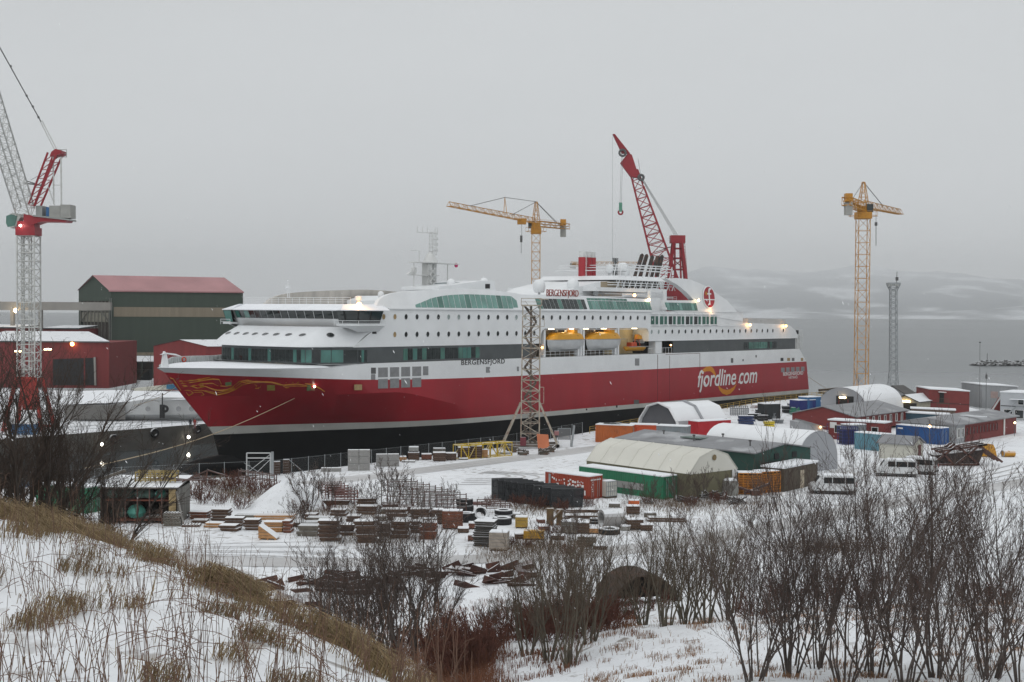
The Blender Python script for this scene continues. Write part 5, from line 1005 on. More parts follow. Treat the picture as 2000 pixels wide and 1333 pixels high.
def ridge_thing(name,label,cat,fa,ra,H,z0=None):
    A=tz(fa[0],fa[1],H); B=tz(ra[0],ra[1],H); d=B-A; d[2]=0; L=np.linalg.norm(d); return T(name,label,cat,A,math.atan2(d[1],d[0])),L
def win(t,x,y,z,w,h,ax,gl=None,tr=None):                            # window with frame; ax = outward axis
    tr=tr or wtrim; mb=MB(); d=.06
    def bx(c,s): mb.box(c,s)
    if ax in('-y','+y'):
        s=-1 if ax=='-y' else 1
        for dz in (-h/2,h/2): mb.box((x,y+s*d,z+dz),(w+.16,.12,.12))
        for dx in (-w/2,w/2): mb.box((x+dx,y+s*d,z),(.12,.12,h+.16))
        f=mb.build('window',tr,t); MB().box((x,y+s*.02,z),(w-.06,.05,h-.06)).build('pane',gl or glassb,f)
    else:
        s=-1 if ax=='-x' else 1
        for dz in (-h/2,h/2): mb.box((x+s*d,y,z+dz),(.12,w+.16,.12))
        for dx in (-w/2,w/2): mb.box((x+s*d,y+dx,z),(.12,.12,h+.16))
        f=mb.build('window',tr,t); MB().box((x+s*.02,y,z),(.05,w-.06,h-.06)).build('pane',gl or glassb,f)
def arch_tent(name,label,fa,ra,H,prof,skin,endm,nseg,seam=None,ribs=None,recess=.0,basew=0,bm=None):
    t,L=ridge_thing(name,label,'tent',fa,ra,H)
    for i in range(nseg):                                            # fabric panels between the frames
        x0=L*i/nseg; x1=L*(i+1)/nseg-.03; mb=MB(); mb.grid([[(x0,y,z) for y,z in prof],[(x1,y,z) for y,z in prof]],0,False); mb.grid([[(x0,y*.985,z-.06) for y,z in prof],[(x1,y*.985,z-.06) for y,z in prof]],0,True); mb.build('roof_panel',skin[i%len(skin)],t,smooth=True)
    for x in (recess,L-.05):
        mb=MB(); mb.add([(x,y*.98,z-.05) for y,z in prof],[tuple(range(len(prof)))]); mb.build('end_wall',endm,t)
    if ribs:
        for x in ribs: mb=MB(); mb.path([(x*L,y*1.003,z+.01) for y,z in prof],.16 if seam is tentw else .045,0,5); mb.build('frame_rib',seam,t)
    if basew:
        y0=prof[0][0]; y1=prof[-1][0]; mb=MB(); ya=max(y0,y1)-.12; mb.box((L/2,ya,basew/2),(L-.1,.16,basew)); mb.box((L/2,-ya,basew/2),(L-.1,.16,basew)); mb.box((.1,0,basew/2),(.16,2*ya,basew)); mb.box((L-.1,0,basew/2),(.16,2*ya,basew)); mb.build('base_wall',bm,t)
    return t,L
def arcp(hs,H,e=.5,n=14): return [(-hs*math.cos(math.pi*i/n),H*math.sin(math.pi*i/n)**e) for i in range(n+1)]
t,L=arch_tent('storage_tent','white faceted tent hall with dark grey front near the ferry stern',(1285,787),(1384,778),5.0,[(-5.2,0),(-4.5,2.1),(-2.7,4.25),(0,5),(2.7,4.25),(4.5,2.1),(5.2,0)],[tentw],tentd,2,tentw,[.0,.02],recess=.6)
mb=MB(); 
for s in (-1,1): mb.add([(.1,s*5.22,.0),(L-.1,s*5.22,.0),(L-.1,s*4.55,2.15),(.1,s*4.55,2.15)],[(0,1,2,3)])
mb.build('side_skirt',tentg,t); mb=MB(); mb.path([(L*.5,y,z+.02) for y,z in [(-5.2,0),(-4.5,2.1),(-2.7,4.25),(0,5),(2.7,4.25),(4.5,2.1),(5.2,0)]],.35,0,4); mb.build('centre_strap',tentg,t)
t,L=arch_tent('tunnel_tent','long white round topped tunnel tent behind the green walled workshop',(1599,842),(1412,826),5.5,arcp(4.6,5.5,.62),[tentw],tentg,5)
t,L=arch_tent('tunnel_hall','grey arched hall with a lit doorway below the right yellow crane',(1645,757),(1718,749.5),5.3,arcp(5.2,5.3,.75),[tentw],tentg,3)
mb=MB(); mb.box((-.06,-.6,1.8),(.1,3.6,3.6)); mb.build('doorway',drk,t); mb=MB(); mb.box((-.2,-.2,3.35),(.2,1.3,.3)); mb.build('lamp',warm,t); mb=MB(); mb.box((-.14,-1.3,1.5),(.05,.16,3)); mb.box((-.14,.6,1.5),(.05,.16,3)); mb.build('door_post',bred,t)
q=tz(1691,797,0.0); t2=T('sign_board','white sign board with dark lettering in front of the grey arched hall','sign',tz(1691,778,3.4),TH-.75); mb=MB(); mb.box((0,0,2.6),(3.2,.15,1.7)); mb.build('panel',wtrim,t2); mb=MB(); mb.bar((-1.3,.05,0),(-1.3,.05,1.9),.12); mb.bar((1.3,.05,0),(1.3,.05,1.9),.12); mb.build('post',galv,t2); text('FOSEN',.8,-1.35,2.15,blackp,v=-.1,parent=t2,width=2.4)
t,L=arch_tent('cream_tent','cream fabric tent on an olive base wall behind the green container',(1394.5,878),(1193,855.7),5.5,[(-4.3,2.9),(-2.5,4.75),(0,5.5),(2.5,4.75),(4.3,2.9)],[tentc],tentc,7,tentc,[i/7 for i in range(8)],basew=2.9,bm=olive)
mb=MB(); mb.lathe([(.01,0),(.36,0),(.36,.04),(.01,.05)],(0,0,0),8); em=mb.build('gable_emblem',mat('emblem_ochre',(.18,.13,.06),.6),t); em.location=(-.08,0,4.55); em.rotation_euler=(0,math.radians(-90),0)
mb=MB(); mb.box((-.12,-3.6,2.3),(.1,.8,1.2)); mb.build('notice',wtrim,t)
def gable(name,label,fa,ra,H,hs,He,wm,rm,cat='building',over=.35,th=.16,endover=.3,wm2=None):
    t,L=ridge_thing(name,label,cat,fa,ra,H); mb=MB()
    for x,fl in ((0,0),(L,1)): mb.add([(x,-hs,0),(x,hs,0),(x,hs,He),(x,0,H-.1),(x,-hs,He)],[(0,1,2,3,4) if fl else (4,3,2,1,0)])
    mb.add([(0,-hs,0),(L,-hs,0),(L,-hs,He),(0,-hs,He),(0,hs,0),(L,hs,0),(L,hs,He),(0,hs,He)],[(0,1,2,3),(7,6,5,4)]); mb.build('wall',wm,t)
    sl=(H-He)/hs
    for s in (-1,1):
        mb=MB(); P=[(-endover,0,H),(L+endover,0,H),(L+endover,s*(hs+over),He-sl*over),(-endover,s*(hs+over),He-sl*over)]; mb.ext(P if s<0 else P[::-1],(0,0,th)); mb.build('roof',rm,t)
    return t,L
t,L=gable('workshop','low workshop with flat pitched grey roof and dark green walls behind the cream tent',(1530,868),(1262,841),5.0,5.6,4.2,wgreen,rgrey)
mb=MB(); mb.box((L*.55,1.6,4.95),(3.4,2.6,.14)); mb.build('roof_hatch',mat('hatch_green',(.13,.17,.155),.6),t); 
for x,y in ((L*.8,1.5),(L*.45,-1.0),(L*.5,3.4),(L*.12,3)): mb=MB(); mb.tube((x,y,4.5),(x,y,5.4),.10); mb.tube((x,y,5.3),(x,y,5.5),.2); mb.build('vent_pipe',rope,t)
for y in (-2.2,1.4): MB().box((-.05,y,3.6),(.1,.9,.7)).build('gable_opening',drk,t)
mb=MB(); mb.box((-.04,2.6,1.5),(.1,3.4,3)); mb.build('gate',mat('gate_dark',(.02,.03,.028),.7),t); mb=MB(); mb.box((-.06,-3,1.6),(.1,2,.1)); mb.build('gate_bar',mat('bar_yellow',(.4,.3,.05),.6),t)
t,L=gable('barracks','red wooden gabled building with grey roof and a row of white windows',(1608,795),(1713,782),4.1,6.2,2.6,bred,rgrey2)
for k in range(7): win(t,L*(.22+.11*k),-6.2,1.55,.7,1.35,'-y')
for y,z in ((-1.5,1.5),(1.5,1.5)): pass
mb=MB(); mb.box((-.05,3.2,1.0),(.1,1.6,.2)); mb.box((-.05,2.8,.3),(.1,2.4,.2)); mb.build('gable_ledge',snowm,t)
t,L=gable('lamp_shed','open snow roofed shed with a lit tube lamp beside the red two storey block',(1767.5,772.7),(1814,768),3.9,2.9,2.7,mat('shed_plaster',(.30,.28,.22),.8),dkroof)
mb=MB(); mb.box((-.25,0,2.7),(.15,2.4,.25)); mb.build('tube_lamp',warm,t); MB().box((-.03,0,1.2),(.08,5,2.4)).build('opening',drk,t)
t,L=gable('boathouse','low boathouse with a plain dark roof behind the grey arched hall',(1763,754),(1744,752.5),4.4,5.5,2.2,wallg,mat('boathouse_roof',(.085,.083,.08),.8,.15,.4))
t,L=gable('boathouse','low grey roofed boathouse half hidden behind the red two storey block',(1812,759),(1835,756),4.2,5.0,2.2,wallg,rgrey2)
# blocks given by the corners of their flat tops
def block(name,label,near,left,right,H,wm,rm,cat='building',over=.12):
    A=tz(*near,H); B=tz(*left,H); C=tz(*right,H) if right else None
    d=B-A; L=np.linalg.norm(d[:2]); d/=L; n_=np.array([d[1],-d[0],0]); n_=n_ if n_[1]>0 else -n_
    Wd=abs(np.dot(C-A,n_)) if right else 3.0
    t=T(name,label,cat,A,0); o=lambda a,b,z:tuple(d*a+n_*b+np.array([0,0,z]))
    mb=MB(); c=[o(0,0,0),o(L,0,0),o(L,Wd,0),o(0,Wd,0)]; 
    if np.cross(d[:2],n_[:2])<0: c=c[::-1]
    mb.ext(c,(0,0,H-.05)); mb.build('wall',wm,t); k=over; c=[o(-k,-k,H),o(L+k,-k,H),o(L+k,Wd+k,H),o(-k,Wd+k,H)]
    if np.cross(d[:2],n_[:2])<0: c=c[::-1]
    mb=MB(); mb.ext(c,(0,0,.22)); mb.build('roof_snow',rm,t); return t,L,Wd,o,d,n_
def wquad(t,o,a0,a1,z0,z1,face,m,name,Wd=0,L=0,pr=.05,th=.1):
    if face=='f': P=[o(a0,-pr,z0),o(a1,-pr,z0),o(a1,-pr,z1),o(a0,-pr,z1)]; v=np.array(o(0,th,0))
    else: P=[o(-pr,a0,z0),o(-pr,a1,z0),o(-pr,a1,z1),o(-pr,a0,z1)]; v=np.array(o(th,0,0))
    mb=MB(); mb.ext(P,v); return mb.build(name,m,t)
def bwin(t,o,a0,a1,z0,z1,face,gl=None):
    f=wquad(t,o,a0-.1,a1+.1,z0-.1,z1+.1,face,wtrim,'window',pr=.04); wquad(f,o,a0,a1,z0,z1,face,gl or glassb,'pane',pr=.07)
t,L,Wd,o_,d_,n_=block('office_block','red two storey site office block with snow on its flat roof',(1893.5,765.2),(1814.7,760.7),(1936,760.7),5.5,bred,snowm)
for k in range(4): bwin(t,o_,1.2+k*2.2,2.1+k*2.2,3.5,4.7,'s',glassg if k==2 else glassb)
for k in range(4): bwin(t,o_,1.2+k*2.2,2.1+k*2.2,.9,2.0,'s')
wquad(t,o_,L*.63,L*.74,2.9,4.9,'f',drk,'door'); wquad(t,o_,L*.60,L*.78,5.0,5.15,'f',wtrim,'door_canopy',pr=.8,th=.8); wquad(t,o_,.05,L-.05,2.72,2.86,'f',mat('joint_dark',(.04,.02,.02),.7),'storey_joint'); wquad(t,o_,.05,Wd-.05,2.72,2.86,'s',mat('joint_dark',(.04,.02,.02),.7),'storey_joint')
mb=MB(); 
for k in range(7): a=L*.56+k*.4; mb.bar(o_(a,-1.4,2.8),o_(a,-1.4,3.8),.05)
mb.bar(o_(L*.56,-1.4,3.8),o_(L*.56+2.4,-1.4,3.8),.07); mb.bar(o_(L*.56,-1.4,2.8),o_(L*.56+2.4,-1.4,2.8),.15); mb.bar(o_(L*.56,-1.4,0),o_(L*.56,-1.4,2.8),.1); mb.bar(o_(L*.56+2.4,-1.4,0),o_(L*.56+2.4,-1.4,2.8),.1); mb.build('balcony',brown,t)
t,L,Wd,o_,d_,n_=block('office_block','light grey office block with snow roof behind, rightmost at the shore',(1987,756),(1918,752.5),(2030,751),5.2,wallg,snowm); wquad(t,o_,L*.55,L*.75,2.4,3.9,'f',mat('panel_pink',(.36,.27,.25),.6),'wall_panel')
t,L,Wd,o_,d_,n_=block('office_block','pale grey two storey office with outside stair at the right edge',(2075,772),(1954,766.7),(2110,769),5.5,mat('wall_palegrey',(.42,.44,.46),.7,.06,.5),snowm)
wquad(t,o_,.1,L-.1,2.7,2.85,'f',drk,'storey_joint'); wquad(t,o_,L*.55,L*.82,4.2,4.3,'f',snowm,'door_canopy',pr=1.2,th=1.2)
for a in (.62,.45): bwin(t,o_,L*a,L*a+1.0,3.2,4.1,'f')
for a in (.62,.8,.4): bwin(t,o_,L*a,L*a+1.6,.4,2.0,'f')
mb=MB(); mb.bar(o_(L*.95,-1.2,0),o_(L*.7,-1.2,2.8),.12,.3); mb.bar(o_(L*.95,-1.2,1),o_(L*.7,-1.2,3.8),.06); mb.bar(o_(L*.7,-1.2,2.8),o_(L*.5,-1.2,2.8),.2); mb.bar(o_(L*.7,-1.2,3.8),o_(L*.5,-1.2,3.8),.06); mb.build('outside_stair',galv,t)
t2=T('stair_ramp','red boarded stair ramp between the red block and the pale office','ramp',tz(1951,790,2.8)); mb=MB(); mb.ext([(-2.2,0,0),(.4,0,0),(.4,0,4.2)],(0,1.2,0)); mb.build('side',bred,t2); mb=MB(); mb.bar((-2.3,-.05,.1),(.4,-.05,4.4),.12,.3); mb.build('rail',wtrim,t2)
# long red office with low grey roof
A=tz(1866.5,829.7,3.2); B=tz(1770,821.5,3.2); Cc=tz(1985,812,3.2); d=Cc-A; d[2]=0; L=np.linalg.norm(d); n_=(A-B); Wd=abs(np.dot(A-B,np.array([d[1],-d[0],0])/L))
t=T('long_office','long low red office with grey felt roof and grey end wall on the right','building',A,math.atan2(d[1],d[0])); mb=MB(); mb.box((L/2,Wd/2,1.6),(L,Wd,3.2)); mb.build('wall',bred,t)
mb=MB(); mb.box((-.05,Wd/2,1.6),(.1,Wd-.05,3.15)); mb.box((1.8,-.05,1.6),(3.6,.1,3.15)); mb.build('end_wall',wallg,t)
mb=MB(); mb.ext([(-.4,-.5,3.2),(-.4,Wd/2,4.1),(-.4,Wd+.5,3.2),(-.4,Wd+.5,3.0),(-.4,-.5,3.0)],(L+.8,0,0)); mb.build('roof',rgrey,t); mb=MB(); mb.box((L*.42,Wd*.3,3.9),(.5,Wd*.75,.12)); mb.build('roof_snow',snowm,t)
for k in range(2): win(t,.9+k*1.7,-.1,1.7,.8,1.5,'-y')
for k in range(10): win(t,4.6+k*1.45,0,1.8,.7,1.3,'-y',tr=bred)
mb=MB(); mb.box((L*.78,-.1,1.6),(.5,.12,3.0)); mb.build('drain_board',wtrim,t)
t2=T('quay_lamp','warm lit lamp on a pole beside the long red office','lamp',tz(1815,870,0)); mb=MB(); mb.tube((0,0,0),(0,0,4.2),.06); mb.build('pole',rope,t2); MB().sphere((0,-.1,3.1),.22).build('bulb',amber,t2)
t2=T('quay_lamp','small lit wall lamp at the far end of the long red office','lamp',tz(1977,825,2.4)-np.array([0,1.2,0])); MB().sphere((0,0,2.4),.16).build('bulb',warm,t2); mb=MB(); mb.tube((0,.1,0),(0,.1,2.4),.05); mb.build('pole',rope,t2)
t,L,Wd,o_,d_,n_=block('site_cabin','red flat roofed cabin row in front of the red gabled building',(1728,827.5),(1618,821),None,3.2,bred,snowm)
for k in (.12,.78): bwin(t,o_,L*k,L*k+1.0,1.2,2.4,'f')
wquad(t,o_,L*.85,L*.97,1.9,2.9,'f',wtrim,'notice')
t,L,Wd,o_,d_,n_=block('site_cabin','snow capped brown cabin row between the red block and blue container',(1866,802.5),(1779,798.5),None,2.6,mat('cabin_brown',(.12,.085,.065),.7),snowm)
t,L,Wd,o_,d_,n_=block('site_cabin','dark blue snow capped cabin row behind the long red office roof',(1845,811),(1755,806),None,2.6,mat('cabin_blue',(.03,.07,.10),.7),snowm)
# small grey shed with striped snow roof and lamp
A=tz(1557,826,2.9); t=T('small_shed','small grey shed with snow striped lean roof and a lit lamp','shed',A,.15); mb=MB(); mb.ext([(0,0,0),(4.6,0,0),(4.6,0,2.2),(1.2,0,3.2),(0,0,3.0)],(0,3.4,0)); mb.build('wall',wallg,t)
for k in range(7): mb=MB(); mb.bar((.9+k*.0,-.2+k*.58,3.3),(4.9,-.2+k*.58,2.15),.34,.12); mb.build('roof_board',mat('board_snowy',(.25,.25,.25),.7,.1,1,snow=.85),t)
MB().sphere((4.0,-.35,2.15),.16).build('lamp',amber,t); mb=MB(); mb.bar((4.0,0,2.2),(4.0,-.3,2.2),.06); mb.build('lamp_arm',rope,t)
# cream shed, brown shed
t,L=gable('garden_shed','cream weatherboard shed with grey roof behind the parked vans',(1793,854.5),(1727.7,850),3.3,1.9,2.4,cshed,rgrey2,'shed'); mb=MB(); mb.box((-.04,-.6,1.1),(.08,.9,2.1)); mb.build('door',mat('door_red',(.13,.03,.03),.6),t)
t,L,Wd,o_,d_,n_=block('brown_shed','dark brown shed with snow on its roof beside the orange cage boxes',(1532,916),(1597,903),None,2.8,brown,snowm,'shed'); wquad(t,o_,4.3,5.3,0,2.2,'f',mat('door_pale',(.42,.36,.27),.7),'door')
# containers
def container(label,A,B,H,m,Wd=2.44,L=None,snow=1,name='shipping_container',rows=0,mark=None,band=None,group=None):
    a=tz(*A,H); b=tz(*B,H); d=b-a; d[2]=0; l=np.linalg.norm(d) if L is None else L; t=T(name,label,'container',a,math.atan2(d[1],d[0]),group); H=H
    n=max(8,int(l/.55)); mb=MB()
    def corr(P0,P1,out):
        P0=np.array(P0,float);P1=np.array(P1,float);o=np.array(out,float); k=max(6,int(np.linalg.norm(P1-P0)/.28)); pts=[]
        for i in range(k):
            for f_,dp in ((.0,0),(.30,0),(.5,.045),(.8,.045)): pts.append(P0+(P1-P0)*((i+f_)/k)-o*dp)
        pts.append(P1); mb.grid([[(p[0],p[1],.14) for p in pts],[(p[0],p[1],H-.10) for p in pts]],0)
    corr((.1,.02,0),(l-.1,.02,0),(0,-1,0)); corr((l-.02,.1,0),(l-.02,Wd-.1,0),(1,0,0)); corr((.02,Wd-.1,0),(.02,.1,0),(-1,0,0)); corr((l-.1,Wd-.02,0),(.1,Wd-.02,0),(0,1,0)); mb.build('side_panels',m,t)
    mb=MB()
    for x in (.06,l-.06):
        for y in (.06,Wd-.06): mb.box((x,y,H/2),(.13,.13,H))
    for y in (.05,Wd-.05):
        for z in (.08,H-.06): mb.box((l/2,y,z),(l-.2,.11,.14))
    for x in (.05,l-.05):
        for z in (.08,H-.06): mb.box((x,Wd/2,z),(.11,Wd-.2,.14))
    mb.build('frame',m,t); MB().box((l/2,Wd/2,H-.02),(l-.04,Wd-.04,.03)).build('roof',m,t)
    if snow: MB().box((l/2,Wd/2,H+.07),(l+.02,Wd+.02,.13)).build('snow_cover',snowm,t)
    mb=MB()
    for y in (.55,.85,1.55,1.85): mb.tube((l+.03,y,.2),(l+.03,y,H-.15),.025)
    mb.build('door_bars',galv,t)
    if band: MB().box((l*band[0],-.03,H*band[1]),(l*band[2],.05,H*band[3])).build('side_patch',band[4],t)
    return t,l
corange=mat('container_orange',(.42,.11,.025),.6,.12,.4,rust=.3); cred2=mat('container_red',(.30,.045,.02),.6,.12,.4,rust=.25); cgrn=mat('container_green',(.02,.17,.085),.55,.1,.4,dirt=.25); cbright=mat('container_bright_red',(.40,.012,.02),.5,.06,.4); cgr=mat('container_grey',(.19,.215,.23),.6,.1,.4,rust=.15); clb=mat('container_light_blue',(.10,.24,.30),.6,.1,.4,rust=.2); cbl=mat('container_blue',(.012,.07,.22),.55,.1,.4); cdk=mat('container_dark',(.025,.03,.032),.6,.1,.4); cpur=mat('container_indigo',(.02,.03,.16),.55,.1,.4)
t,l=container('orange shipping container by the quay left of the dark fronted tent',(1163,830),(1236,832.5),2.8,corange,L=6.1)
mb=MB(); tarp=mat('roof_junk',(.04,.05,.05),.7,.3,2,snow=.4)
for k in range(5): mb.box((1.6+.5*k,1+.3*(k%2),2.98+.04*k),(.9,.7,.12),rz=.3*k)
mb.build('roof_junk',tarp,t)
container('red orange container end between the orange and grey containers',(1229,830),(1283,832),2.8,mat('container_vermilion',(.46,.07,.02),.6,.1,.4),L=4.4)
container('grey shipping container in front of the dark fronted tent',(1282,832),(1333,836),2.8,cgr,L=5.0)
container('bright red container between dark fronted tent and round topped tunnel tent',(1363.6,824.3),(1427.5,821),2.8,cbright)
gm=mat('container_green_low',(.018,.20,.07),.55,.1,.4)
t,l=container('long green container with grey side patch before the cream tent',(1131,911),(1295.5,932.4),2.6,cgrn,band=(.53,.43,.50,.30,mat('patch_grey',(.27,.27,.26),.6,.06,1)))
text('EVERGREEN',.55,l*.80,2.05,lett_w,v=-.06,parent=t,width=1.9) if False else None
t,l=container('rusty red container covered in worn white lettering in the yard',(1065,921.9),(1149.8,932.3),2.6,cred2)
rk=random.Random(11); mb=MB()                                          # worn lettering: flaking white strokes
for r_,(z,h_) in enumerate(((1.95,.30),(1.45,.36),(.85,.62))):
    x=1.3 if r_ else 1.2
    while x<l-.5:
        w=rk.uniform(.08,.28)
        if rk.random()<.8: mb.box((x,-.05,z+rk.uniform(-.14,.14)),(w,.03,h_*rk.uniform(.25,1.0)))
        x+=w+rk.uniform(.04,.16)
for k in range(7): mb.box((l+.05,.4+k*.26,2.2),(.03,.14,.14))
for k in range(4): mb.box((l+.05,.3+rk.random()*.5,.9+k*.25),(.03,.12,.10))
mb.build('worn_lettering',lett_w,t)['kind']='stuff'; MB().box((.75,-.05,1.7),(.32,.04,1.5)).build('grey_patch',greyv,t)
container('light blue container with snow top left of the cream shed',(1669,845),(1724,850),2.6,clb)
t,l=container('royal blue container with snow top left of the grey office wall',(1750,830),(1836,837.5),2.7,cbl); MB().box((.9,-.04,2.2),(1.0,.04,.25)).build('maker_plate',lett_w,t)
container('dark container near the pier railing behind the tent',(1493,790),(1524,790.5),2.8,cdk,L=3.4)
container('small indigo container left of the grey arched hall',(1559,783),(1592,783),2.7,cpur,L=4.4); container('taller sky blue container touching the grey arched hall',(1578,777),(1601,776.5),3.3,mat('container_sky',(.03,.13,.30),.55,.1,.4),L=3.6)
container('pale grey snow topped container in front of the red cabin row',(1642,829),(1667,832),2.9,cgr,L=2.4,Wd=3.4)
for i,(x,y,lab) in enumerate(((1636,856,'dark blue cage pallet stack below the striped roof shed'),(1655,868,'indigo cage pallet stack left of the light blue container'))):
    q=G(x,y); t=T('cage_stack',lab,'cage',q,.2); w,h_=(3.0,2.4) if i==0 else (2.6,2.9); mb=MB()
    for z in np.linspace(.1,h_,6): 
        for a,b in (((-w/2,-1,z),(w/2,-1,z)),((w/2,-1,z),(w/2,1,z)),((w/2,1,z),(-w/2,1,z)),((-w/2,1,z),(-w/2,-1,z))): mb.bar(a,b,.07)
    for x_ in np.linspace(-w/2,w/2,8): mb.bar((x_,-1,.1),(x_,-1,h_),.07); mb.bar((x_,1,.1),(x_,1,h_),.07)
    mb.build('cage',cpur,t); MB().box((0,0,h_*.45),(w*.85,1.7,h_*.8)).build('load',mat('load_dark',(.03,.03,.06),.8,.2,1),t)
# orange cage boxes, grey bag, IBC tank
ob_=mat('cage_orange',(.45,.17,.015),.6,.15,1)
def cagebox(label,A,B,H,Wd):
    a=tz(*A,H); b=tz(*B,H); d=b-a; d[2]=0; l=np.linalg.norm(d); t=T('cage_box',label,'cage box',a,math.atan2(d[1],d[0])); mb=MB()
    for z in np.linspace(.1,H,9): mb.bar((0,0,z),(l,0,z),.06,.1); mb.bar((l,0,z),(l,Wd,z),.06,.1); mb.bar((0,Wd,z),(l,Wd,z),.06)
    for x in np.linspace(0,l,6): mb.bar((x,-.03,0),(x,-.03,H),.09)
    for y in np.linspace(0,Wd,4): mb.bar((l+.03,y,0),(l+.03,y,H),.09)
    mb.build('frame',ob_,t); MB().box((l/2,Wd/2,H*.45),(l*.94,Wd*.92,H*.88)).build('mesh_side',mat('cage_inner',(.26,.09,.012),.7,.25,2),t); MB().box((l/2,Wd/2,H+.04),(l,Wd,.12)).build('snow_cover',snowm,t)
cagebox('orange slatted cage box, left one of the pair by the brown shed',(1443,925),(1488,925.5),2.5,2.0); cagebox('orange slatted cage box, right one touching the brown shed',(1489,923),(1524,921),2.5,2.0)
q=G(1426,967); t=T('bulk_bag','grey bulk bag with snow on top left of orange cage boxes','bag',q); mb=MB(); mb.lathe([(.95,0),(1.05,.5),(1.0,1.4),(.8,1.75),(.01,1.8)],(0,0,0),10); mb.build('bag',mat('bag_grey',(.22,.22,.20),.8,.15,1),t,smooth=True); mb=MB(); mb.lathe([(.85,1.74),(.6,1.95),(.01,2.0)],(0,0,0),10); mb.build('snow_cover',snowm,t)
q=G(1188,972); t=T('water_tank','white caged plastic water tank beside the red lettered container','tank',q,.6); mb=MB(); mb.box((0,0,1.05),(1.5,1.2,1.7)); mb.build('tank',mat('tank_white',(.55,.54,.49),.5,.06,1),t); mb=MB()
for x in np.linspace(-.78,.78,6): mb.bar((x,-.63,.2),(x,-.63,1.95),.05)
for y in np.linspace(-.63,.63,5): mb.bar((.78,y,.2),(.78,y,1.95),.05)
for z in (.25,.8,1.4,1.92): mb.bar((-.78,-.63,z),(.78,-.63,z),.05); mb.bar((.78,-.63,z),(.78,.63,z),.05)
mb.build('cage',galv,t); MB().box((0,0,.1),(1.55,1.3,.2)).build('pallet_base',brown,t); MB().box((0,0,1.96),(1.4,1.1,.1)).build('snow_cover',snowm,t)
# vans
vg=mat('van_glass',(.012,.014,.015),.45,.2,1,spec=.2); vw=mat('van_white',(.56,.57,.575),.35,.04,1,dirt=.12)
def van(label,px,py,rz):
    q=G(px,py); t=T('parked_van',label,'van',q,rz,'white vans parked in the yard'); L=4.9; h=1.95; w=1.85
    prof=[(-2.45,.35),(-2.45,1.1),(-2.38,1.75),(-2.2,1.93),(1.0,1.95),(1.35,1.85),(1.85,1.15),(2.35,.98),(2.45,.75),(2.45,.35)]
    mb=MB(); mb.ext([(x,-w/2,z) for x,z in ((-2.45,.35),(-2.45,1.12),(1.9,1.12),(2.35,.98),(2.45,.75),(2.45,.35))][::-1],(0,w,0)); mb.ext([(x,-w*.475,z) for x,z in ((-2.44,1.12),(-2.38,1.75),(-2.2,1.93),(1.0,1.95),(1.35,1.85),(1.88,1.12))][::-1],(0,w*.95,0)); mb.build('body',vw,t)
    MB().box((-.6,0,1.98),(3.2,w*.9,.09)).build('roof_snow',snowm,t)
    for s in (-1,1):
        y=s*(w*.475+.015)
        for x0,x1 in ((-2.2,-1.35),(-1.25,.0),(.1,.95)): mb=MB(); mb.ext([(x0,y,1.16),(x1,y,1.16),(x1,y,1.76),(x0,y,1.76)],(0,.02*s,0)); mb.build('side_window',vg,t)
        for x in (-1.5,1.55): wv=MB(); tyre(wv,(0,0,0),(0,1,0),.34,.22); wo=wv.build('wheel',tyrem,t); wo.location=(x,s*.82,.34); hb2=MB(); hb2.lathe([(.01,-.02),(.19,-.02),(.2,.06),(.01,.08)],(0,0,0),10); h2=hb2.build('rim',galv,wo); h2.rotation_euler=(math.radians(90)*s,0,0); h2.location=(0,s*.05,0)
        mb=MB(); mb.box((2.40,s*.68,.78),(.12,.36,.2)); mb.build('headlight',wtrim,t); mb=MB(); mb.box((-2.45,s*.8,1.0),(.08,.16,.5)); mb.build('tail_light',mat('tail_red',(.3,.02,.02),.3),t)
    t.scale=(1.1,1.1,1.14); mb=MB(); mb.box((0,0,.30),(4.7,1.9,.16)); mb.build('sill',mat('bumper_dark',(.03,.03,.03),.6),t)
    mb=MB(); mb.ext([(1.38,-.78,1.80),(1.38,.78,1.80),(1.84,.82,1.18),(1.84,-.82,1.18)],(.03,0,.03)); mb.build('windscreen',vg,t); mb=MB(); mb.box((-2.44,0,1.45),(.06,1.5,.55)); mb.build('rear_window',vg,t); mb=MB(); mb.box((2.44,0,.42),(.12,1.8,.22)); mb.box((-2.46,0,.42),(.12,1.8,.22)); mb.build('bumper',mat('bumper_dark',(.05,.05,.05),.6),t)
van('white van parked nearest to the dark brown shed, seen from its side',1625,964,math.radians(172)); van('white van in front of the cream shed, nearer of two',1750,930,math.radians(165)); van('white van parked behind the other one by the cream shed',1789,925,math.radians(148))
# rusty steel frames and yellow scrap at right
st=mat('scrap_brown',(.075,.035,.03),.75,.25,.8,rust=.5,snow=.65)
q=G(1870,908); t=T('steel_trestle','dark red steel trestle frames with snow on top right of the vans','steel frame',q); s_=q[1]/F; P_=lambda x,y:((x-1870)*s_,0,(908-y)*s_)
for k in range(3):
    y0=-1.5+1.5*k; mb=MB()
    for a,b in (((1812,905),(1862,868)),((1862,868),(1905,905)),((1860,905),(1905,868)),((1905,868),(1950,900)),((1812,905),(1905,905)),((1825,880),(1920,866)),((1905,868),(1920,866)),((1830,878),(1855,905))): A_=P_(*a);B_=P_(*b); mb.bar((A_[0],y0,A_[2]),(B_[0],y0,B_[2]),.28)
    mb.build('frame',st,t)
mb=MB(); mb.ext([(P_(1818,0)[0],-1.5,P_(0,888)[2]),(P_(1915,0)[0],-1.5,P_(0,876)[2]),(P_(1905,0)[0],-1.3,.2),(P_(1860,0)[0],-1.3,.2),(P_(1840,0)[0],-1.3,.2)],(0,3,0)); mb.build('hopper',mat('hopper_dark',(.022,.016,.016),.8,.2,1,snow=.6),t)
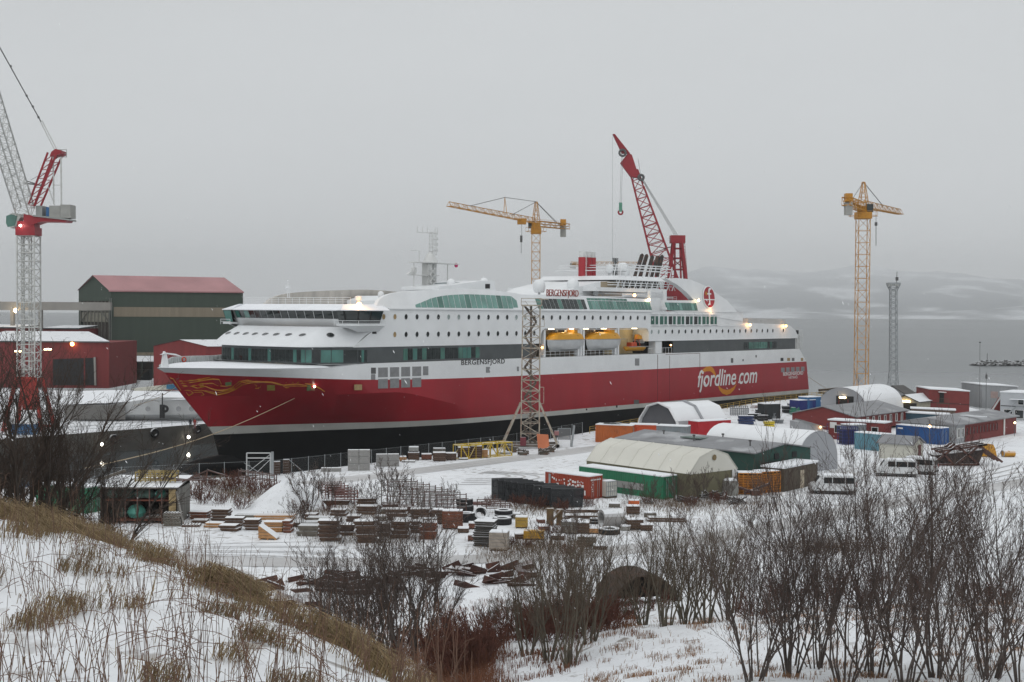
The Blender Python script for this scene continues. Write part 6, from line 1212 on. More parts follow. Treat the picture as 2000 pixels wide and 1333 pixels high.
q=G(1928,893); t=T('yellow_scoop','yellow rusty scoop lying in the snow at the right','scoop',q); mb=MB(); mb.ext([(-1.6,0,.1),(1.5,0,.1),(1.2,0,1.3),(.9,0,1.9),(-.9,0,2.1),(-1.3,0,1.2)],(0,1.6,0)); mb.build('shell',mat('scoop_yellow',(.50,.24,.02),.6,.15,.8,rust=.35,snow=.7),t)
q=G(1970,893); t=T('yellow_drum','small yellow drum lying right of the yellow scoop','drum',q); mb=MB(); mb.tube((-.9,0,.5),(.9,.2,.5),.5,0,12); mb.build('drum',mat('scoop_yellow',(.5,.24,.02),.6),t); mb=MB(); mb.ring((-.9,0,.5),(1,.2,0),.45,.08); mb.build('rim',galv,t)
# aerials at right
for x,y0,y1,l_ in ((1914,752,668,'thin tall aerial pole by the shore near the right edge'),(1926.5,752,728,'short beacon pole by the shore near the right edge')):
    b=at(x,760,285); t=T('aerial_pole',l_,'pole',(b[0],b[1],0)); o=V3(t.location); mb=MB(); mb.tube((0,0,0),P(x,y1,285),.05); mb.build('pole',rope,t); mb=MB(); mb.box(P(x,y1+(8 if y1>700 else 1),285),(.35,.35,.9 if y1>700 else .2)); mb.build('head',rope,t)
# pier edge: timber deck, yellow railing
pierm=mat('pier_timber',(.085,.055,.032),.85,.25,.5,stretch=(.3,6,1),snow=.35)
yrail=mat('rail_yellow',(.33,.22,.05),.6,.15,1,rust=.3)
t=T('pier_railing','long yellow pipe railing along the pier edge beside the ferry','railing',aw(178,130.6,0)); o=V3(t.location)
ar=np.arange(178,284,2.4)
mb=MB()
for z in (.4,.8,1.15): mb.path([V3(gp(*aw(a,130.6)[:2]))-o+Vector((0,0,z)) for a in ar],.05,0,4)
mb.build('rail',yrail,t); pm=MB().bar((0,0,0),(0,0,1.15),.10).build('post',yrail,t).data
for i,a in enumerate(ar):
    c=V3(gp(*aw(a,130.6)[:2]))-o
    if i==0: bpy.data.objects[[k.name for k in t.children if k.data==pm][0]].location=c
    else: put('post',pm,t,c)
t=T('timber_pier','dark brown timber pier beyond the ferry stern','pier',aw(286,118,0)); o=V3(t.location)
mb=MB(); 
for k in range(12): mb.bar(V3(aw(284+k*.9,120,2.6))-o,V3(aw(284+k*.9,141,2.6))-o,.8,.3)
mb.build('deck',pierm,t); mb=MB()
for k in range(5):
    for j in range(4): mb.tube(V3(aw(285+j*3,121+k*4.8,-8))-o,V3(aw(285+j*3,121+k*4.8,2.5))-o,.3)
mb.build('piles',pierm,t); mb=MB(); mb.bar(V3(aw(284,141,3.2))-o,V3(aw(294,141,3.2))-o,.5); mb.build('kerb_beam',pierm,t)
# clutter between the tent and the pier
jm=[mat('clutter_dark',(.02,.022,.024),.8,.3,1,snow=.8),mat('clutter_blue',(.02,.035,.10),.7,.2,1,snow=.8),mat('clutter_green',(.02,.16,.10),.6,.1,1,snow=.6),mat('clutter_grey',(.16,.17,.18),.7,.2,1,snow=.8),mat('clutter_rust',(.10,.04,.03),.8,.3,1,snow=.8),mat('clutter_yellow',(.55,.42,.03),.6,.1,1,snow=.5)]
for x,y,w,h_,m_,lab in ((1457,829,32,16,1,'dark blue bin just right of the white faceted tent'),(1502,834,20,10,5,'bright yellow box on the snow behind the tunnel tent'),(1553,810,20,14,2,'green machine left of the red gable'),(1545,800,16,12,3,'grey crate left of the green machine'),(1473,818,26,9,0,'low snow topped black pallet load left of dark container'),(1490,822,20,10,0,'black pallet load in front of the dark container'),(1505,818,18,10,3,'grey pallet load right under the dark container'),(1487,808,22,7,0,'black flat load behind others near the pier railing'),(1445,812,34,18,3,'row of grey blue stanchions by the pier railing'),(1480,797,30,9,4,'rusty mound of steel left of dark container'),(1535,806,14,12,0,'dark drum rack right of dark container'),(1519,826,22,6,3,'flat grey stack in front of yellow box')):
    q=G(x,y); s_=q[1]/F; mb=MB(); w_=w*s_; h2=h_*s_
    if 'stanchion' in lab: 
        for k in range(9): mb.bar((-w_/2+w_*k/8,0,0),(-w_/2+w_*k/8,0,h2*.8),.12); mb.bar((-w_/2+w_*k/8,1,0),(-w_/2+w_*k/8,1,h2),.12)
        mb.bar((-w_/2,0,h2*.8),(w_/2,0,h2*.8),.12); mb.bar((-w_/2,1,h2),(w_/2,1,h2),.12)
    elif 'mound' in lab: mb.lathe([(w_*.55,0),(w_*.4,h2*.6),(w_*.15,h2),(.01,h2)],(0,0,0),9,sq=.6)
    elif 'machine' in lab: mb.box((0,0,h2*.35),(w_,1.5,h2*.5)); mb.box((-w_*.2,0,h2*.8),(w_*.4,1.2,h2*.4)); mb.box((w_*.3,0,h2*.65),(w_*.2,.8,h2*.3)); mb.tube((w_*.1,0,h2*.6),(w_*.4,0,h2),.15)
    else:
        k_=max(2,int(h2/.45))
        for k in range(k_): mb.box((random.uniform(-.08,.08),random.uniform(-.05,.05),h2*(k+.5)/k_),(w_*random.uniform(.85,1),1.5,h2/k_*.8))
        mb.box((0,0,h2+.04),(w_*.96,1.5,.10))
    tag(mb.build('yard_load',jm[m_],loc=q),lab,'load')
# ------------------------------------------------------------------ storage yard
wood_d=mat('boards_brown',(.085,.050,.034),.85,.3,1.5,snow=.85,dirt=.3); wood_g=mat('boards_grey',(.13,.115,.095),.85,.3,1.5,snow=.85,dirt=.3); wood_l=mat('boards_fresh',(.38,.20,.085),.8,.2,1.5,snow=.85); wood_r=mat('boards_red',(.15,.055,.032),.85,.25,1.5,snow=.85); scaf=mat('scaffold_rust',(.09,.055,.048),.8,.25,2,rust=.4,snow=.5); scafg=mat('scaffold_grey',(.16,.15,.14),.7,.2,2,rust=.3,snow=.5)
rk=random.Random(21)
def S_(p): return p[1]/F
ORD=['bottom','second','third','fourth','fifth','sixth','seventh']
def palmesh(m):
    mb=MB()
    for k in range(6): mb.box((-.5+.2*k,0,.135),(.12,.8,.025))
    for y in (-.35,0,.35): mb.box((0,y,.085),(1.2,.10,.075)); mb.box((0,y,.03),(1.2,.10,.03))
    ob=mb.build('pallet',m); me=ob.data; bpy.data.objects.remove(ob); return me
PAL={'g':palmesh(wood_g),'d':palmesh(wood_d),'l':palmesh(wood_l)}
def pallets(px,py,n,rz,k,desc,sc=1.0,gap=.155):
    q=G(px,py)
    for i in range(n):
        o_=put('pallet',PAL[k],None,(q[0]+rk.uniform(-.05,.05),q[1]+rk.uniform(-.05,.05),q[2]+i*gap*sc),rz+rk.uniform(-.05,.05)); o_.scale=(sc,sc,sc)
        tag(o_,('single' if n==1 else 'top' if i==n-1 else ORD[i])+' pallet of '+desc,'pallet','pallets stacked around the yard')
SN_=0
def layers(name,label,px,py,wpx,hpx,n,m,rz=0.0,dep=1.2,cat='timber stack',group=None,slat=0):
    q=G(px,py); s=S_(q); w=wpx*s; h=hpx*s; t=T(name,label,cat,q,rz,group); hh=h/n
    for i in range(n):
        mb=MB(); w2=w*rk.uniform(.84,1.0); d2=dep*rk.uniform(.85,1); ox=rk.uniform(-.12,.12); oy=rk.uniform(-.12,.12); z=hh*i
        for y in (-.4,.4): mb.box((ox,oy+y*d2,z+hh*.18),(w2*.9,.12,hh*.36))
        k=slat or 1
        for j in range(k): mb.box((ox,oy-d2/2+d2*(j+.5)/k,z+hh*.65),(w2,d2/k*(.72 if k>1 else 1),hh*.56))
        lo_=mb.build('layer',m,t); lo_.rotation_euler=(0,rk.uniform(-.012,.012),rk.uniform(-.05,.05))
    return t
def crate(name,label,px,py,wpx,hpx,m,rz=0.0,dep=1.0,cat='crate',n=4,group=None,snow=True,m2=None):
    q=G(px,py); s=S_(q); w=wpx*s; h=hpx*s; t=T(name,label,cat,q,rz,group); b=.12 if h>.5 else .04
    mb=MB(); hb_=(h-b)/n
    for k in range(n):
        j=rk.uniform(-.015,.015); mb.box((j,0,b+hb_*(k+.5)),(w-.04,dep-.04,hb_-.025))
    for x in (-w/2+.06,w/2-.06): mb.box((x,-dep/2-.005,b+(h-b)/2),(.1,.05,h-b)); mb.box((x,dep/2,b+(h-b)/2),(.1,.05,h-b))
    mb.build('sides',m,t)
    if b>.1:
        mb=MB(); 
        for x in (-w*.4,0,w*.4): mb.box((x,0,.05),(.12,dep,.10))
        mb.build('skid',m2 or wood_d,t)
    if snow: MB().box((0,0,h+.03),(w*.97,dep*.97,.09)).build('snow_cover',snowm,t)
    return t
# --- along the fence
def cor(e,h,m,label,px,py): pass
bl=mat('wrapped_blocks',(.26,.255,.245),.7,.12,2,dirt=.35,snow=.8)
def blocks(label,px,py,cols,rows,cw,ch,rz):
    q=G(px,py); 
    for r_ in range(rows):
        for c in range(cols):
            mb=MB(); n=4
            for k in range(n): mb.box((0,0,ch*(k+.5)/n),(cw*.96,1.0,ch/n*.88))
            mb.box((0,0,ch*.5),(cw*.92,.96,ch*.96)); cr,sr=math.cos(rz),math.sin(rz); x=(c-(cols-1)/2)*cw
            o_=mb.build('block_bale',bl,loc=(q[0]+x*cr,q[1]+x*sr,q[2]+r_*ch*1.02),rz=rz+rk.uniform(-.03,.03))
            tag(o_,label%(['lower','middle','upper'][r_] if rows==3 else ['lower','upper'][r_] if rows==2 else 'flat',['left','right'][c] if cols==2 else ['left','middle','right'][c]),'bale','grey bales by the quay fence')
blocks('%s %s grey wrapped bale of the tall stack by the fence',701,919,2,3,1.5,.92,.12); blocks('%s %s grey wrapped bale of the lower stack by the fence',757,911,2,2,1.6,.85,.16); blocks('%s %s grey slab bale lying left of the tall stack',647,921,2,1,1.35,.5,.12)
crate('plank_crate','brown crate with pale box on top by the fence, leftmost',808,899,22,15,wood_d); crate('grey_box','pale grey box sitting on the leftmost crate by the fence',808,888,18,9,mat('box_grey',(.27,.27,.26),.7,.1,1)) 
bpy.data.objects[[o_.name for o_ in COL.objects if o_.name.startswith('grey_box')][0]].location=[float(c) for c in (G(808,899)+np.array([0,0,15*S_(G(808,899))+.1]))]
for i,(x,y,w,h,m_,lab) in enumerate(((787,901,13,9,wood_l,'small pale wooden crate between grey bales and brown crate'),(833,898,20,11,wood_r,'low reddish crate second from left by the fence'),(858,901,25,17,wood_d,'brown slatted crate near the left end of the crane section'),(881,899,20,14,wood_d,'brown slatted crate touching the crane section end'),(858,888,24,12,wood_g,'grey brown crate behind the slatted crates by the fence'),(906,896,24,22,wood_d,'tall dark slatted crate in front of the yellow crane section'),(930,895,22,24,wood_d,'tallest dark slatted crate in front of the yellow crane section'),(945,894,14,16,wood_l,'pale slatted crate right of the tall dark crates'))): crate('plank_crate',lab,x,y,w,h,m_,rz=.12,n=5,dep=1.2)
for x,y,w,lab in ((798,903,26,'flat snow covered board near the fence left'),(905,898,18,'flat snow covered board before the tall crates'),(985,886,30,'flat snowy slab right of the crane section')): crate('flat_board',lab,x,y,w,2.5,wood_g,n=1,cat='board')
# fence with gate
t=T('wire_fence','long galvanised wire mesh fence along the quay edge','fence',aw(105,130.5,0)); o=V3(t.location)
meshm=mat('wire_mesh',(.12,.125,.125),.6,.05,1,alpha=.16)
def fpt(a): e_=edge(a)-1.2; return V3(gp(*aw(a,e_)[:2]))-o
fa=[a for a in np.arange(66,178,2.9)]
pm=MB().tube((0,0,0),(0,0,2.1),.045,0,6).build('post',galv,t).data; first=True
for i,a in enumerate(fa):
    c=fpt(a)
    if first: [k for k in t.children if k.data==pm][0].location=c; first=False
    else: put('post',pm,t,c)
    if i+1<len(fa):
        if 99.5<a<104.6: continue
        c2=fpt(fa[i+1]); mb=MB(); mb.add([c+Vector((0,0,.05)),c2+Vector((0,0,.05)),c2+Vector((0,0,2.0)),c+Vector((0,0,2.0))],[(0,1,2,3)]); mb.build('mesh_panel',meshm,t)
mb=MB(); mb.path([fpt(a)+Vector((0,0,2.02)) for a in fa],.018,0,3); mb.build('top_wire',galv,t)
for a in (106,112): mb=MB(); mb.tube(fpt(a)+Vector((0,0,1.9)),fpt(a+2.6)+Vector((.3,-.9,0)),.045); mb.build('brace',galv,t)
q=G(505,934); t=T('yard_gate','tall white pipe gate standing open in the fence','gate',q,.05); s=S_(q); mb=MB(); w=46*s; h=49*s
for z in (h*.15,h*.80,h): mb.bar((-w/2,0,z),(w/2,0,z),.14)
for x in (-w/2,w/2): mb.bar((x,0,.0),(x,0,h),.15)
mb.bar((-w/2,0,h*.2),(w/2,0,h*.95),.08); mb.bar((-w*.1,0,h*.2),(w/2,0,h*.75),.08); mb.bar((-w/2,0,h*.5),(-w*.35,0,h*.5),.06); mb.build('gate_leaf',mat('gate_white',(.46,.47,.47),.5,.08,1),t); mb=MB(); mb.bar((w/2+.25,0,-.4),(w/2+.25,0,h*1.05),.3); mb.build('gate_post',galv,t)
for i,(x,y,w,h) in enumerate(((541,928,12,26),(559,926,12,28))): crate('trestle',['brown timber end frame right of the white gate, nearer gate','brown timber end frame right of the white gate, farther one'][i],x,y,w,h,wood_d,rz=.5,dep=.3,n=5,cat='frame')
q=G(500,948); t=T('pipe_rack','rusty empty pipe rack in front of the white gate','rack',q,-.1); mb=MB()
for k in range(6): mb.bar((-2.2+.9*k,0,0),(-2.2+.9*k,0,1.9-.1*k),.1); mb.bar((-2.2+.9*k,1,0),(-2.2+.9*k,1,1.9-.1*k),.1)
for z in (.6,1.3): mb.bar((-2.2,0,z+.4),(2.3,0,z-.1),.1); mb.bar((-2.2,1,z+.4),(2.3,1,z-.1),.1)
mb.build('frame',scaf,t)
# mesh notice and small post right of stair tower
q=G(1102,873); t=T('mesh_stand','grey mesh hoarding stand right of the stair tower','hoarding',q,.1); mb=MB(); w=2.0
for x in (-1,1): mb.bar((x,0,0),(x,0,2.9),.08)
mb.bar((-1,0,2.9),(1,0,2.9),.08); mb.build('frame',galv,t); mb=MB(); mb.add([(-1,0,1.1),(1,0,1.1),(1,0,2.9),(-1,0,2.9)],[(0,1,2,3)]); mb.build('mesh',mat('hoarding_mesh',(.16,.165,.17),.6,.05,1,alpha=.75),t); mb=MB(); mb.bar((1.1,-.4,0),(1.5,-.4,3.4),.28); mb.build('leaning_board',galv,t)
q=G(1087,875); t=T('cable_post','post with a pink snow topped box right of the stair tower','post',q); mb=MB(); mb.tube((0,0,0),(0,0,2.4),.05); mb.build('post',rope,t); MB().box((0,0,2.3),(.7,.4,.7)).build('box',mat('box_pink',(.28,.13,.13),.6,.1,1,snow=.8),t)
# --- timber stacks, centre (rows behind the bare bushes)
G1='snow topped timber stacks in the middle of the yard'
for x,y,w,h,n,m_,sl,lab in ((603,1046,46,22,2,wood_g,5,'low slatted snowy stack at the left end of the front row'),(643,1056,42,42,5,wood_d,0,'front row brown stack second from the left'),(715,1059,43,44,5,wood_d,0,'front row brown stack in the middle, widest'),(783,1050,38,34,4,wood_d,5,'front row slatted stack with two snowy ledges, right of the widest'),(836,1052,36,34,4,wood_r,4,'front row reddish stack, rightmost'),
 (625,1019,62,10,1,wood_g,4,'long low stack behind the left front stacks'),(663,1007,34,13,2,wood_d,4,'small dark stack behind the brown front stack'),(716,1004,42,17,3,wood_d,4,'second row dark stack behind the widest stack'),(716,988,42,16,3,wood_d,3,'third row dark stack farthest behind the widest stack'),(774,1015,46,22,3,wood_d,4,'second row stack behind the two snowy ledges'),(820,1012,44,20,3,wood_d,4,'second row stack behind the reddish stack'),(760,1002,36,10,1,wood_g,3,'flat grey stack at the back of the middle rows'),(655,985,64,9,1,wood_d,3,'long dark beam stack under the left rusty racks')):
    layers('timber_stack',lab,x,y,w,h,n,m_,rz=rk.uniform(-.06,.06),dep=1.6,group=G1,slat=sl)
for x,y,w,h,n,m_,sl,lab in ((600,1030,40,12,2,wood_g,4,'grey slatted stack behind the left end of the front row'),(643,1031,40,14,2,wood_d,4,'dark stack directly behind the second front row stack'),(680,1044,30,22,3,wood_d,0,'narrow dark stack between second and widest front stacks'),(716,1032,44,16,3,wood_d,4,'dark slatted stack directly behind the widest front stack'),(750,1046,26,26,3,wood_d,4,'narrow stack right of the widest front stack'),(783,1030,42,18,3,wood_d,4,'snowy slatted stack behind the two ledge stack'),(812,1040,22,24,3,wood_d,0,'narrow brown stack left of the reddish front stack'),(836,1030,40,18,3,wood_d,4,'dark slatted stack directly behind the reddish front stack'),(690,1018,30,12,2,wood_d,4,'small dark stack between the middle rows'),(745,1018,24,12,2,wood_g,3,'small grey stack between the middle rows'),(800,998,36,10,2,wood_d,4,'dark stack at the foot of the receding racks, left'),(850,1002,34,12,2,wood_d,4,'dark stack at the foot of the receding racks, right'),(575,1028,26,10,1,wood_d,4,'low dark stack at the far left of the middle rows'),(610,1014,26,12,2,wood_d,3,'small dark stack before the snow mound')):
    layers('timber_stack',lab,x,y,w,h,n,m_,rz=rk.uniform(-.12,.12),dep=1.6,group=G1,slat=sl)
for x,y,w,h,m_,lab in ((868,1012,22,10,wood_d,'small brown crate left of the lower big tyre'),(955,1022,18,9,wood_d,'small brown crate right of the leaning tyre'),(1005,1012,22,9,wood_g,'flat grey crate right of the snow topped tyres'),(1062,1036,20,9,wood_r,'low red brown crate right of the yellow crate'),(1090,1054,26,9,wood_d,'low brown crate below the grey block'),(1180,1010,24,9,wood_g,'grey crate above the concrete ring'),(1262,1036,24,12,wood_d,'brown crate right of the crate by the ring'),(1270,1010,24,9,wood_g,'grey flat crate right of the small orange box'),(1160,1042,18,11,wood_l,'pale crate under the small tyre stack'),(905,1040,22,9,wood_d,'flat brown crate before the crate beside tyres'),(1015,1052,20,10,wood_d,'small dark crate left of the wide yellow crate'),(1125,1024,24,9,wood_d,'dark flat crate above the brown block')):
    crate('yard_crate',lab,x,y,w,h,m_,rz=rk.uniform(-.3,.3),n=2)
crate('brown_crate','brown wooden crate right of the timber rows, beside tyres',884,1033,40,36,wood_r,n=5); crate('brown_crate','half hidden brown crate behind the crate beside tyres',855,1023,22,28,wood_d,n=4)
layers('board_stack','tall dark stack of boards beside the pale crate, front centre',946.5,1066,42,50,12,mat('boards_dark',(.05,.045,.04),.85,.35,1.5,snow=.8),rz=-.2,dep=1.8); crate('pale_crate','pale whitewashed crate right of the tall dark board stack',975,1074,36,36,mat('crate_pale',(.30,.26,.22),.8,.25,2,snow=.7),rz=-.15,dep=1.4,n=5); crate('small_crate','small brown crate left of the tall dark board stack',921,1056,14,12,wood_r); crate('small_crate','small brown crate behind the tall dark board stack',923,1033,16,12,wood_r)
# --- timber, left
for x,y,w,h,n,m_,sl,lab in ((392,1013,38,15,3,wood_r,0,'reddish stack right of the open shed, upper'),(390,1021,34,7,1,wood_d,4,'low dark pallet stack in front of the reddish one'),(434,1016,38,23,4,wood_d,0,'tall brown stack at the left of the timber group'),(458,1027,37,17,3,wood_d,0,'brown stack in front of the tall one, centre left'),(450,1036,36,12,2,wood_d,0,'low brown stack nearest the open snow'),(494.5,1034,34,21,4,wood_d,0,'dark brown stack left of the fresh timber'),(482,1012,46,8,1,wood_g,4,'long flat stack behind the brown stacks'),(536,1014,84,9,2,wood_l,4,'long pale board stack across the back right'),(536,1038,40,20,4,wood_l,0,'fresh pale timber crate stack'),(563,1039,18,24,4,wood_r,0,'narrow pale stack at the right end'),(420,1029,36,9,2,wood_l,0,'low orange tinted board stack')):
    layers('timber_stack',lab,x,y,w,h,n,m_,rz=rk.uniform(-.12,.05),dep=1.5,group='timber stacks in the left of the yard',slat=sl)
q=G(526,1053); t=T('wedge_crate','pale wedge shaped wooden crate with snow on its slope','crate',q,-.1); s=S_(q); w=37*s; h=27*s; mb=MB()
for k in range(4):
    z0=.14+(h-.14)*k/4; z1=.14+(h-.14)*(k+1)/4; xe=lambda z:w/2-(w*.92)*(z-.14)/(h-.14)
    mb.ext([(-w/2,-.6,z0),(max(-w/2+.05,xe(z0)),-.6,z0),(max(-w/2+.03,xe(z1-.03)),-.6,z1-.03),(-w/2,-.6,z1-.03)],(0,1.2,0))
for x in (-w*.4,0,w*.4): mb.box((x,0,.06),(.14,1.2,.12))
mb.build('boards',wood_l,t); mb=MB(); mb.ext([(w/2,-.62,.16),(-w/2+.1,-.62,h+.02),(-w/2+.05,-.62,h+.10),(w/2,-.62,.25)],(0,1.24,0)); mb.build('snow_cover',snowm,t)
pallets(338,1027,6,.05,'g','the stack in front of the open shed',1.45); pallets(374,1028,1,.1,'d','broken boards lying right of the open shed stack',1.5)
# --- open shed with buoys
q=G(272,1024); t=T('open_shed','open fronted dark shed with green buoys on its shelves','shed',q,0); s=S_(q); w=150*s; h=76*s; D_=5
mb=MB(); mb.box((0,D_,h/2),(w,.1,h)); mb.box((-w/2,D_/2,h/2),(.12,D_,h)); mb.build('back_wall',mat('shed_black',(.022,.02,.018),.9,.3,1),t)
mb=MB(); 
for k in range(6): mb.box((w/2+.02,.4+k*.8,h*.46),(.1,.74,h*.9))
mb.build('side_boards',mat('boards_weathered',(.17,.165,.15),.85,.4,1.2,dirt=.5,stretch=(1,1,.3)),t)
mb=MB(); mb.box((w/2-.5,-.02,h*.45),(.7,.12,h*.9)); mb.build('door_jamb',mat('jamb_yellow',(.30,.22,.11),.8,.3,1.5),t); mb=MB(); mb.bar((w/2+.9,-1.2,0),(w/2-.1,-.1,h*.85),.18); mb.build('prop',wood_g,t)
mb=MB(); mb.ext([(-w/2-.2,-.5,h*.93),(w/2+.2,-.5,h*.93),(w/2+.2,-.5,h*.97),(-w/2-.2,-.5,h*.97)],(0,D_+.8,.5)); mb.build('roof',mat('shed_roof',(.09,.08,.07),.8,.2,.6,snow=.85,snoise=.5),t)
mb=MB(); mb.box((0,1.4,h*.60),(w*.95,2.2,.12)); mb.box((0,1.0,.35),(w*.95,1.6,.1)); mb.build('shelf',mat('shelf_rust',(.16,.05,.03),.8,.2,1),t)
for k in range(7): mb=MB(); mb.box((-w/2+w*k/6.3,.0,h*.46),(.12,.12,h*.92)); mb.build('upright',scaf,t)
bm=mat('buoy_green',(.06,.24,.19),.5,.25,1); bmd=mat('buoy_dull',(.07,.12,.10),.6,.3,1)
for k,(x,z,r_,m_) in enumerate(((-.38,.62,.8,bmd),(-.20,.62,.75,bmd),(-.02,.62,.7,bmd),(.08,.62,.65,bmd),(.24,.62,.62,bm),(-.08,.08,.95,bm),(-.32,.06,.8,bmd))):
    mb=MB(); mb.lathe([(.01,0),(r_*.75,.12),(r_,r_*.6),(r_*.9,r_*1.0),(r_*.55,r_*1.35),(.15,r_*1.5),(.01,r_*1.5)],(0,0,0),12); o_=mb.build('buoy',m_,loc=(q[0]+x*w,q[1]+1.2,q[2]+(h*.62 if z>.3 else .42)),smooth=True)
    tag(o_,['dull green buoy on the shed shelf, far left','dull green buoy on the shed shelf, second from left','dull green buoy on the shed shelf, middle','dull green buoy on the shed shelf, small fourth','bright green buoy on the shed shelf, rightmost','bright green buoy on the shed floor','dull green buoy on the shed floor at the left'][k],'buoy','buoys in the open shed')
for k in range(26): pass
mb=MB()
for k in range(46): x=rk.uniform(-.46,.44)*w; z=rk.choice([.45,h*.62])+rk.uniform(0,.5); mb.tube((x,rk.uniform(.6,3),z),(x+rk.uniform(-.9,.9),rk.uniform(.6,3),z+rk.uniform(-.1,.7)),rk.uniform(.05,.16),0,5)
tag(mb.build('net_heap',mat('nets',(.05,.045,.04),.9,.4,2),loc=q),'tangled dark nets and pipes heaped on the shed shelves','nets')['kind']='stuff'
crate('shelf_crate','pale crate on the ground under the shed, right',306,1018,22,12,mat('crate_pale',(.30,.26,.22),.8),snow=False); pallets(278,1020,3,0,'g','the low stack under the shed front',1.3)
q2=q+np.array([0,1.5,h*.97+.25]); 
mb=MB(); 
for k in range(9): mb.bar((-1.9+.5*k,0,0),(-1.9+.5*k,0,1.0),.1); mb.bar((-1.9+.5*k,1.2,0),(-1.9+.5*k,1.2,1.1),.1)
for z in (.2,.6,1.0): mb.bar((-2,0,z),(2.2,0,z),.12); mb.bar((-2,1.2,z),(2.2,1.2,z),.12)
tag(mb.build('pallet_rack',mat('rack_ochre',(.30,.22,.07),.7,.2,1,snow=.5),loc=q2+np.array([1.1,0,0])),'ochre slatted rack lying on the open shed roof','rack')
mb=MB()
for k in range(7): mb.bar((-2.5+k*.8,rk.uniform(-.3,.6),.15+.1*k%.3),(0+k*.7,rk.uniform(-.3,.8),.1+rk.random()*.5),.14)
mb.bar((0.6,0,0),(3.2,0,1.2),.12); mb.bar((3.2,0,1.2),(5.4,.3,.5),.12); mb.bar((3.0,0,.1),(3.2,0,1.3),.12)
tag(mb.build('roof_timber',scaf,loc=q2+np.array([3.2,.4,0])),'loose rusty bars and timber piled on the open shed roof','timber'); mb=MB(); mb.bar((-4.4,0,.1),(-1.6,.4,1.1),.22,.3); tag(mb.build('roof_plank',wood_g,loc=q2+np.array([-.4,.2,0])),'single grey plank sticking up on the shed roof','plank')
container('green container half hidden by the left tree beside the open shed',(70,946),(182,955),2.7,cgrn,L=7.0)
# --- scaffold racks
def rack(label,px,py,wpx,hpx,dy,rz,m,group,n=4):
    q=G(px,py); s=S_(q); w=wpx*s; h=hpx*s; t=T('scaffold_rack',label,'rack',q,rz,group)
    for x in (0,w): mb=MB(); mb.bar((x,0,0),(x,0,h*1.05),.10); mb.build('upright',m,t)
    for k in range(n): z=h*(1-.19*k); mb=MB(); mb.bar((0,.0,z),(w,.0,z),.08); mb.build('rung',m,t)
    mb=MB(); 
    for x in (0,w): mb.bar((x,-.5,.06),(x,.5,.06),.1)
    mb.build('foot',m,t)
L1=['backmost','second','third','fourth','fifth','sixth','seventh','eighth','ninth','frontmost']
for k in range(10): rack('%s grey brown scaffold rack in the long receding row'%L1[k],745+k*12.0,990+k*2.4,58,52-k*.8,0,.18,scaf if k%2 else scafg,'scaffold racks in a receding row')
for k in range(6): rack('%s rusty red rack behind the left bare bush'%(L1[k] if k<5 else 'frontmost'),622+k*6.5,972+k*3.4,44,30,0,.1,mat('rack_red',(.14,.05,.04),.8,.2,2,rust=.4,snow=.5),'rusty racks left of the receding row',n=4)
for k in range(3): rack('%s low rusty rack right of the tall tyre stack'%L1[k],932+k*9,1000+k*4,46,24,0,.12,scaf,'low racks behind the tyres',n=3)
q=G(905,1002); 
for k in range(5): layers('rack_base',['dark steel base frame under the receding racks, leftmost','dark steel base frame under the receding racks, second','dark steel base frame under the receding racks, middle','dark steel base frame under the receding racks, fourth','dark steel base frame under the receding racks, rightmost'][k],762+k*30,996+k*4.5,36,14,2,scaf,rz=.15,dep=2.2,cat='steel frame',slat=4)
# --- tyres
def tyres(px,py,wpx,hpx,n,desc,lean=0):
    q=G(px,py); s=S_(q); R=wpx*s/2; h=hpx*s/n
    for i in range(n):
        mb=MB()
        if lean: tyre(mb,(0,0,R*.55),(.3,-.8,.75),R,h); 
        else: tyre(mb,(0,0,h/2),(0,0,1),R,h)
        tag(mb.build('tyre',tyrem,loc=q+np.array([rk.uniform(-.05,.05),0,h*i])),(desc if n==1 else ('top' if i==n-1 else ORD[i])+' tyre of '+desc),'tyre','big old tyres in the yard')
tyres(908,999,34,26,2,'the upright pair by the racks'); tyres(911,1019,36,18,1,'single big tyre just below the upright pair'); tyres(938,1015,34,13,1,'big tyre leaning right of the upright pair',1); tyres(983,1013,36,18,2,'the snow topped pair in the centre'); tyres(981,1024,38,14,1,'flat tyre in front of the snow topped pair'); tyres(1161,1023,20,11,2,'the small stack beside the concrete ring'); tyres(1191,1043,42,12,1,'flat wide tyre in front of the concrete ring')
q=G(1196,1032); t=T('concrete_ring','grey concrete ring pipe lying on its side with snow','pipe',q,.35); mb=MB(); R=.95; rows=[]
for x,r_ in ((-1.2,R),(1.0,R),(1.0,R*.74),(-1.2,R*.74)): rows.append([(x,r_*math.cos(a),R+r_*math.sin(a)) for a in [2*math.pi*i/18 for i in range(19)]])
mb.grid(rows+[rows[0]]); mb.build('ring',mat('ring_concrete',(.27,.26,.25),.8,.15,1,snow=.7),t,smooth=True)
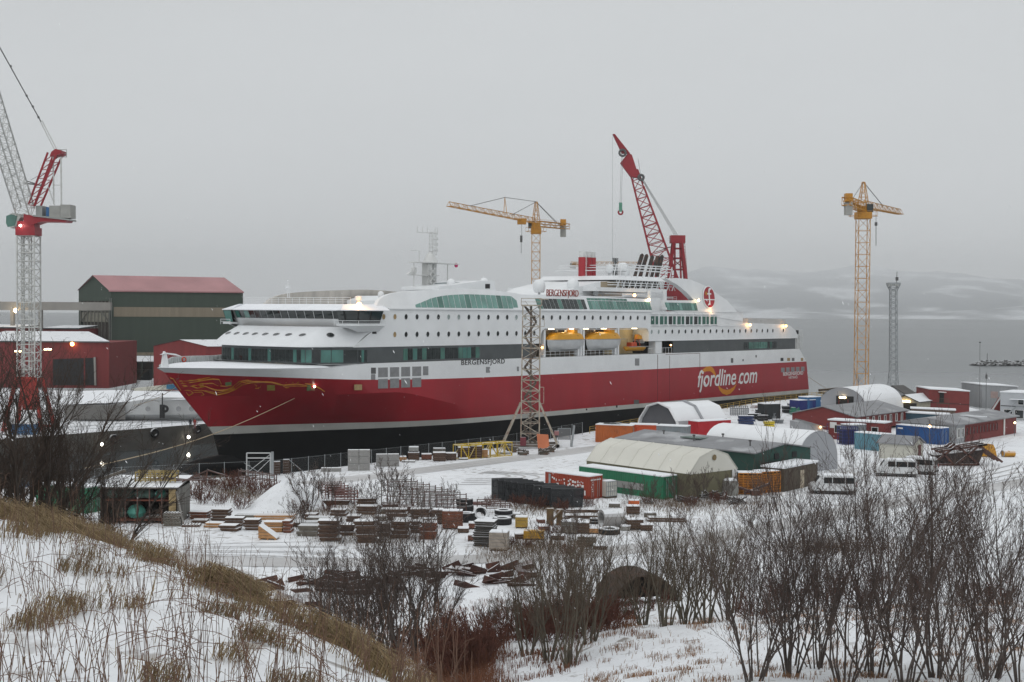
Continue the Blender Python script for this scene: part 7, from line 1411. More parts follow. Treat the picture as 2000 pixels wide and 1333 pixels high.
# --- boxes, centre right
for nm,lab,x,y,w,h,m_,cat in (('yellow_box','yellow snow topped box standing upright in the centre',1018.7,1031,24,22,mat('box_yellow',(.34,.22,.04),.7,.2,1,rust=.3,snow=.7),'box'),('yellow_crate','wide yellow steel crate with open top in the centre',1043,1054,40,18,mat('crate_yellow',(.42,.23,.02),.6,.12,1,rust=.2,snow=.4),'crate'),('grey_crate','grey concrete block left of the brown one by small tyres',1112,1042,32,24,mat('block_grey',(.16,.15,.13),.8,.2,1,snow=.8),'block'),('brown_block','brown block next to the small tyre stack',1139,1042,24,22,wood_d,'block'),('brown_crate','brown crate directly right of the concrete ring',1239,1034,32,20,wood_d,'crate'),('pale_block','pale snowy block right beside the concrete ring',1222,1036,20,9,mat('block_pale',(.26,.25,.23),.8,.1,1),'block'),('crate_low','snow heaped crate behind the concrete ring',1215,1022,30,12,wood_g,'crate'),('orange_box','small bright orange box on a brown crate',1238,988,21,11,mat('box_orange',(.55,.12,.03),.6,.08,1),'box'),('brown_crate','brown crate under the small orange box',1236,1004,26,16,wood_d,'crate'),('old_crate','weathered snow capped crate left of the orange box',1200,991,22,8,wood_g,'crate'),('open_box','dark open box near the lower bushes, front right',1146,1067,36,20,mat('box_dark',(.10,.09,.075),.8,.2,1,snow=.6),'box'),('plank_bundle','plank bundle lying right of the dark open box',1172,1073,26,8,wood_d,'planks'),('small_crate','small crate right of the yellow upright box',1056,1021,14,7,wood_r,'crate')):
    crate(nm,lab,x,y,w,h,m_,rz=rk.uniform(-.2,.2),cat=cat,n=3,snow=(nm!='yellow_crate'))
q=G(1084,1026); mb=MB(); mb.box((-.5,0,.85),(.7,.8,1.7)); mb.box((.45,.1,.8),(.6,.7,1.6)); mb.tube((-.2,-.5,.6),(.6,-.4,1.6),.12); tag(mb.build('steel_fitting',mat('fitting_rust',(.11,.07,.03),.8,.3,1.5,rust=.5,snow=.5),loc=q),'upright rusty ochre steel fittings left of the grey block','steel fitting')
for x,y,w,h,lab in ((1150,1012,110,7,'long dark beam pile running behind the concrete ring'),(1300,1018,80,8,'long rusty beam pile right of the brown crates'),(1130,1000,60,6,'snow streaked beam pile below the red container'),(1180,1000,70,6,'low pile of beams left of the orange box')): layers('beam_pile',lab,x,y,w,h,2,wood_d,rz=rk.uniform(-.05,.15),dep=1.6,cat='beams',slat=3)
for x,y,w,h,lab in ((1395,975,60,14,'snowy tangle of pipes before the grey bulk bag'),(1440,985,40,12,'dark tangle of bars right of the pipe tangle'),(1340,980,50,10,'low heap of bent bars in the bushes')):
    q=G(x,y); s=S_(q); mb=MB()
    for k in range(22): mb.tube((rk.uniform(-.5,.5)*w*s,rk.uniform(-.8,.8),rk.uniform(0,.4)*h*s),(rk.uniform(-.5,.5)*w*s,rk.uniform(-.8,.8),rk.uniform(.3,1.2)*h*s),rk.uniform(.05,.12),0,4)
    tag(mb.build('pipe_heap',mat('heap_steel',(.05,.045,.042),.8,.3,1,snow=.7),loc=q),lab,'pipe heap')['kind']='stuff'
q=G(1460,968); t=T('anchor','dark rusty steel anchor arms in front of the orange cage boxes','anchor',q); mb=MB(); mb.bar((-2.6,0,1.5),(1.0,.2,.2),.28); mb.bar((2.6,0,1.4),(-.4,.2,.2),.24); mb.box((.9,0,.3),(1.0,.7,.7)); mb.bar((-1,0,1.0),(-2.4,.5,.2),.2); mb.build('arms',st,t)
# black mesh cages
cgm=mat('black_cage',(.028,.03,.033),.7,.2,1,snow=.12); cgi=mat('black_mesh',(.035,.037,.04),.8,.2,1,alpha=.82)
def mcage(label,px,py,wpx,hpx,rz,lean,group):
    q=G(px,py); s=S_(q); w=wpx*s; h=hpx*s; t=T('mesh_cage',label,'mesh cage',q,rz,group); d=1.1; k=lean
    c=[(x,y,z) for z in (0,h) for x,y in ((-w/2,0),(w/2,0),(w/2,d),(-w/2,d))]; c=[(x+k*z,y,z) for x,y,z in c]; mb=MB()
    for a,b in ((0,1),(1,2),(2,3),(3,0),(4,5),(5,6),(6,7),(7,4),(0,4),(1,5),(2,6),(3,7)): mb.bar(c[a],c[b],.09)
    for f_ in (.33,.66): mb.bar(Vector(c[0]).lerp(Vector(c[1]),f_),Vector(c[4]).lerp(Vector(c[5]),f_),.06); mb.bar(Vector(c[0]).lerp(Vector(c[4]),f_),Vector(c[1]).lerp(Vector(c[5]),f_),.06)
    mb.build('frame',cgm,t); mb=MB()
    for f_ in ((0,1,5,4),(1,2,6,5),(2,3,7,6),(3,0,4,7),(4,5,6,7)): mb.add([c[i] for i in f_],[(0,1,2,3)])
    mb.build('mesh',cgi,t)
for k in range(5): mcage('%s of the black mesh cages behind, left cluster'%L1[k],992+k*12,977+k*1.8,60-k*2,40,.1,-.02*k,'black mesh cages in the left cluster')
for k in range(4): mcage('%s of the black mesh cages leaning forward, right cluster'%L1[k],1052+k*18,985+k*3,62,38,.08,.14-.02*k,'black mesh cages in the right cluster')
crate('rust_roof','low rusty canopy left of the black mesh cages',938,986,44,5,mat('rust_sheet',(.15,.08,.075),.8,.2,1,snow=.3),n=1,cat='sheet',snow=False)
# rusty plates and half pipes in the hollow
def GH(px,py):                                                       # photo position -> hillside surface
    d=Vector(ray(px,py)).normalized(); h=HB.ray_cast(Vector(CAM),d); 
    q=h[0]
    if q is None: q=Vector(G(px,py))
    return np.array(q)
def sheet(mb,c,w,h,ry,rx,rz,th=.06):
    Mx=Matrix.Translation(Vector(c))@Matrix.Rotation(rz,4,'Z')@Matrix.Rotation(rx,4,'X')@Matrix.Rotation(ry,4,'Y'); P=[Mx@Vector(p) for p in ((-w/2,0,0),(w/2,0,0),(w/2,0,h),(-w/2,0,h))]; n_=Mx.to_3x3()@Vector((0,th,0)); mb.ext([tuple(p) for p in P],tuple(n_))
rp=mat('rusty_plate',(.065,.028,.022),.8,.3,1,rust=.4,snow=.72,snoise=1)
for lab,x0,x1,y0,y1,n in (('heap of rusty folded steel plates with snow, left of the bare bushes',505,625,1135,1190,16),('heap of rusty folded steel plates behind the bare bushes',640,790,1120,1165,16),('row of rusty steel plates on the snow in the middle hollow',800,910,1112,1150,12),('rusty steel plates and channel at the right of the hollow row',905,1045,1112,1148,14)):
    c=G((x0+x1)/2,(y0+y1)/2); c=gp(c[0],c[1]); t=T('plate_heap',lab,'scrap heap',c); 
    for k in range(n):
        p=G(rk.uniform(x0,x1),rk.uniform(y0,y1)); p=gp(p[0],p[1])-c; mb=MB(); sheet(mb,p+np.array([0,0,-.1]),rk.uniform(1.0,2.4),rk.uniform(.4,1.0),rk.uniform(-.5,.5),rk.uniform(-1.2,1.2),rk.uniform(-.6,.6)); a=rk.uniform(-.6,.6); sheet(mb,p+np.array([0,0,.2]),rk.uniform(.8,2.0),rk.uniform(.3,.7),a,rk.uniform(.3,1.4),rk.uniform(-.5,.5)); mb.build('plate',rp,t)
c=GH(1262,1180)-np.array([0,0,.3]); R=2.35; L=3.4; t=T('half_pipe','dark rusty steel half pipe standing like a tunnel among the willows','half pipe',c,.3); rows=[[(R*k*math.cos(math.pi*i/18),y,R*k*.95*math.sin(math.pi*i/18)) for i in range(19)] for k,y in ((1,0),(1,L),(.95,L),(.95,0),(1,0))]; mb=MB(); mb.grid(rows); mb.build('shell',mat('half_pipe_rust',(.045,.032,.025),.85,.3,1,rust=.3),t,smooth=True)
mb=MB(); mb.add([(R*.96*math.cos(math.pi*i/18),L-.2,R*.9*math.sin(math.pi*i/18)) for i in range(19)],[tuple(range(19))]); mb.build('dark_backing',drk,t)  # black sheet added behind the hollow, standing in for the shade inside
# snow mound
c=G(562,993); mb=MB(); rows=[]
for i in range(15):
    r=i/14; rows.append([(c[0]+math.cos(a)*r*4.6*(1+.2*mnoise.noise(Vector((math.cos(a)*2,math.sin(a)*2,r)))),c[1]+math.sin(a)*r*3.4,c[2]-.1+3.0*(max(0,1-r**1.5)**1.2)*(1+.15*mnoise.noise(Vector((a*2,r*3,2))))) for a in [2*math.pi*j/28 for j in range(29)]])
mb.grid(rows); tag(mb.build('snow_mound',bankm,smooth='all'),'tall ploughed snow mound right of the white gate','snow mound')
# roads: packed snow with wheel tracks
rd=snowground('packed_snow',.0,.5,.6); 
for n_ in rd.node_tree.nodes:
    if n_.type=='MIX' and not n_.inputs[6].is_linked and n_.inputs[6].default_value[0]>.7: n_.inputs[6].default_value=(.40,.395,.39,1); n_.inputs[7].default_value=(.60,.60,.605,1)
def strip_road(name,P,w,m,dz=.03):
    P=[np.array(p) for p in P]; Q=[]
    for a,b in zip(P[:-1],P[1:]):
        k=max(2,int(np.linalg.norm(b-a)/1.2)); Q+=[a+(b-a)*i/k for i in range(k)]
    Q.append(P[-1]); rows=[]
    for i,q in enumerate(Q):
        d=Q[min(i+1,len(Q)-1)]-Q[max(0,i-1)]; n_=np.array([-d[1],d[0]])[:2]; n_=n_/np.linalg.norm(n_); row=[]
        for s in np.linspace(-1,1,9):
            x,y=q[0]+n_[0]*w/2*s,q[1]+n_[1]*w/2*s; h=hz(x,y) if y<111 else -9; row.append((x,y,max(h,float(ground(x,y)) if y>100 else h)+dz))
        rows.append(row)
    mb=MB(); mb.grid(rows); return mb.build(name,m,kind='structure')
strip_road('yard_road',[G(x,y) for x,y in ((1240,868),(1140,879),(1030,893),(930,906),(820,920),(720,932),(600,946))],4.6,rd)
strip_road('lower_road',[G(x,y) for x,y in ((150,1075),(330,1090),(480,1098),(620,1100),(800,1098),(1000,1090),(1150,1082),(1330,1062),(1480,1035),(1650,1000),(1900,960),(2100,925))],4.0,rd)
trk=mat('wheel_track',(.52,.515,.51),.85,.12,3)
def track(P,w=.28): strip_road('wheel_track',P,w,trk,.05)
for off in (-1.0,.9): track([G(x,y)+np.array([0,off,0]) for x,y in ((1150,878),(1030,893),(930,907),(820,921),(650,941))],.5)
for R_,cx,cy in ((3.2,905,930),(4.4,900,931),(5.6,893,932),(7,885,933)):
    c=G(cx,cy); track([c+np.array([R_*1.9*math.cos(a),R_*math.sin(a),0]) for a in np.linspace(-1.5,1.25,16)],.3)
for k in range(7): a=G(330+k*10,1066+k*3.4); b=G(660,1058+k*6+4*(k%2)); track([a,(a+b)/2+np.array([0,.3,0]),b],.16)
for k in range(5): track([G(1560+k*9,1010+k*4),G(1760,965+k*5),G(1990,905+k*9)],.3)
# ------------------------------------------------------------------ vegetation
vr=random.Random(99)
bark=mat('bark',(.075,.062,.052),.9,.3,3); twigm=mat('twigs',(.060,.038,.033),.9,.3,3); barkg=mat('bark_olive',(.10,.085,.062),.9,.3,3); twigg=mat('twigs_olive',(.095,.07,.05),.9,.3,3); twigr=mat('twigs_red',(.105,.04,.026),.9,.3,3)
bark2=mat('bark_darkred',(.078,.062,.054),.9,.3,3); twig2=mat('twigs_darkred',(.078,.056,.047),.9,.3,3)
def tubes(paths,sides=3):                                            # list of (points, radii) -> one light mesh
    V=[];Fc=[]
    for pts,rad in paths:
        o=len(V); n=len(pts)
        for i in range(n):
            d=(pts[min(i+1,n-1)]-pts[max(i-1,0)]); x=d.orthogonal().normalized(); y=d.cross(x).normalized()
            for k in range(sides):
                a=2*math.pi*k/sides+.5; V.append(tuple(pts[i]+(x*math.cos(a)+y*math.sin(a))*rad[i]))
        for i in range(n-1):
            for k in range(sides): Fc.append((o+i*sides+k,o+i*sides+(k+1)%sides,o+(i+1)*sides+(k+1)%sides,o+(i+1)*sides+k))
    return V,Fc
def meshof(name,paths,m,sides=3):
    V,Fc=tubes(paths,sides); me=bpy.data.meshes.new(name); me.from_pydata(V,[],Fc); me.materials.append(m); me.update(); return me
def shrub(seed,stems,H,spread,lv,nchild,tw,r0=.05,bk=bark,twm=twigm,up=.35,gap=.25,rmin=.004):
    R=random.Random(seed); A=[];B=[]
    def grow(p,d,L,r,level):
        n=6 if level<2 else 4; pts=[p.copy()];rad=[r]; q=p.copy(); dd=d.copy()
        for i in range(n):
            dd=(dd+Vector((R.gauss(0,.11),R.gauss(0,.11),R.gauss(0,.06)+up*.10))).normalized(); q=q+dd*(L/n); pts.append(q.copy()); rad.append(max(rmin,r*(1-.8*(i+1)/n)))
        (A if level==0 else B).append((pts,rad))
        if level>=lv: return
        k=nchild[level]
        for c in range(k):
            t=gap+(1-gap)*((c+R.random())/k); i=min(n-1,int(t*n)); f=t*n-i; b=pts[i].lerp(pts[i+1],f); base=(pts[i+1]-pts[i]).normalized()
            ax=base.orthogonal().normalized(); ax.rotate(__import__('mathutils').Quaternion(base,R.uniform(0,6.28))); a=R.uniform(.30,.75)
            nd=(base*math.cos(a)+ax*math.sin(a)+Vector((0,0,up*.5))).normalized(); grow(b,nd,L*R.uniform(.28,.5)*(1.15-.55*t),max(rmin*1.25,rad[i]*.55),level+1)
    for s in range(stems):
        a=2*math.pi*(s+R.random())/stems; rr=R.uniform(.02,.25); sp_=R.uniform(.25,1)*spread
        grow(Vector((math.cos(a)*rr,math.sin(a)*rr,-.25)),Vector((math.cos(a)*sp_,math.sin(a)*sp_,1)).normalized(),H*R.uniform(.7,1.05),r0*R.uniform(.7,1.1),0)
    return meshof('trunk',A,bk,5),meshof('crown',B,twm,3)
KIND={'thicket':[shrub(100+i,8,6.4,.46,3,(12,7,3),0,.040,bark2,twig2,gap=.18) for i in range(4)],'willow':[shrub(200+i,9,5.2,.34,3,(9,6,3),0,.05,barkg,twigg) for i in range(3)],'bush':[shrub(300+i,9,5.0,.62,3,(9,6,3),0,.045,bark2,mat('twigs_greybrown',(.075,.055,.045),.9,.3,3),rmin=.0048) for i in range(3)],'ybush':[shrub(350+i,9,4.2,.5,3,(7,5,3),0,.035,bark2,twig2,rmin=.011) for i in range(3)],
 'young':[shrub(400+i,2,7.0,.10,2,(14,5),0,.035,up=.5) for i in range(2)],'tree':[shrub(500+i,4,6.6,.55,3,(15,9,4),0,.085,mat('bark_dark',(.045,.036,.03),.9,.3,3),mat('twigs_dark',(.05,.036,.028),.9,.3,3),up=.2,gap=.15) for i in range(2)],'low':[shrub(600+i,16,1.5,.9,2,(7,5),0,.014,twigr,twigr,rmin=.009) for i in range(3)]}
def plant(kind,v,x,y,sc,label,cat,group,name='bare_shrub',zoff=0.0,sz=None):
    z=hz(x,y) if y<111 else float(ground(x,y)); t=T(name,label,cat,(x,y,z-.05+zoff),vr.uniform(0,6.28),group); tm,cm_=KIND[kind][v%len(KIND[kind])]
    t.scale=(sc,sc,sz or sc); put('trunk',tm,t); put('crown',cm_,t); return t
def pxz(px,Z): return ((px-1000)/F*Z,Z)
RG='bare shrubs of the thicket in the right foreground'
for i,(px,Z,h,k,lab) in enumerate(((1475,37,.93,'thicket','leftmost tall bare shrub of the right foreground thicket'),(1548,38,1.0,'thicket','second tall bare shrub from the left in the thicket'),(1605,41,1.0,'thicket','third tall bare shrub in the thicket, below the vans'),(1655,36,.98,'thicket','fourth tall bare shrub in the thicket, with many straight stems'),(1715,38,1.06,'thicket','tall bare shrub in the middle of the right thicket'),(1775,35,1.0,'thicket','bare shrub right of the thicket middle'),(1838,37,1.12,'thicket','tallest bare shrub of the thicket, right part'),(1945,37,1.05,'thicket','bare shrub close to the right edge'),(2005,35,.95,'thicket','bare shrub cut by the right picture edge'),(1900,31,.75,'thicket','low front shrub at the bottom, right of thicket'),
  (1500,40,1.05,'young','slim young tree at the thicket left, tip before the tunnel tent'),(1560,42,1.12,'young','slim young tree whose tip stands before the brown shed'),(1690,39,1.10,'young','slim young tree rising before the white vans'),(1760,40,1.14,'young','slim young tree rising before the cream shed'),(1850,41,1.08,'young','slim young tree rising before the steel trestle'),(1935,38,.96,'young','slim young tree rising before the yellow drum'))):
    x,y=pxz(px,Z); plant(k,i,x,y,h*(.93 if k=='thicket' else 1.0),lab,'shrub' if k!='young' else 'tree',RG,'bare_shrub' if k!='young' else 'young_tree')
WG='grey stemmed willows in the middle right'
for i,(px,Z,h,lab) in enumerate(((1262,60,.92,'willow clump left of the row, beside the rusty half pipe'),(1305,57,1.02,'willow clump with thick base, second in the row'),(1345,60,1.05,'willow clump in the centre of the row'),(1385,58,1.0,'willow clump right of the row centre'),(1425,61,.95,'willow clump right end of the row'),(1225,70,.8,'slender willow left of the row by the half pipe'),(1340,72,.9,'willow behind the row centre'),(1440,70,.85,'willow behind the right end of the row'))):
    x,y=pxz(px,Z); plant('willow',i,x,y,h,lab,'shrub',WG,'bare_willow')
MG='bare bushes in the centre foreground'
for i,(px,Z,h,k,lab) in enumerate(((622,72,1.35,'bush','leftmost big bare bush of the centre clump'),(668,70,1.45,'bush','second big bare bush of the centre clump'),(712,68,1.5,'bush','big bare bush before the widest timber stack'),(760,66,1.45,'bush','big bare bush left of the tall trunk'),(808,64,1.65,'bush','tallest bare bush of the centre clump, with stout trunk'),(845,68,1.25,'bush','rightmost bare bush of the centre clump'),(690,76,1.3,'bush','bush at the back of the centre clump, left'),(775,77,1.35,'bush','bush at the back of the centre clump, right'),
   (1035,58,1.05,'willow','thin shrub in the lower middle, left of the half pipe'),(1075,54,1.0,'willow','thin shrub beside the low brush of the hollow'),(1115,52,1.05,'willow','thin tall shrub at the bottom centre, tips over the dark open box'),(1155,56,1.15,'willow','thin shrub left of the rusty half pipe, front'),(1095,66,1.1,'willow','shrub rising behind the bottom centre shrubs'),(1140,70,1.1,'willow','shrub farther back, left of the half pipe'),(960,72,.6,'willow','small shrub standing alone left of the half pipe'),(1000,74,.62,'willow','small shrub in the hollow below the board stack'))):
    x,y=pxz(px,Z); plant(k,i,x,y,h,lab,'shrub',MG,'bare_bush')
for i,(px,Z,h,lab) in enumerate(((12,38,.95,'dark bare tree cut by the left picture edge'),(75,36,1.0,'dark bare tree before the white crane foot'),(140,38,.92,'dark bare tree before the far quay wall'),(196,37,.82,'dark bare tree left of the open shed'),(-50,34,1.0,'dark bare tree mostly outside the left edge'),(110,33,.72,'low dark bare tree among the tall grass at left'),(40,32,.75,'low dark bare tree at the far left above the grass'))):
    x,y=pxz(px,Z); plant('tree',i,x,y,h,lab,'tree','dark bare trees at the left','bare_tree')
YG='small bare bushes scattered around the yard'
for i,(px,py,h,k,lab) in enumerate(((605,1000,1.25,'ybush','bush left of the rusty red racks'),(640,990,1.0,'ybush','bush in front of the rusty red racks'),(765,985,1.15,'ybush','bush in front of the receding racks'),(800,990,.9,'ybush','second bush in front of the receding racks'),(690,985,.6,'ybush','bush between the two rack groups'),(1270,985,.75,'ybush','bush in front of the long green container'),(1320,980,.85,'ybush','bush at the corner of the olive tent wall'),(1370,980,.9,'ybush','bush before the olive tent wall middle'),(1420,980,.8,'ybush','bush before the grey bulk bag'),(1230,985,.6,'ybush','bush near the small orange box'),(1480,975,.7,'ybush','bush before the orange cage boxes'),(1660,912,.7,'ybush','bush right of the tunnel tent end wall'),(1120,1060,.8,'ybush','bush over the dark open box'),(1075,1080,.75,'ybush','bush below the yellow crate'),(585,1035,.8,'ybush','bush before the left end of the timber rows'),(665,1062,.85,'ybush','bush before the gap left of the widest stack'),(750,1062,.95,'ybush','bush before the gap right of the widest stack'),(815,1060,.8,'ybush','bush before the reddish front stack'),(870,1000,.8,'ybush','bush at the right foot of the receding racks'),(725,1000,.9,'ybush','bush left of the receding racks, among timber'))):
    q=G(px,py); plant(k,i,q[0],q[1],h,lab,'bush',YG,'bare_bush')
# low red brown brush: rounded clumps
lowspots=[(470,955,1.2),(500,968,1.3),(530,962,1.0),(445,960,1.1),(410,955,1.0),(395,985,1.1),(430,985,.9),(470,995,1.0),(1010,990,.9),(1050,995,1.0),(1100,1000,.9),(960,990,.8),(1150,990,.8),(590,1000,.9),(575,990,.9),(640,1000,.8),(1000,1065,.6),(1080,1050,.8),(1030,1070,.6),(1110,1085,.8),(380,975,1.2),(560,975,.8),(455,940,1.0),(390,945,.9),(1265,985,.9),(1400,985,1.0),(1350,990,.8)]
LOWS=[]
for i,(px,py,h) in enumerate(lowspots):
    q=G(px,py); LOWS.append((i,q[0],q[1],h*1.25))
for i,(px,Z,h) in enumerate(((880,58,1.3),(905,55,1.5),(930,57,1.4),(860,62,1.1),(950,60,1.1),(915,62,1.3),(985,64,.9),(1015,70,.9),(1060,66,1.0),(1180,60,.9),(1190,72,1.1),(1085,72,1.2),(1120,76,1.2),(1050,80,1.0),(960,84,.9),(1000,86,.8),(880,84,.9),(820,76,1.0),(740,62,1.0),(680,62,1.0),(620,66,.9),(1480,58,.9),(1540,64,.9),(1620,70,1.0),(1700,66,.9),(1800,70,1.0),(1520,84,.8),(1640,92,.8),(1720,96,.9),(1240,76,1.0),(1290,80,.9),(1900,66,.8),(1960,60,.8))):
    x,y=pxz(px,Z); LOWS.append((i,x,y,h*1.2))
for k,(px,Z) in enumerate([(vr.uniform(1020,1190),vr.uniform(58,84)) for q in range(26)]+[(vr.uniform(560,900),vr.uniform(62,88)) for q in range(9)]): x,y=pxz(px,Z); LOWS.append((k,x,y,vr.uniform(.8,1.4)))
VA=[];FA=[];off=0
for i,x,y,h in LOWS:
    z=hz(x,y) if y<111 else float(ground(x,y)); a=vr.uniform(0,6.28)
    for me in KIND['low'][i%3]:
        n=len(me.vertices); v=np.zeros(n*3); me.vertices.foreach_get('co',v); v=v.reshape(-1,3)*h; ca,sa=math.cos(a),math.sin(a); VA.append(np.stack([v[:,0]*ca-v[:,1]*sa+x,v[:,0]*sa+v[:,1]*ca+y,v[:,2]+z-.05],1)); f=np.zeros(len(me.loops),dtype=np.int32); me.loops.foreach_get('vertex_index',f); FA.append(f+off); off+=n
V=np.concatenate(VA); Fl=np.concatenate(FA); me=bpy.data.meshes.new('low_brush'); me.vertices.add(len(V)); me.vertices.foreach_set('co',V.reshape(-1)); me.loops.add(len(Fl)); me.loops.foreach_set('vertex_index',Fl); me.polygons.add(len(Fl)//4); me.polygons.foreach_set('loop_start',np.arange(0,len(Fl),4,dtype=np.int32)); me.update(calc_edges=True); me.materials.append(twigr); put('low_brush',me,kind='stuff')
# grass and weeds
def blades(name,pos,hgt,wid,lean,m,seed,jit=.5):                     # pos (n,3); two-segment tapered blades
    g=np.random.default_rng(seed); n=len(pos); a=g.uniform(0,2*np.pi,n); L=hgt*g.uniform(.6,1.15,n); dx=np.cos(a)*jit+lean[0]+g.normal(0,.15,n); dy=np.sin(a)*jit+lean[1]+g.normal(0,.15,n)
    pa=g.uniform(0,np.pi,n); wx=np.cos(pa)*wid/2; wy=np.sin(pa)*wid/2; V=np.zeros((n,5,3))
    V[:,0]=pos; V[:,0,0]-=wx; V[:,0,1]-=wy; V[:,1]=pos; V[:,1,0]+=wx; V[:,1,1]+=wy
    mid=pos.copy(); mid[:,0]+=dx*L*.28; mid[:,1]+=dy*L*.28; mid[:,2]+=L*.55; V[:,2]=mid; V[:,2,0]+=wx*.7; V[:,2,1]+=wy*.7; V[:,3]=mid; V[:,3,0]-=wx*.7; V[:,3,1]-=wy*.7
    tip=pos.copy(); s=np.hypot(dx,dy); tip[:,0]+=dx*L*.85; tip[:,1]+=dy*L*.85; tip[:,2]+=L*np.clip(.95-.55*s,.05,1); V[:,4]=tip; V[:,:2,2]-=.03
    me=bpy.data.meshes.new(name); base=(np.arange(n)*5)[:,None]; me.vertices.add(n*5); me.vertices.foreach_set('co',V.reshape(-1))
    li=np.concatenate([base+np.array([0,1,2,3]),base+np.array([3,2,4])],axis=1).reshape(-1); me.loops.add(len(li)); me.loops.foreach_set('vertex_index',li.astype(np.int32))
    ls=(np.arange(n)*7)[:,None]+np.array([0,4]); me.polygons.add(n*2); me.polygons.foreach_set('loop_start',ls.reshape(-1).astype(np.int32)); 
    try: me.polygons.foreach_set('loop_total',np.tile([4,3],n).astype(np.int32))
    except Exception: pass
    me.update(calc_edges=True); me.validate(); me.materials.append(m); return put(name,me,None,None,None,kind='stuff')
def crestmask(x,y):
    return mnoise.noise(Vector((x*.35,y*.35,5)))
def sample(n,fx,dens,seed):
    g=random.Random(seed); out=[]; tries=0
    while len(out)<n and tries<n*14:
        tries+=1; Z=g.uniform(*fx[1]); px=g.uniform(*fx[0]); x,y=pxz(px,Z)
        if g.random()<dens(px,Z,x,y): out.append((x+g.gauss(0,.05),y+g.gauss(0,.05)))
    return np.array([(x,y,hz(x,y)) for x,y in out])
straw=mat('dry_grass',(.225,.16,.082),.9,.35,.8); straw2=mat('pale_grass',(.26,.19,.10),.9,.3,.8); redg=mat('red_grass',(.15,.062,.032),.9,.3,.8); weed=mat('weed_stems',(.12,.07,.048),.9,.35,2)
def band(px,Z,x,y):
    c=np.interp(px,[0,150,300,450,600,750,900],[28,27,24.5,23.5,22,18.5,15]); k=math.exp(-((Z-c)/2.6)**2)*float(np.interp(px,[700,860],[1,.15])); return k*(.01+2.2*max(0,crestmask(x*2.6,y*2.6)-.05))
def tuft(px,Z,x,y):
    return 1.0 if mnoise.noise(Vector((x*1.1,y*1.1,9)))>.36 else .01
blades('dry_grass',sample(6200,((-120,900),(13,31)),band,1),.6,.016,(.95,-.55),straw,1,.3)
blades('pale_grass',sample(3200,((-120,900),(13,31)),band,2),.6,.013,(.7,-.4),straw2,2,.4)
blades('grass_tufts',sample(5200,((-60,860),(8.5,27)),tuft,3),.36,.011,(.7,-.4),straw,3,.5)
blades('edge_grass',sample(2600,((-120,230),(27,36)),lambda px,Z,x,y:.4+crestmask(x,y),4),.75,.016,(.7,-.4),straw,4,.4)
blades('bank_tufts',sample(9000,((1140,2050),(34,66)),lambda px,Z,x,y:1.0 if mnoise.noise(Vector((x*.8,y*.8,2)))>.22 else .03,5),.28,.022,(.1,0),mat('tan_grass',(.24,.135,.075),.9,.3,.8),5,.6)
blades('hollow_grass',sample(12000,((560,1250),(50,96)),lambda px,Z,x,y:1.0 if mnoise.noise(Vector((x*.35,y*.35,7)))>.05 else .05,6),.42,.03,(.05,0),redg,6,.5)
blades('red_brush_grass',sample(5000,((760,1030),(48,66)),lambda px,Z,x,y:math.exp(-((px-895)/62)**2)*(.3+max(0,.7+crestmask(x*2,y*2))),7),1.15,.022,(.1,0),redg,7,.35)
def yardgrass():
    g=random.Random(8); P=[]
    for cx,cy,sx_,n in ((470,965,60,2200),(1060,992,90,2200),(1330,985,110,3000),(600,1000,60,1200),(1050,1070,90,2200),(1620,1070,140,2500),(1200,1010,70,900),(430,945,60,1500),(980,1085,60,700),(1660,925,40,500),(740,1000,120,2500),(720,1050,120,1800),(1480,990,80,900)):
        for k in range(n):
            q=G(cx+g.gauss(0,sx_*.5),cy+g.gauss(0,9)); P.append(gp(q[0],q[1]))
    return np.array(P)
blades('yard_grass',yardgrass(),.55,.035,(.05,0),mat('brown_grass',(.13,.085,.05),.9,.35,.5),8,.5)
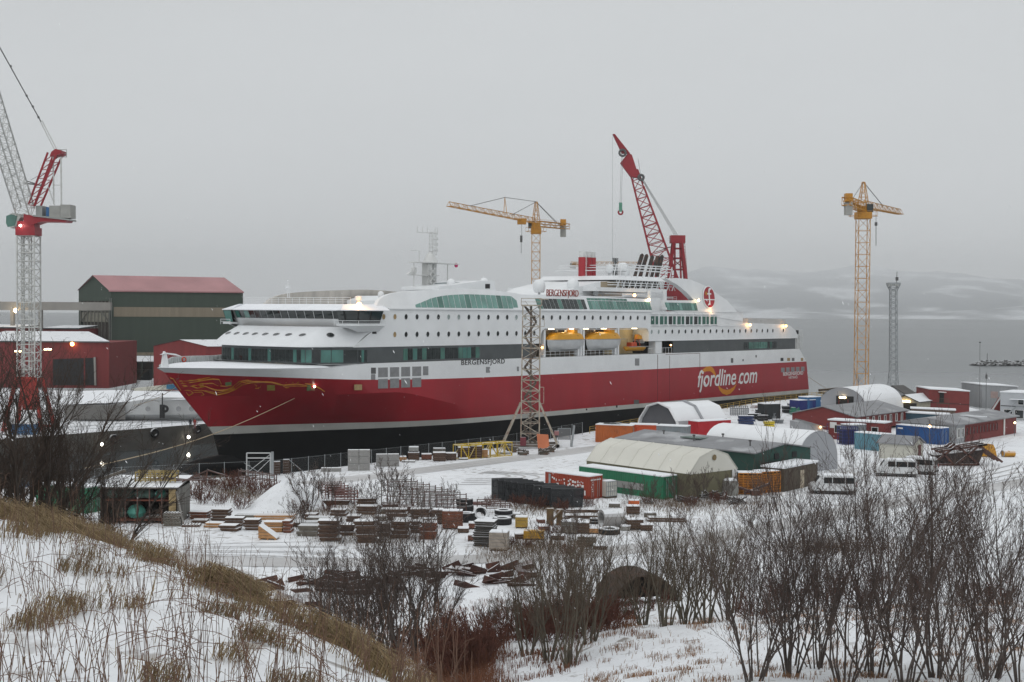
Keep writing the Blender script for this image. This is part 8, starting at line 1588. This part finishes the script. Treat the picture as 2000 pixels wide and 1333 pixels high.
# thin standing weeds and fallen stalks in front
paths=[]
for x,y,z in sample(560,((-80,1150),(8.2,26)),lambda px,Z,x,y:1.0 if px<np.interp(Z,[8,15,20,27],[1000,820,640,380]) else 0,11):
    h=vr.uniform(.45,1.25); d=Vector((vr.gauss(0,.14),vr.gauss(0,.14),1)); p=Vector((x,y,z-.03)); pts=[p.copy()]; 
    for i in range(4): d=(d+Vector((vr.gauss(0,.035),vr.gauss(0,.035),-.02*i))).normalized(); p=p+d*h/4; pts.append(p.copy())
    paths.append((pts,[.0055,.005,.0042,.0035,.0025]))
    for k in range(vr.randint(0,3)):
        i=vr.randint(2,3); b=pts[i].lerp(pts[i+1],vr.random()); e_=b+Vector((vr.gauss(0,.09),vr.gauss(0,.09),vr.uniform(.02,.16))); paths.append(([b,(b+e_)/2+Vector((0,0,.02)),e_],[.0028,.0025,.003]))
put('weed_stems',meshof('weed_stems',paths,weed,3),None,kind='stuff')
paths=[]
for x,y,z in sample(170,((-80,900),(8.2,27)),lambda px,Z,x,y:1.0 if px<np.interp(Z,[8,15,20,27],[950,820,640,420]) else 0,12):
    L=vr.uniform(.3,1.5); a=vr.gauss(-.45,.5); pts=[]
    for i in range(5):
        t=i/4; X=x+math.cos(a)*L*t; Y=y+math.sin(a)*L*t; pts.append(Vector((X,Y,(z*(1-t)+hz(x+math.cos(a)*L,y+math.sin(a)*L)*t)+.04+.16*math.sin(math.pi*t)*L)))
    paths.append((pts,[.005]*5))
put('fallen_stalks',meshof('fallen_stalks',paths,mat('fallen_stems',(.13,.07,.045),.9,.35,2),3),None,kind='stuff')
# falling snow
mb=MB(); fl=random.Random(4)
for k in range(900):
    Z=fl.uniform(16,90); p=at(fl.uniform(-20,2020),fl.uniform(-20,1340),Z)
    if p[2]<float(ground(p[0],p[1]))+.3: continue
    p=Vector(p); d=Vector((.5+fl.gauss(0,.15),.1,-1)).normalized()*fl.uniform(.015,.04); r=fl.uniform(.005,.010); x=Vector((r,0,0)); y=Vector((0,r,0)); mb.add([p-d,p+x,p+y,p-x,p-y,p+d],[(0,2,1),(0,3,2),(0,4,3),(0,1,4),(5,1,2),(5,2,3),(5,3,4),(5,4,1)])
mb.build('snowflakes',mat('snowflake',(.85,.86,.87),.8,0,1),kind='stuff')
